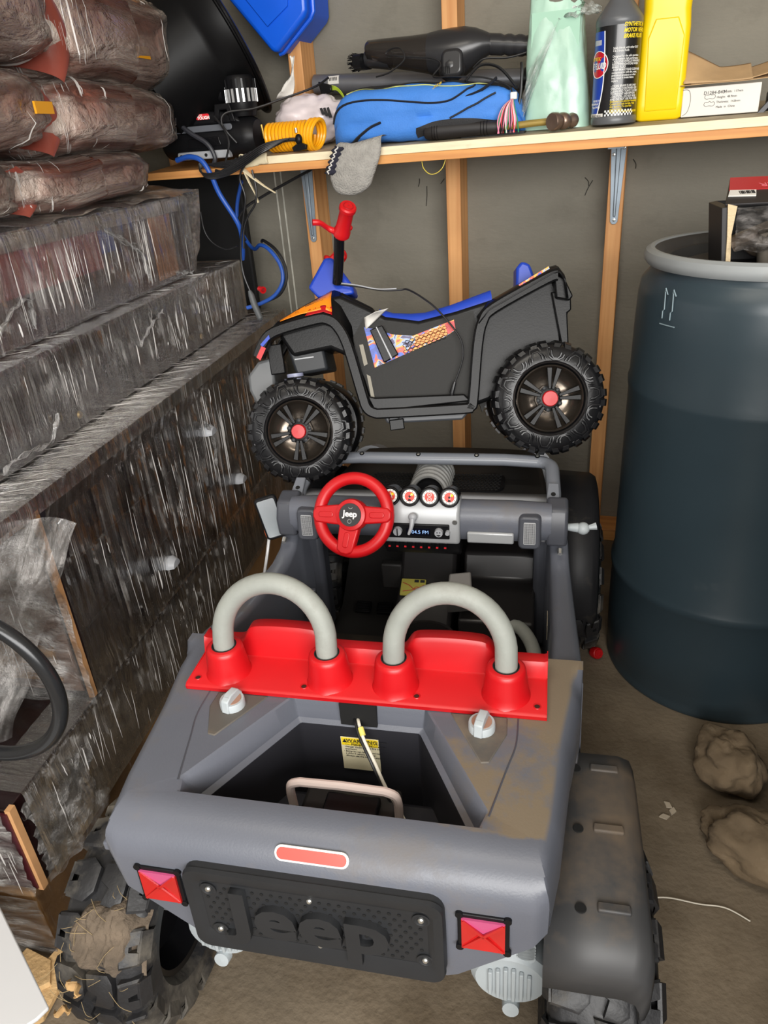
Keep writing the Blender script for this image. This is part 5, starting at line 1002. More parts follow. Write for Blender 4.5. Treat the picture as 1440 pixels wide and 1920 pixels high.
# ---------------------------------------------------------------- mint shopping bag
gx, gy = 0.272, -0.125
def bagfn(a, b):
    t = 2*pi*a; z = 0.235*b; w = 0.072*(1-0.28*max(0, b-0.1)); d = 0.055*(1-0.5*b**2)
    ct, st_ = cos(t), sin(t); k = (abs(ct)**4+abs(st_)**4)**-0.25
    n = 0.005*nz(ct*1.8+3, st_*1.8, b*2.5)+0.0018*nz(ct*7, st_*7, b*9); x = (w*k+n)*ct-0.010*b; y = (d*k+n)*st_
    if b < 0.12: x *= 1.0+0.5*(0.12-b); 
    zz = z+(0.012*nz(ct*3, st_*3, 5)+0.012*(ct < -0.2)) * b
    return (x, y, max(0.0, zz))
M_MINT = mat('mint_plastic_bag', 'a9cbb9', 0.3, var=0.1, vs=14, bump=0.35, bs=22, spec=0.6)
gb_ = empty('mint_plastic_bag', 'pale mint green plastic shopping bag wrapped round a box on the shelf', 'bag', TRS(gx, gy, sz(gx, gy-0.05)+0.001))
MB().grid(64, 40, bagfn).build('bag_skin', M_MINT, gb_, ang=60)
MB().box((-0.006, 0.0, 0.11), (0.10, 0.075, 0.218)).build('inner_box', mat('pale_green_box', '9fc6b0', 0.7), gb_)
film_ = wrapmat('white_bag_film', 5, 9, 0.12, 0.6, 0.5, 'eef3ef', 0.3)
MB().grid(30, 30, lambda a, b: (-0.088+0.03*b+0.05*a*b+0.012*a, -0.052+0.008*nz(a*4, b*4)-0.004*b, 0.004+0.20*b*(0.55+0.45*a)+0.0*a)).build('loose_film', film_, gb_)
MB().grid(24, 16, lambda a, b: (0.0+0.085*a, -0.044+0.014*nz(a*5, b*5)+0.03*b, 0.205+0.03*b*(1-abs(a-0.5))+0.008*nz(a*6, b*4, 2))).build('bag_mouth', wrapmat('bag_mouth_film', 6, 6, 0.35, 0.85, 0.6, 'e6efe9', 0.3), gb_)
MB().prism([(0.01, 0.0), (0.045, 0.0), (0.05, 0.012), (0.006, 0.012)], 0, 0.004, M=TRS(0.0, -0.02, 0.218, 0, RAD(60))).build('green_tab', mat('green_card', '3d8a4a', 0.6), gb_)
# ---------------------------------------------------------------- hammer
hm = empty('ball_peen_hammer', 'ball peen hammer with black rubber grip lying on the front of the shelf', 'hammer', TRS(0, -0.217, 0))
def hz_(x, d=0.0): return sz(x, -0.217)+d
MB().tube([(-0.012, 0, hz_(-0.012, 0.0205)), (-0.008, 0, hz_(0, 0.0205)), (0.02, 0, hz_(0.02, 0.0195)), (0.09, 0, hz_(0.09, 0.0195)), (0.13, 0, hz_(0.13, 0.0185)), (0.165, 0, hz_(0.165, 0.0175)), (0.17, 0, hz_(0.17, 0.0175))], [0.013, 0.0165, 0.0175, 0.016, 0.015, 0.0135, 0.0118], 18).build('rubber_grip', mat('rubber_grip', '1f1c1c', 0.55), hm, ang=50)
for x in (0.008, 0.014, 0.020, 0.118, 0.125, 0.132): MB().tube([(x, 0.0178*cos(t), hz_(x, 0.0192)+0.0178*sin(t)) if x < 0.1 else (x, 0.0158*cos(t), hz_(x, 0.0185)+0.0158*sin(t)) for t in [2*pi*q/20 for q in range(20)]], 0.0006, 5, closed=True).build('grip_groove', M_BLACK, hm)
MB().tube([(0.165, 0, hz_(0.165, 0.0175)), (0.20, 0, hz_(0.2, 0.018)), (0.24, 0.0, hz_(0.24, 0.0195)), (0.295, 0.0, hz_(0.295, 0.020))], [0.0095, 0.009, 0.0085, 0.009], 14, flat=0.8).build('wooden_handle', wood('worn_yellow_handle', 'b59a4a', '54431f', 'x', 1.4), hm)
M_HEAD = mat('worn_hammer_steel', '8f7a6c', 0.35, 0.8, var=0.15, vs=30)
MB().lathe([(0.0, -0.036), (0.009, -0.034), (0.0135, -0.028), (0.0148, -0.021), (0.012, -0.015), (0.0102, -0.010), (0.0145, -0.004), (0.0165, 0.004), (0.0165, 0.012), (0.0125, 0.016), (0.013, 0.024), (0.0175, 0.028), (0.0178, 0.040), (0.016, 0.043), (0, 0.043)], 28, TRS(0.298, 0.005, hz_(0.3, 0.0185), RAD(-35), RAD(90)), cap0=False).build('hammer_head', M_HEAD, hm, ang=45)
# ---------------------------------------------------------------- blue tool bag
M_BLUEF = mat('blue_nylon', '3f7fd2', 0.7, var=0.08, vs=20, bump=0.25, bs=300)
M_BLKF = mat('black_nylon', '232325', 0.75, bump=0.3, bs=300)
bb = empty('blue_tool_bag', 'blue and black nylon tool bag lying across the shelf', 'bag', TRS(0, 0, 0))
def bbs(x):   # centre z, half height, half depth along the bag
    t = (x+0.245)/0.452; t = max(0, min(1, t)); e = (1-abs(2*t-1)**9)**0.5
    return e*(0.058-0.010*t), e*0.064
R_ = []
for k in range(41):
    x = -0.246+0.454*k/40; hh, hd = bbs(x); hh = max(hh, 0.004); hd = max(hd, 0.006); t = k/40
    zc = sz(x, -0.17)+0.002+hh; row = []
    for q in range(36):
        a = 2*pi*q/36; c, s = cos(a), sin(a); kk = (abs(c)**3+abs(s)**3)**(-1/3)
        n = 0.007*nz(x*12, c*2, s*2+4)+0.004*nz(x*26+s*3, c*4, s*4)-0.005*max(0, 1-abs(s+0.15-0.9*x)*7)*max(0, -c); row.append(Vector((x+0.004*nz(c*3, s*3, 1), -0.165+(hd*kk+n)*c-0.004*sin(t*5), zc+(hh*kk+n)*s+(0.010*t*(1-t)*4*(0.4 if s > 0 else 0)))))
    R_.append(row)
bo = MB().rings(R_, cap0=True, cap1=True).build('bag_body', M_BLUEF, bb, ang=60)
def bpnt(x, a, off=0.0015):
    k = max(0, min(40, (x+0.246)/0.454*40)); i = int(min(39, k)); f = k-i; q = (a % 360)/10; j = int(q) % 36; g = q-int(q)
    P = lambda I, J: R_[I][J % 36]
    p = (P(i, j)*(1-f)+P(i+1, j)*f)*(1-g)+(P(i, j+1)*(1-f)+P(i+1, j+1)*f)*g
    c = sum((r for r in R_[i]), Vector())/36; d = (p-c); d.x = 0; d.normalize(); return p+d*off
def ribbon(name, pts, wdt, m, flat=0.35, off=0.0015):
    return MB().tube([bpnt(x, a, off) for x, a in pts], wdt, 6, flat=flat).build(name, m, bb)
def interp(P, n=8): return [(p.x, p.y) for p in catmull([(x, a, 0) for x, a in P], n)]
ribbon('zip', interp([(-0.236, 155), (-0.15, 154), (-0.06, 158), (0.0, 166), (0.05, 162), (0.085, 142), (0.10, 125)]), 0.0042, M_BLKF)
ribbon('zip', interp([(-0.19, 235), (-0.17, 220), (-0.14, 205), (-0.11, 195)]), 0.006, M_BLKF)
ribbon('zip', interp([(0.05, 195), (0.09, 180), (0.12, 165), (0.15, 148)]), 0.006, M_BLKF)
ribbon('seam', interp([(-0.20, 124), (-0.16, 120), (-0.08, 124), (0.0, 130), (0.05, 130), (0.09, 122), (0.13, 116)]), 0.0011, mat('lime_piping', 'c9cf7a', 0.7), 1.0)
MB().grid(30, 8, lambda a, b: bpnt(-0.205+0.38*a, 50+(72+6*sin(a*8))*b, 0.002)).build('black_top_panel', M_BLKF, bb)
MB().grid(20, 6, lambda a, b: bpnt(-0.03+0.19*a, 196+22*b+14*(2*a-1)**2, 0.002)).build('black_side_pocket', M_BLKF, bb)
text('bag_lettering', 'cruise', 0.016, mat('logo_yellow', 'd8b840', 0.6), bb, TRS(0.012, -0.218, 1.2285, RAD(2), RAD(38), RAD(-24)), ext=0.0003, shear=0.3)
MB().tube(catmull([(0.08, -0.20, 1.235), (0.11, -0.19, 1.262), (0.15, -0.18, 1.255), (0.19, -0.19, 1.215)], 6), 0.012, 8, flat=0.25).build('carry_strap', M_BLKF, bb)
MB().tube(catmull([(0.085, -0.215, 1.205), (0.12, -0.218, 1.215), (0.15, -0.21, 1.235)], 6), 0.010, 8, flat=0.3).build('carry_strap', M_BLKF, bb)
# ---------------------------------------------------------------- pipe and hand vacuum on top
pp = empty('grey_steel_pipe', 'long grey steel pipe lying along the back of the shelf', 'pipe', TRS(0, 0, 0))
MB().cyl((-0.375, 0.045, 1.273), (0.205, 0.045, 1.238), 0.0225, n=28).build('pipe_body', mat('grey_pipe_metal', '75767a', 0.38, 0.5, var=0.08, vs=20), pp)
MB().cyl((0.173, 0.045, 1.240), (0.186, 0.045, 1.2392), 0.0235, n=28).build('black_band', M_BLACK, pp)
MB().grid(8, 6, lambda a, b: (-0.33+0.03*a, 0.045-0.0229*cos(-0.1+0.9*b), 1.2705+0.0229*sin(-0.1+0.9*b))).build('barcode_sticker', M_PAPER, pp)
for k in range(6): MB().box((-0.326+k*0.004, 0.0232, 1.2785), (0.0018, 0.001, 0.010)).build('barcode_bar', M_INK, pp)
M_VAC = mat('vacuum_black_plastic', '28282a', 0.28, var=0.08, vs=14); M_SMOKE = mat('smoked_clear_plastic', '2a2624', 0.12, alpha=0.82)
vc = empty('hand_vacuum', 'black corded hand vacuum with brush nozzle lying on top of the grey pipe', 'vacuum', TRS(0, -0.105, 0))
def prof_x(S, n=30):   # (x, z centre, half height, half depth)
    return [[Vector((x, hd*cos(2*pi*q/n), zc+hh*sin(2*pi*q/n)*(1 if sin(2*pi*q/n) > 0 else 1.0))) for q in range(n)] for (x, zc, hh, hd) in S]
MB().rings(prof_x([(-0.172, 1.320, 0.018, 0.026), (-0.168, 1.317, 0.024, 0.030), (-0.13, 1.312, 0.029, 0.034), (-0.06, 1.304, 0.036, 0.040), (-0.02, 1.300, 0.041, 0.043)]), cap0=True, cap1=True).build('dust_cup', M_SMOKE, vc, ang=50)
MB().rings(prof_x([(-0.022, 1.300, 0.0415, 0.0435), (0.0, 1.298, 0.046, 0.046), (0.03, 1.296, 0.050, 0.048), (0.06, 1.298, 0.048, 0.047), (0.085, 1.303, 0.038, 0.040), (0.105, 1.307, 0.026, 0.030), (0.12, 1.307, 0.019, 0.022)]), cap0=True, cap1=True).build('motor_body', M_VAC, vc, ang=50)
hs = [(0.115, 1.307, 0.0205, 0.021)]
for k in range(0, 25):
    x = 0.118+0.094*k/24; hs.append((x, 1.306-0.012*(k/24), 0.0215-0.0028*max(0, sin(k/24*4*2*pi-0.5))*(1 if 3 < k < 22 else 0), 0.020))
hs += [(0.218, 1.2935, 0.019, 0.018), (0.224, 1.293, 0.012, 0.012)]
MB().rings(prof_x(hs), cap0=True, cap1=True).build('handle', M_VAC, vc, ang=60)
MB().rings(prof_x([(-0.178, 1.304, 0.017, 0.020), (-0.165, 1.304, 0.020, 0.024), (-0.12, 1.299, 0.022, 0.026)]), cap0=True, cap1=True).build('nozzle', M_VAC, vc)
br_ = MB().prism(rrect(0.032, 0.056, 0.012), 0, 0.022).build('brush_head', M_BLACK, vc, M=TRS(-0.176, -0.006, 1.299, RAD(-15), 0, RAD(-90)))
bz = MB()
for k in range(170):
    a = random.uniform(0, 2*pi); rr = sqrt(random.random()); x, y = 0.0165*rr*cos(a), 0.028*rr*sin(a); bz.tube([(x, y, 0.020), (x*1.25+random.uniform(-.002, .002), y*1.1, 0.034+random.uniform(0, .003))], 0.0009, 3, cap=False)
bz.build('bristles', M_BLACKG, br_)['kind'] = 'stuff'
MB().ball((0.035, -0.030, 1.268), (0.032, 0.028, 0.030), 24, 14).build('motor_bulge', M_VAC, vc)
MB().prism(rrect(0.052, 0.060, 0.016), 0, 0.010, top=0.85).build('side_cover', M_VAC, vc, bev=0.004, M=TRS(0.040, -0.046, 1.274, 0, RAD(82)))
for k in range(4): MB().box((0.022+k*0.0045, -0.0595, 1.262), (0.0018, 0.002, 0.014)).build('vent_slot', M_HOLE, vc)
vcd = empty('vacuum_cord', 'thin black power cord looped over the hand vacuum and blue bag', 'cable', TRS(0, 0, 0))
MB().tube(catmull([(-0.135, -0.17, 1.262), (-0.10, -0.175, 1.268), (-0.065, -0.172, 1.29), (-0.075, -0.165, 1.312), (-0.10, -0.158, 1.314), (-0.112, -0.156, 1.305), (-0.085, -0.165, 1.299), (-0.05, -0.168, 1.293), (0.0, -0.172, 1.286), (0.02, -0.178, 1.272), (0.005, -0.19, 1.25), (0.05, -0.205, 1.246), (0.12, -0.205, 1.238), (0.175, -0.205, 1.218), (0.185, -0.208, 1.19)], 8), 0.0018, 7).build('cord_run', M_CABLEK, vcd)
MB().tube(catmull([(0.085, -0.14, 1.262), (0.11, -0.14, 1.277), (0.16, -0.135, 1.275), (0.205, -0.13, 1.282), (0.225, -0.115, 1.292)], 8), 0.0022, 7).build('cord_run', M_CABLEK, vcd)
# ---------------------------------------------------------------- wire harness, plug and white bag
wcols = (('pink', 'e58aa6'), ('green', '2f8a5c'), ('red', 'c53a3a'), ('black', '1b1b1d'), ('white', 'dcdad4'))
x_off = 0.012
hn = empty('wire_harness', 'bundle of pink green and black wires at the end of the blue bag', 'wires', TRS(0, 0, 0))
for k in range(16):
    nm, cc_ = wcols[(0, 1, 0, 2, 3, 0, 4, 0, 1, 0, 3, 0, 2, 4, 0, 1)[k]]; x = 0.160+k*0.0028
    MB().tube(catmull([(x-0.004*(k % 3), -0.238+0.002*(k % 2), sz(x, -0.23)+0.006), (x-0.002, -0.242, 1.152), (0.180+(x-0.18)*0.6, -0.238, 1.177), (0.188, -0.225, 1.194)], 5), 0.0014, 6).build(nm+'_wire', mat(nm+'_wire', cc_, 0.5), hn)
MB().box((0.189, -0.222, 1.198), (0.014, 0.012, 0.014)).build('connector', M_WHITE, hn, bev=0.002)
MB().tube(catmull([(0.19, -0.19, 1.16), (0.198, -0.188, 1.20), (0.200, -0.185, 1.245), (0.198, -0.18, 1.26)], 6), 0.0032, 8).build('cable_tie', M_CABLEK, hn)
MB().prism([(0.07, -0.232), (0.21, -0.228), (0.212, -0.205), (0.07, -0.205)], 0, 0.006).build('flat_tool', M_BLACK, hn, M=TRS(0, 0.02, sz(0.14, -0.22)+0.001))
pg = empty('wire_plug', 'small black plug with yellow green wires leaning on the grey pipe', 'plug', TRS(0, 0, 0))
MB().prism([(-0.325, 1.272), (-0.318, 1.238), (-0.29, 1.248), (-0.292, 1.262)], -0.06, -0.04, 'xz').build('plug_shell', M_BLACKG, pg, bev=0.002)
for k in range(4): MB().tube(catmull([(-0.292, -0.05, 1.2515+k*0.003), (-0.275, -0.06, 1.249+k*0.002), (-0.255, -0.08, 1.235+k*0.002), (-0.24, -0.10, 1.222)], 5), 0.0011, 6).build('yellow_green_wire', mat('yellow_green_wire', 'b9d13a', 0.5), pg)
wbg = empty('white_plastic_bag', 'crumpled white plastic bag with a black stripe logo between the air hose and blue bag', 'bag', TRS(-0.335, -0.085, sz(-0.33, -0.1)+0.0))
def wbf(p):
    k = 1+0.22*nz(p.x*22, p.y*22, p.z*22)+0.12*nz(p.x*60, p.y*60, p.z*60); return Vector((p.x*k, p.y*k, max(0.001, 0.058+(p.z)*k)))
MB().ball((0, 0, 0), (0.105, 0.06, 0.056), 56, 36, fn=wbf).build('bag_skin', mat('white_bag_plastic', 'd8cdcf', 0.3, var=0.06, vs=30, spec=0.7, dirt=('c79aa2', 0.3, 16)), wbg, ang=80)
for k in range(3): MB().prism([(0.045+k*0.009, 0.080), (0.051+k*0.009, 0.081), (0.058+k*0.009, 0.066-k*0.004), (0.050+k*0.009, 0.066-k*0.004)], -0.066, -0.0645, 'xz').build('stripe_logo', M_INK, wbg)
# ---------------------------------------------------------------- yellow coil hose
ho = empty('yellow_air_hose', 'coiled bright yellow air hose with black chuck on the shelf edge', 'hose', TRS(-0.345, -0.205, sz(-0.35, -0.2)+0.0335, RAD(-4)))
M_HOSE = mat('yellow_hose_plastic', 'f2a912', 0.3)
P = []
for k in range(0, 11*24+1):
    t = k/24; P.append((-0.062+0.0098*t, 0.0285*cos(2*pi*t), 0.0285*sin(2*pi*t)))
MB().tube(P, 0.0047, 8).build('coil', M_HOSE, ho)
for (x, r, tilt) in ((0.052, 0.031, 0.25), (0.060, 0.0315, 0.38), (0.068, 0.031, 0.5)):
    MB().tube([(x+r*tilt*sin(t)*0.5+0.004*cos(t), r*cos(t)*0.95, r*sin(t)) for t in [2*pi*q/32 for q in range(32)]], 0.0047, 8, closed=True).build('loose_loop', M_HOSE, ho)
MB().cyl((-0.066, -0.020, 0.0), (-0.068, -0.024, 0.030), 0.0032).build('brass_fitting', mat('brass', 'c9a85a', 0.3, 0.8), ho)
MB().cyl((0.030, -0.036, 0.016), (0.031, -0.037, 0.006), 0.0036).build('steel_fitting', M_SCREW, ho)
MB().ball((0.037, -0.040, -0.008), (0.009, 0.008, 0.012), 14, 8).prism([(0.018, -0.024), (0.022, -0.033), (0.054, -0.030), (0.056, -0.020), (0.040, -0.014), (0.03, -0.018)], -0.044, -0.034, 'xz').build('air_chuck', M_BLACK, ho, bev=0.001)
MB().tube(catmull([(0.032, -0.040, -0.008), (0.01, -0.045, -0.007), (-0.03, -0.055, -0.013), (-0.07, -0.065, -0.030), (-0.11, -0.070, -0.052), (-0.15, -0.074, -0.068), (-0.185, -0.072, -0.062)], 8), 0.0042, 8).build('black_hose', M_CABLEK, ho)
# ---------------------------------------------------------------- tyre inflator
inf = empty('tyre_inflator', 'black portable tyre inflator with silver motor fins on the shelf', 'compressor', TRS(-0.565, -0.195, sz(-0.6, -0.2)-0.012))
MB().lathe([(0.0, -0.135), (0.030, -0.135), (0.040, -0.126), (0.045, -0.10), (0.046, 0.10), (0.043, 0.118), (0.036, 0.128), (0.0, 0.130)], 40, TRS(0, 0, 0.054, 0, 0, RAD(90)), cap0=False).build('tank_body', M_BLACK, inf, ang=50)
MB().prism([(-0.085, 0.085), (-0.06, 0.118), (0.05, 0.112), (0.09, 0.098), (0.10, 0.085)], -0.036, 0.03, 'xz').build('upper_housing', M_BLACK, inf, bev=0.006)
lbl = MB().prism(rrect(0.036, 0.0125, 0.004), 0, 0.0012).build('red_badge', M_INKR, inf, M=TRS(0.0, -0.0368, 0.104, RAD(0), RAD(90)))
text('badge_text', 'TOUGH', 0.0095, M_INKW, lbl, TRS(0.002, -0.0025, 0.0014), ext=0.0001, offset=0.0003); text('badge_small_text', 'HYPER', 0.0042, M_INKW, lbl, TRS(-0.006, 0.0035, 0.0014), ext=0.0001)
MB().prism(rrect(0.16, 0.014, 0.006), 0, 0.003).build('trim_bar', mat('gunmetal_plastic', '5a5d63', 0.3), inf, bev=0.001, M=TRS(0.0, -0.0435, 0.078, RAD(0), RAD(78), RAD(0)))
MB().prism([(-0.05, 0.036), (0.045, 0.04), (0.04, 0.06), (-0.045, 0.058)], -0.0475, -0.044, 'xz').build('lower_panel', M_BLACKG, inf, bev=0.002)
MB().prism([(0.03, 0.092), (0.038, 0.128), (0.078, 0.128), (0.088, 0.088), (0.074, 0.088), (0.068, 0.115), (0.048, 0.115), (0.043, 0.09)], -0.040, -0.03, 'xz').build('crest_bracket', M_BLACK, inf, bev=0.002)
ft = MB().prism([(-0.085, 0.012), (-0.08, 0.030), (0.06, 0.030), (0.065, 0.012)], -0.050, -0.03, 'xz').build('silver_foot', M_SILVER, inf, bev=0.003)
for x in (-0.07, 0.0): MB().cyl((x, -0.051, 0.021), (x, -0.0495, 0.021), 0.004, n=12).build('foot_hole', M_HOLE, ft)
MB().cyl((-0.07, 0, 0.152), (0.05, 0, 0.152), 0.021, n=28).build('motor_barrel', M_BLACK, inf)
mo = MB().lathe([(0.030, 0.098), (0.036, 0.12), (0.036, 0.178), (0.032, 0.184), (0, 0.184)], 32, TRS(0.093, 0, 0)).build('cylinder_head', M_BLACK, inf)
for k in range(17):
    a = RAD(-175+k*20); MB().box((0.093+0.0365*cos(a), 0.0365*sin(a), 0.142), (0.004, 0.0052, 0.028), rz=a).build('silver_fin', mat('silver_fin', 'd9dadb', 0.3, 0.6), mo)
    MB().box((0.093+0.0362*cos(a), 0.0362*sin(a), 0.167), (0.003, 0.0042, 0.018), rz=a).build('black_fin', M_BLACKG, mo)
MB().tube(catmull([(-0.05, -0.01, 0.165), (-0.04, -0.035, 0.198), (-0.02, -0.042, 0.20), (-0.01, -0.045, 0.17), (-0.03, -0.048, 0.12), (-0.055, -0.052, 0.095), (-0.03, -0.058, 0.072), (0.015, -0.062, 0.045), (0.03, -0.062, 0.015), (0.02, -0.06, -0.005)], 8), 0.0055, 8).build('inflator_hose', mat('dark_hose', '2c2d33', 0.5), inf)
# ================================================================ tub, blue bin, scraps, sock, cables round the shelf
def frame(c, n, up=(0, 0, 1)):
    n = Vector(n).normalized(); u = Vector(up); x = u.cross(n).normalized(); y = n.cross(x); return Matrix(((x.x, y.x, n.x, c[0]), (x.y, y.y, n.y, c[1]), (x.z, y.z, n.z, c[2]), (0, 0, 0, 1)))
tb_ = empty('black_plastic_tub', 'large round black plastic tub lying on its side behind the wrapped cushions', 'tub', frame((-0.555, -0.085, 1.395), (0.72, 0.50, 0.46)))
MB().lathe([(0.0, -0.24), (0.14, -0.24), (0.152, -0.23), (0.165, -0.08), (0.168, -0.065), (0.174, -0.06), (0.185, -0.012), (0.192, -0.010), (0.196, 0.0), (0.190, 0.004), (0.182, -0.005), (0.162, -0.06), (0.147, -0.225), (0.0, -0.23)], 64, cap0=False, cap1=False).build('tub_shell', mat('glossy_black_tub', '0c0c0d', 0.4, spec=0.14, var=0.3, vs=6, dirt=('232221', 0.3, 5)), tb_, ang=40)
MB().tube([(0.1975*cos(t), 0.1975*sin(t), -0.003) for t in [2*pi*q/64 for q in range(64)]], 0.005, 8, closed=True).build('tub_rim', M_BLACKG, tb_)
bb_ = empty('blue_plastic_bin', 'bright blue plastic bin perched above the black tub in the corner', 'bin', TRS(-0.045, 0, 0))
M_BLUEB = mat('bright_blue_plastic', '1259d6', 0.3, var=0.06, vs=10)
MB().prism([(-0.500, 1.475), (-0.392, 1.348), (-0.383, 1.341), (-0.372, 1.344), (-0.292, 1.408), (-0.286, 1.42), (-0.280, 1.56), (-0.5, 1.62)], -0.075, 0.082, 'xz').build('bin_body', M_BLUEB, bb_, bev=0.010, seg=3)
MB().prism([(-0.445, 1.462), (-0.39, 1.395), (-0.33, 1.432), (-0.318, 1.52), (-0.43, 1.56)], -0.0795, -0.074, 'xz', top=0.92).build('side_panel', M_BLUEB, bb_, bev=0.002)
MB().tube([(-0.384, -0.04, 1.3415), (-0.372, -0.04, 1.344), (-0.29, -0.04, 1.408), (-0.282, -0.04, 1.42), (-0.277, -0.04, 1.55)], 0.006, 8).build('bin_rim', M_BLUEB, bb_)
MB().prism([(-0.395, 1.452), (-0.37, 1.452), (-0.366, 1.47), (-0.392, 1.475)], -0.0812, -0.0798, 'xz').build('white_label', M_PAPER, bb_)
for k in range(3): MB().box((-0.386+k*0.006, -0.0815, 1.459), (0.003, 0.0006, 0.008)).build('label_mark', M_INK, bb_)
MB().tube(catmull([(-0.39, 0.0, 1.60), (-0.39, 0.05, 1.65), (-0.39, 0.087, 1.64)], 5), 0.004, 8).build('wall_hook', M_STEEL, bb_)
sc_ = MB().grid(10, 16, lambda a, b: (-0.372+0.012*a-0.02*b*b-0.028*(b > 0.5)*(1-a)*(b-0.5)*2, -0.108+0.008*sin(b*6+a*3), 1.327-0.085*b+0.004*nz(a*5, b*8))).build('paper_scrap', M_PAPER, thick=0.0008)
tag(sc_, 'torn white paper scrap hanging at the rim of the black tub', 'paper')
# grey sock over the shelf edge
so = empty('grey_sock', 'grey fleece sock with a dark cuff hanging over the shelf edge', 'sock', TRS(0, 0, 0))
def sockring(c, ax, w, d, n=22):
    return [Vector(c)+Vector(ax)*(w*cos(2*pi*k/n))+Vector((0, -1, 0.0))*(d*sin(2*pi*k/n)) for k in range(n)]
SR = [((-0.125, -0.232, 1.138), (1, 0, 0.15), 0.028, 0.008), ((-0.14, -0.262, 1.135), (1, 0, 0.15), 0.040, 0.010), ((-0.152, -0.272, 1.120), (0.95, 0, -0.3), 0.050, 0.013), ((-0.165, -0.274, 1.095), (0.9, 0, -0.45), 0.054, 0.017), ((-0.178, -0.274, 1.068), (0.9, 0, -0.45), 0.052, 0.018), ((-0.19, -0.274, 1.045), (0.9, 0, -0.4), 0.042, 0.016), ((-0.197, -0.274, 1.030), (0.95, 0, -0.3), 0.026, 0.011), ((-0.199, -0.274, 1.0245), (1, 0, -0.2), 0.010, 0.005)]
RR = []
pc = catmull([s[0] for s in SR], 4); pw = catmull([(s[2], s[3], 0) for s in SR], 4); pa = catmull([s[1] for s in SR], 4)
for c, w_, a_ in zip(pc, pw, pa): RR.append([p+Vector((0.004*nz(p.x*40, p.z*40, 1), 0.003*nz(p.x*50, p.z*50, 2), 0)) for p in sockring(c, a_, w_.x, w_.y)])
MB().rings(RR, cap0=True, cap1=True).build('sock_body', mat('grey_fleece', '9d9a94', 0.95, var=0.14, vs=60, bump=1.0, bs=260), so, ang=80)
MB().grid(10, 24, lambda a, b: (-0.208+0.020*a-0.030*b*0.9+0.004*sin(b*30), -0.284-0.006*sin(a*3), 1.128-0.055*b-0.004*a)).build('dark_cuff', mat('navy_knit', '262634', 0.95, bump=0.8, bs=200), so, thick=0.003)
MB().tube([(-0.199-0.030*b+0.003*sin(b*40), -0.2915, 1.126-0.055*b) for b in [k/30 for k in range(31)]], 0.0014, 5).build('white_stitching', M_PAPER, so)
# yellow string under the shelf
tag(MB().tube(catmull([(-0.016, -0.24, 1.088), (-0.012, -0.243, 1.070), (0.002, -0.245, 1.057), (0.018, -0.245, 1.057), (0.033, -0.243, 1.068), (0.041, -0.24, 1.088)], 8), 0.0009, 5).build('yellow_string', mat('yellow_string', 'd9c24a', 0.6)), 'thin yellow string looping below the front of the shelf', 'string')
# cables hanging at the left end
bc_ = empty('blue_air_cable', 'blue cable hanging from the shelf and looping down to the wrapped furniture', 'cable', TRS(0, 0, 0))
MB().tube(catmull([(-0.64, -0.262, 1.122), (-0.60, -0.268, 1.128), (-0.565, -0.272, 1.118), (-0.545, -0.272, 1.085), (-0.535, -0.262, 1.04), (-0.508, -0.25, 0.98), (-0.503, -0.24, 0.945), (-0.512, -0.23, 0.90), (-0.522, -0.22, 0.878)], 8), 0.0062, 10).build('cable_run', M_CABLEB, bc_)
MB().tube(catmull([(-0.555, -0.10, 1.06), (-0.585, -0.09, 1.0), (-0.59, -0.09, 0.95), (-0.565, -0.10, 0.905), (-0.53, -0.13, 0.89), (-0.49, -0.17, 0.905), (-0.455, -0.19, 0.895), (-0.425, -0.2, 0.86), (-0.418, -0.21, 0.82), (-0.44, -0.22, 0.785), (-0.48, -0.23, 0.765), (-0.52, -0.24, 0.755)], 8), 0.005, 10).build('cable_loop', M_CABLEB, bc_)
kc_ = empty('black_cables', 'tangle of thin black cables hanging from the left end of the shelf', 'cable', TRS(0, 0, 0))
for (r, P) in ((0.0042, [(-0.52, -0.10, 0.905), (-0.48, -0.165, 0.915), (-0.44, -0.185, 0.895), (-0.415, -0.195, 0.86), (-0.410, -0.205, 0.82), (-0.43, -0.215, 0.785), (-0.47, -0.225, 0.768)]),
               (0.0026, [(-0.42, -0.268, 1.128), (-0.445, -0.272, 1.105), (-0.468, -0.27, 1.075), (-0.462, -0.268, 1.03), (-0.478, -0.266, 0.98), (-0.495, -0.263, 0.93), (-0.503, -0.262, 0.88), (-0.500, -0.264, 0.84), (-0.487, -0.266, 0.80)]),
               (0.0026, [(-0.435, -0.265, 1.09), (-0.430, -0.266, 1.05), (-0.438, -0.266, 1.015), (-0.465, -0.264, 0.985), (-0.482, -0.262, 0.955), (-0.49, -0.262, 0.91)]),
               (0.0022, [(-0.605, -0.25, 1.0), (-0.603, -0.25, 0.955), (-0.585, -0.25, 0.925), (-0.55, -0.25, 0.908), (-0.515, -0.25, 0.915)]),
               (0.0035, [(-0.37, -0.05, 1.075), (-0.43, -0.07, 1.05), (-0.50, -0.09, 1.02), (-0.56, -0.10, 0.99), (-0.585, -0.10, 0.95), (-0.565, -0.11, 0.91)])):
    MB().tube(catmull(P, 8), r, 8).build('cable_run', M_CABLEK, kc_)
for k in range(5):
    MB().tube(catmull([(-0.33-0.006*k, -0.262, 1.150-0.002*k), (-0.39, -0.275-0.003*k, 1.142-0.004*k), (-0.45, -0.28, 1.115-0.004*k), (-0.51, -0.282+0.002*k, 1.092-0.003*k), (-0.555, -0.280, 1.088-0.002*k), (-0.572, -0.274, 1.098+0.003*k), (-0.55, -0.27, 1.108), (-0.50+0.01*k, -0.272, 1.10+0.004*k), (-0.47+0.014*k, -0.268, 1.118+0.004*k)], 7), 0.0024, 7).build('bundled_cable', M_CABLEK, kc_)
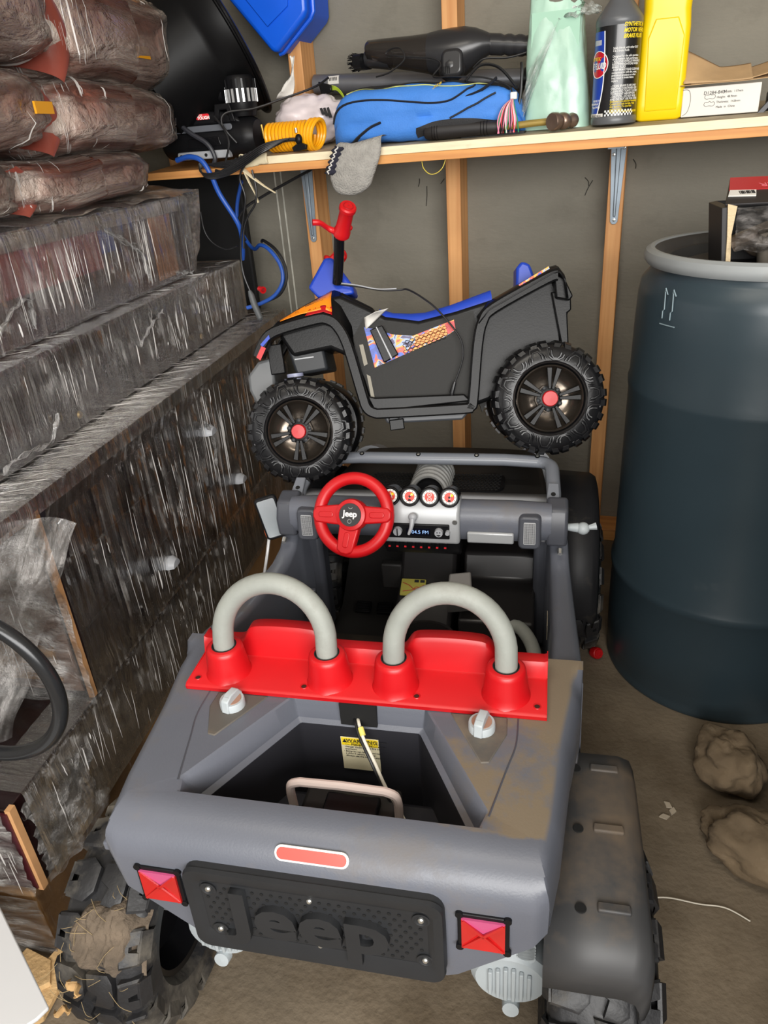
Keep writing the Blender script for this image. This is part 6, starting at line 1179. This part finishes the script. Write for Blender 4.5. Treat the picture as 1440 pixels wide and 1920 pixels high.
MB().tube(catmull([(-0.47, -0.255, 1.15), (-0.50, -0.258, 1.19), (-0.49, -0.25, 1.215), (-0.43, -0.22, 1.22), (-0.37, -0.19, 1.235), (-0.30, -0.15, 1.255), (-0.28, -0.1, 1.275)], 8), 0.0026, 7).build('cable_run', M_CABLEK, kc_)
MB().tube(catmull([(-0.52, -0.255, 1.21), (-0.495, -0.262, 1.18), (-0.485, -0.268, 1.15), (-0.50, -0.272, 1.11)], 8), 0.0026, 7).build('cable_run', M_CABLEK, kc_)
tp_ = empty('test_lead', 'grey handled test probe with a red ring hanging by its black lead', 'probe', TRS(0, 0, 0))
MB().tube([(-0.489, -0.268, 0.806), (-0.486, -0.268, 0.795), (-0.480, -0.270, 0.77), (-0.4665, -0.272, 0.735), (-0.4655, -0.272, 0.731)], [0.004, 0.0078, 0.0088, 0.0075, 0.004], 12).build('probe_handle', mat('probe_grey', '55585a', 0.5), tp_)
MB().lathe([(0.0065, -0.010), (0.0065, 0.004), (0.009, 0.006), (0.009, 0.010), (0.005, 0.010), (0.005, -0.010)], 20, frame((-0.461, -0.255, 0.806), (0.8, -0.55, -0.1)), cap0=False, cap1=False).build('red_ring', M_RED, tp_)
# ================================================================ stretch-wrapped furniture pile along the left
FM = TRS(-0.30, -1.38, 0, RAD(7.5))
M_DWOOD = mat('dark_cherry_veneer', '1c0d0e', 0.2, var=0.3, vs=4, stretch=(1, 1, 6), coat=0.5)
M_DWOODB = mat('dark_brown_veneer', '17100f', 0.25, var=0.25, vs=4, coat=0.4)
M_RAW = mat('raw_board_edge', 'b98a5c', 0.85, var=0.08, vs=40)
W_SIDE = wrapmat('side_stretch_film', 170, 3.2, 0.0, 0.25, 1.0, 'ece8e6', 0.16, (0.57, 0.68), (0.42, 0.60, 0.12, 1.2))
W_SIDE2 = wrapmat('side_stretch_film_b', 140, 3.4, 0.01, 0.30, 1.0, 'e8e2de', 0.16, (0.55, 0.68), (0.40, 0.62, 0.18, 1.1))
W_TOP = wrapmat('top_stretch_film', 60, 2.5, 0.05, 0.45, 0.8, 'dcd6d0', 0.18, (0.50, 0.70), (0.36, 0.62, 0.3, 1.2))
W_CRUMP = wrapmat('crumpled_stretch_film', 15, 19, 0.10, 0.8, 1.0, 'e6e2de', 0.14, (0.40, 0.70))
W_CUSH = wrapmat('cushion_stretch_film', 20, 11, 0.24, 0.75, 1.0, 'ecdccf', 0.15, (0.46, 0.70))
def film_over(parent, path, y0, y1, m, seed=0.0, amp=0.003, nu=150, nv=44, name='stretch_film', taper=None):
    """sheet of film stretched over a profile path [(x,z)...] running along y"""
    L = [0.0]
    for p, q in zip(path, path[1:]): L.append(L[-1]+sqrt((q[0]-p[0])**2+(q[1]-p[1])**2))
    def at(b):
        s = b*L[-1]
        for i in range(len(path)-1):
            if s <= L[i+1]+1e-9:
                t = (s-L[i])/(L[i+1]-L[i]); return path[i][0]+(path[i+1][0]-path[i][0])*t, path[i][1]+(path[i+1][1]-path[i][1])*t
        return path[-1]
    def f(a, b):
        x, z = at(b); y = y0+(y1-y0)*a
        n = amp*(nz(a*38+seed, b*2.5, seed)+0.6*nz(a*90, b*4+seed, 2))
        return (x+n+0.0005, y+(0.02*sin(b*3) if taper else 0), z+n*0.5)
    return MB().grid(nu, nv, f).build(name, m, parent)
# --- lower unit
lo = empty('wrapped_lower_cabinet', 'plastic wrapped dark cabinet at the bottom of the furniture pile by the left rear tyre', 'cabinet', FM)
MB().box((-0.26, 0.57, 0.245), (0.452, 1.40, 0.17)).build('cabinet_body', M_DWOOD, lo, bev=0.002)
MB().box((-0.0335, -0.125, 0.245), (0.009, 0.012, 0.172)).build('raw_edge', M_RAW, lo)
MB().box((-0.26, -0.1315, 0.245), (0.45, 0.004, 0.16)).build('end_panel', mat('maroon_panel', '4a1a22', 0.35, var=0.15, vs=6), lo)
film_over(lo, [(-0.10, 0.335), (-0.03, 0.334), (-0.0285, 0.325), (-0.0285, 0.152)], -0.10, 1.27, W_SIDE2, 3)
MB().grid(50, 40, lambda a, b: (-0.49+0.455*a, -0.140-0.010*nz(a*5, b*5, 4)-0.006*nz(a*14, b*14), 0.155+0.185*b+0.01*nz(a*4, b*4))).build('crumpled_film', W_CRUMP, lo)
MB().grid(40, 30, lambda a, b: (-0.035+0.035*sin(a*2.8)*(1-b)*0.6+0.010*nz(a*6, b*6), -0.11+0.17*a, 0.148+0.16*b+0.012*nz(a*8, b*8, 3))).build('torn_film', W_CRUMP, lo)
bs_ = empty('wrapped_cardboard_box', 'flat brown cardboard carton under the wrapped cabinet on the floor', 'box', FM)
MB().box((-0.28, 0.55, 0.079), (0.45, 1.36, 0.154)).build('carton', M_CARD, bs_, bev=0.003)
MB().grid(40, 24, lambda a, b: (-0.50+0.46*a, -0.140-0.006*nz(a*6, b*5), 0.004+0.14*b)).build('carton_film', W_CRUMP, bs_)
MB().grid(40, 20, lambda a, b: (-0.048+0.004*nz(a*9, b*5), -0.13+0.35*a, 0.004+0.145*b)).build('carton_film', W_SIDE2, bs_)
# --- dresser on it
dr = empty('wrapped_dresser', 'long dark dresser wrapped in stretch film with a wide flat top', 'dresser', FM)
MB().box((-0.245, 0.705, 0.517), (0.43, 1.19, 0.366)).build('dresser_body', M_DWOOD, dr, bev=0.002)
MB().box((-0.24, 0.645, 0.709), (0.455, 1.31, 0.022)).build('dresser_top', M_DWOODB, dr, bev=0.002)
MB().box((-0.0345, 0.107, 0.517), (0.010, 0.010, 0.366)).build('raw_edge', M_RAW, dr)
MB().box((-0.25, 0.1085, 0.517), (0.40, 0.004, 0.35)).build('end_panel', mat('brown_back_panel', '7a5a48', 0.7, var=0.3, vs=5), dr)
MB().box((-0.12, 0.105, 0.655), (0.13, 0.006, 0.05)).build('packing_card', M_CARD, dr)
MB().box((-0.16, 0.105, 0.40), (0.16, 0.006, 0.07)).build('packing_card', M_CARD, dr)
for (y, z) in ((0.70, 0.575), (0.82, 0.40), (1.08, 0.575), (0.42, 0.40)):
    MB().lathe([(0.019, 0.0), (0.020, 0.010), (0.014, 0.020), (0.0, 0.021)], 20, TRS(-0.030, y, z, 0, 0, RAD(90)), a0=RAD(90), a1=RAD(270), cap0=False, cap1=False).build('cup_handle', M_SILVER, dr)
for z in (0.455, 0.57):
    MB().box((-0.0298, 0.70, z), (0.002, 1.16, 0.003)).build('drawer_gap', M_HOLE, dr)
film_over(dr, [(-0.30, 0.7225), (-0.16, 0.7225), (-0.010, 0.7228), (-0.0085, 0.720), (-0.0085, 0.694)], -0.012, 1.302, W_TOP, 1, 0.0014, 170, 24)
film_over(dr, [(-0.012, 0.700), (-0.026, 0.66), (-0.026, 0.50), (-0.026, 0.335)], 0.11, 1.295, W_SIDE, 6, 0.004)
MB().grid(46, 46, lambda a, b: (-0.50+0.48*a, 0.092-0.012*nz(a*5, b*5, 9)-0.006*nz(a*15, b*15), 0.33+0.37*b)).build('crumpled_film', W_CRUMP, dr)
MB().grid(40, 40, lambda a, b: (-0.36+0.42*a*(0.75+0.25*b)-0.06*(1-b)*a, 0.02-0.05*sin(a*2.5)*(1-b)-0.012*nz(a*6, b*6, 2)+0.05*b, 0.345+0.345*b+0.012*nz(a*5, b*5))).build('loose_film', wrapmat('loose_stretch_film', 22, 6, 0.06, 0.65, 0.9, 'e2dedb', 0.14), dr)
# --- second level box
b2 = empty('wrapped_flat_crate', 'low wrapped dark crate lying on the dresser top, second from the top of the stack', 'crate', FM)
MB().box((-0.29, 0.50, 0.797), (0.39, 1.42, 0.146)).build('crate_body', M_DWOODB, b2, bev=0.002)
film_over(b2, [(-0.30, 0.8735), (-0.092, 0.8735), (-0.089, 0.868), (-0.089, 0.726)], -0.2, 1.212, W_SIDE2, 11, 0.0025)
MB().grid(14, 20, lambda a, b: (-0.091-0.19*a, 1.2135+0.001*nz(a*5, b*5), 0.724+0.148*b)).build('end_film', W_SIDE2, b2)
for y in (0.36, 0.90): MB().lathe([(0.007, 0), (0.005, 0.003), (0, 0.003)], 14, TRS(-0.0935, y, 0.745, 0, 0, RAD(90)), cap0=False).build('bolt_head', mat('dull_brass', '8a744a', 0.4, 0.7), b2)
# --- third level box
b1 = empty('wrapped_top_crate', 'wrapped crate with brown and red contents showing, topmost crate of the stack', 'crate', FM)
M_MIX = mat('packed_dark_boards', '2c1512', 0.5, var=0.5, vs=5, dirt=('6a3d26', 0.4, 4))
R_ = []
for (x, y0, y1, z) in ((-0.14, 0, 0, 0),): pass
MB().prism([(-0.49, 0.874), (-0.145, 0.874), (-0.145, 1.030), (-0.165, 1.045), (-0.49, 1.048)], -0.25, 1.02, 'xz').build('crate_body', M_MIX, b1, bev=0.004)
MB().box((-0.144, 0.90, 0.96), (0.006, 0.10, 0.15)).build('tan_board', mat('tan_board', '8a5a35', 0.7, var=0.2, vs=10), b1)
MB().box((-0.143, 0.45, 0.985), (0.006, 0.36, 0.07)).build('red_board', mat('dull_red_board', '6e1f1c', 0.5, var=0.2, vs=8), b1)
MB().box((-0.143, 0.66, 1.0), (0.005, 0.05, 0.05)).build('blue_card', mat('dark_blue_card', '23306e', 0.5), b1)
MB().box((-0.142, 0.37, 1.031), (0.010, 1.25, 0.026)).build('edge_rail', mat('taupe_rail', '6f6258', 0.5), b1, bev=0.002)
film_over(b1, [(-0.36, 1.064), (-0.18, 1.058), (-0.133, 1.050), (-0.129, 1.035), (-0.129, 0.98), (-0.131, 0.876)], -0.25, 1.03, W_SIDE2, 21, 0.0045)
MB().grid(36, 30, lambda a, b: (-0.137-0.20*a+0.004*nz(a*5, b*5), 1.03+0.10*sin(b*1.5)*(1-0.6*a)+0.006*nz(a*7, b*6), 0.876+0.18*b+0.012*a*b+0.004*nz(a*9, b*9))).build('corner_film', W_CUSH, b1)
MB().grid(60, 24, lambda a, b: (-0.137-0.30*b, 0.30+0.83*a, 1.052+0.012*nz(a*8, b*4)+0.02*b+0.02*a*b)).build('top_film', W_CUSH, b1)
# ribbons of gathered film
M_GATH = wrapmat('gathered_film', 3, 30, 0.35, 0.95, 0.9, 'ece8e4', 0.14, (0.35, 0.65))
for (nm, par, P, w_) in (('film_knot', b1, [(-0.134, 0.62, 1.035), (-0.130, 0.70, 0.99), (-0.128, 0.76, 0.96), (-0.129, 0.78, 0.90)], 0.010), ('film_knot', b1, [(-0.132, 0.24, 0.88), (-0.128, 0.30, 0.93), (-0.129, 0.36, 0.945), (-0.131, 0.36, 0.90)], 0.010), ('film_knot', b2, [(-0.088, 0.60, 0.80), (-0.084, 0.66, 0.83), (-0.086, 0.72, 0.845)], 0.010), ('film_knot', b2, [(-0.086, 0.13, 0.735), (-0.084, 0.18, 0.745), (-0.082, 0.25, 0.738), (-0.084, 0.29, 0.77)], 0.007), ('film_knot', dr, [(-0.018, 0.68, 0.61), (-0.014, 0.70, 0.56), (-0.016, 0.69, 0.50)], 0.008), ('film_knot', b1, [(-0.134, 0.92, 0.89), (-0.13, 0.96, 0.885), (-0.128, 0.99, 0.878)], 0.010)):
    pts = catmull(P, 8)
    MB().grid(len(pts)-1, 8, lambda a, b, pts=pts, w_=w_: pts[min(len(pts)-1, int(round(a*(len(pts)-1))))]+Vector((0.004*sin(b*9+a*20), w_*(b-0.5)*(0.4+sin(a*pi)), w_*0.5*(b-0.5)+0.003*sin(a*30+b*5)))).build(nm, M_GATH, par)
# --- sharp creases of the film, each a small raised fold
M_FOLD = mat('film_fold', 'e4e0dc', 0.15, spec=0.8, alpha=0.5)
def folds(parent, fn, n, wid, hgt, length, seed, clusters=None, name='film_crease'):
    """fn(u, v) -> (point, outward normal, across direction); u across the folds (metres), v along them (0..1)"""
    rn = random.Random(seed); m = MB()
    for k in range(n):
        if clusters and rn.random() < 0.75:
            c, sp = rn.choice(clusters); u0 = rn.gauss(c, sp)
        else: u0 = rn.uniform(0, 1)
        if not 0.0 <= u0 <= 1.0 or rn.random() < 0.45*u0: continue
        L = rn.uniform(*length)*rn.random()**0.5; v0 = rn.uniform(0, max(0.01, 1-L)); w = rn.uniform(*wid)*(0.35+rn.random()**2); h = w*rn.uniform(*hgt); sl = rn.uniform(-0.02, 0.02)*L
        N = 7; V = []
        for i in range(N+1):
            t = i/N; p, no, ac = fn(u0+sl*t+0.0015*nz(t*4, k, seed), v0+L*t); e = sin(pi*min(1, t*1.02))**0.5*0.9+0.1
            V += [p-ac*(w*e/2), p+no*(h*e)+ac*(w*0.12), p+ac*(w*e/2)]
        F = []
        for i in range(N): F += [(3*i, 3*i+1, 3*i+4, 3*i+3), (3*i+1, 3*i+2, 3*i+5, 3*i+4)]
        m.add(V, F)
    o = m.build(name, M_FOLD, parent, ang=20); o['kind'] = 'stuff'; return o
X1, Y1, Z1 = Vector((1, 0, 0)), Vector((0, 1, 0)), Vector((0, 0, 1))
def wall_fn(x, y0, y1, z0, z1): return lambda u, v: (Vector((x, y0+(y1-y0)*u, z1+(z0-z1)*v)), X1, Y1)
folds(b1, wall_fn(-0.1265, 0.2, 1.02, 0.88, 1.03), 85, (0.0008, 0.0026), (0.5, 1.0), (0.25, 1.0), 1, [(0.08, 0.02), (0.28, 0.03), (0.38, 0.02), (0.52, 0.02), (0.70, 0.03), (0.73, 0.015)])
folds(b2, wall_fn(-0.0865, 0.1, 1.20, 0.73, 0.868), 80, (0.0008, 0.0022), (0.5, 1.0), (0.1, 0.7), 2, [(0.15, 0.05), (0.3, 0.06), (0.5, 0.03), (0.62, 0.02), (0.9, 0.02), (0.78, 0.03)])
folds(dr, wall_fn(-0.0225, 0.12, 1.29, 0.34, 0.69), 160, (0.0007, 0.0022), (0.5, 1.0), (0.08, 0.55), 3, [(0.22, 0.05), (0.35, 0.03), (0.50, 0.015), (0.55, 0.012), (0.47, 0.02), (0.7, 0.05), (0.85, 0.05)])
folds(lo, wall_fn(-0.0255, -0.05, 1.2, 0.16, 0.33), 90, (0.0007, 0.0020), (0.5, 1.0), (0.15, 0.9), 4, [(0.1, 0.04), (0.3, 0.06), (0.5, 0.06)])
folds(dr, lambda u, v: (Vector((-0.010-0.12*v, 1.28*u-0.05*v, 0.7245)), Z1, Y1), 130, (0.001, 0.003), (0.15, 0.4), (0.3, 1.0), 5, [(0.1, 0.06), (0.3, 0.08), (0.42, 0.04), (0.6, 0.05)])
folds(b2, lambda u, v: (Vector((-0.090-0.05*v, 0.1+1.1*u-0.03*v, 0.8755)), Z1, Y1), 50, (0.001, 0.0025), (0.15, 0.4), (0.4, 1.0), 6, None)
folds(dr, lambda u, v: (Vector((-0.42+0.39*u, 0.080, 0.34+0.34*v)), -Y1, X1), 120, (0.0012, 0.004), (0.3, 0.8), (0.06, 0.35), 7, None)
folds(lo, lambda u, v: (Vector((-0.42+0.39*u, -0.153, 0.16+0.17*v)), -Y1, X1), 70, (0.0012, 0.0035), (0.3, 0.8), (0.1, 0.6), 8, None)
# --- cushions
M_CUSH = mat('brown_red_leatherette', 'b85a3c', 0.38, var=0.25, vs=7, bump=0.4, bs=50, dirt=('8f5c34', 0.5, 4))
M_CUSH2 = mat('red_leatherette', '8c4438', 0.34, var=0.15, vs=12, bump=0.3, bs=50)
def cushion(c, r, seed, label, edge=True, p=4.2):
    e = empty('wrapped_cushion', label, 'cushion', FM, 'stretch wrapped cushions on the stack')
    def f(a, b, k=1.0, am=1.0):
        u = 2*pi*a; v = pi*(b-0.5); q = 2/p
        sg = lambda t, ex: (abs(t)**ex)*(1 if t >= 0 else -1)
        x, y, z = sg(cos(v), q)*sg(cos(u), q), sg(cos(v), q)*sg(sin(u), q), sg(sin(v), q)
        n = 1+am*(0.030*nz(x*2.5+seed, y*2.5, z*2.5)+0.014*nz(x*8+seed, y*8, z*8))
        sag = 0.010*nz(y*2+seed, 0.3, 0)
        return (c[0]+x*r[0]*k*n, c[1]+y*r[1]*k*n, c[2]+z*r[2]*k*n+sag)
    MB().grid(64, 36, lambda a, b: f(a, b)).build('cushion_body', M_CUSH, e, ang=80)
    if False:   # bright welted end that faces the aisle
        yy = c[1]-r[1]*0.80
        MB().grid(20, 28, lambda a, b: (c[0]+r[0]*(1.012+0.02*sin(b*pi))*(1-0.25*abs(2*b-1)**3)+0.006*sin(b*pi)*sin(a*pi), yy+0.10*(a-0.5)*(0.35+0.65*sin(b*pi*0.9+0.2))-0.02*(b-0.5), c[2]+r[2]*(2*b-1)*0.86)).build('welted_panel', M_CUSH2, e)
    MB().grid(90, 50, lambda a, b: Vector(f(a, b, 1.035, 1.4))+Vector((0.004*nz(a*30, b*9, seed), 0, 0.003*nz(a*24, b*30, seed)))).build('stretch_film', W_CUSH, e, ang=80)
    rn = random.Random(int(seed*13))
    def cf(u, v):
        a_ = 0.0+0.5*(u-0.5); b_ = 0.12+0.76*v; p = Vector(f(a_ % 1.0, b_, 1.045, 1.4)); p2 = Vector(f((a_+0.004) % 1.0, b_, 1.045, 1.4)); p3 = Vector(f(a_ % 1.0, b_+0.01, 1.045, 1.4))
        ac = (p2-p).normalized(); no = ac.cross((p3-p).normalized()); return p, no, ac
    folds(e, cf, 70, (0.0012, 0.004), (0.3, 0.8), (0.1, 0.5), int(seed*7)+40, [(0.1, 0.03), (0.3, 0.05), (0.85, 0.05)])
    return e
cushion((-0.365, 0.96, 1.362), (0.215, 0.325, 0.094), 1.0, 'wrapped brown cushion, top row, long one in the middle above the red end')
cushion((-0.33, 0.36, 1.378), (0.22, 0.305, 0.090), 2.0, 'wrapped brown cushion, top row, left one at the photo edge')
cushion((-0.345, 0.865, 1.214), (0.205, 0.295, 0.066), 3.0, 'wrapped brown cushion, middle row, the long right one with a red end')
cushion((-0.33, 0.31, 1.220), (0.21, 0.295, 0.063), 4.0, 'wrapped brown cushion, middle row, left one at the photo edge')
cushion((-0.345, 0.70, 1.104), (0.20, 0.275, 0.047), 5.0, 'wrapped brown cushion, bottom row, long red right one on the crate')
cushion((-0.33, 0.205, 1.106), (0.20, 0.265, 0.049), 6.0, 'wrapped pale cushion, bottom row, small left one on the crate')
cushion((-0.42, 1.25, 1.40), (0.205, 0.115, 0.085), 7.0, 'short wrapped purple-brown cushion, top row, against the black tub')
M_YTAG = mat('amber_tag', 'd8961a', 0.4); kids = [o for o in COL.objects if o.name.startswith('wrapped_cushion')]
MB().box((-0.1475, 0.985, 1.335), (0.004, 0.062, 0.022)).build('amber_tag', M_YTAG, kids[0]); MB().box((-0.1165, 0.52, 1.222), (0.004, 0.05, 0.018)).build('amber_tag', M_YTAG, kids[3])
for c_, (y, z, h) in zip((kids[0], kids[2], kids[4]), ((0.690, 1.345, 0.078), (0.60, 1.205, 0.056), (0.485, 1.10, 0.040))):
    MB().grid(20, 20, lambda a, b: (c_.get('q', 0)-0.161-0.10*(1-a)**2+0.012*sin(b*pi)*sin(a*pi), y-0.05+0.085*a*(0.4+0.6*sin(b*pi)), z+h*(2*b-1)*(0.55+0.45*a))).build('red_welted_end', M_CUSH2, c_)
# --- things at the bottom left
hp = empty('black_tube_hoop', 'curved black metal tube arm sticking out at the left edge of the photo', 'tube', FM)
P = [(-0.40, -0.08, 0.35), (-0.30, -0.085, 0.40)]+[(-0.055+0.130*cos(t), -0.085, 0.520+0.125*sin(t)) for t in [RAD(-110+k*11) for k in range(21)]]+[(-0.16, -0.085, 0.628), (-0.30, -0.08, 0.62), (-0.40, -0.08, 0.60)]
MB().tube(catmull(P, 4), 0.0105, 16).build('tube_arm', mat('black_metal_tube', '2a2b2d', 0.25, 0.3), hp)
wp = empty('white_metal_panel', 'flat white metal panel corner at the bottom left of the photo', 'panel', TRS(0, 0, 0))
MB().prism([(-0.36, -1.553), (-0.158, -1.667), (-0.163, -1.683), (-0.19, -1.72), (-0.5, -1.82), (-0.62, -1.56)], 0.194, 0.2).build('panel_sheet', mat('white_enamel', 'c9c9ca', 0.4, var=0.03, vs=5), wp, bev=0.002)
MB().box((-0.42, -1.66, 0.10), (0.08, 0.08, 0.19)).build('panel_support', M_CARD, wp)
M_SCR = mat('chipboard_scrap', 'c2a070', 0.9, var=0.2, vs=40, bump=0.6, bs=120)
for k, (x, y, s, lb) in enumerate(((-0.285, -1.54, 1.0, 'broken tan chipboard scrap on the floor, largest, beside the left rear tyre'), (-0.30, -1.60, 0.7, 'broken tan chipboard scrap on the floor, smallest, next to the white panel'), (-0.345, -1.565, 0.9, 'broken tan chipboard scrap on the floor, in the middle near the carton'))):
    tag(MB().prism([(-0.05*s, -0.02*s), (-0.01*s, -0.035*s), (0.045*s, -0.01*s), (0.03*s, 0.02*s), (-0.015*s, 0.012*s), (-0.04*s, 0.03*s)], 0, 0.016*s).build('chipboard_scrap', M_SCR, M=TRS(x, y, 0.003+0.004*k, k*1.3, 0.06, 0.05), bev=0.001), lb, 'scrap', 'chipboard scraps')

bp_ = empty('added_shade_board', 'added black board standing in for deep shade in the corner behind the wrapped crates', 'board', TRS(-0.80, -0.035, 0, RAD(5)))  # added board; its black colour supplies the deep shade of the corner
MB().box((0, 0, 0.54), (0.40, 0.015, 1.08)).build('board_sheet', mat('matt_black_board', '0d0d0e', 0.9), bp_)
MB().box((0.198, -0.001, 0.54), (0.006, 0.018, 1.08)).build('board_edge', mat('matt_black_edge', '141416', 0.7), bp_)
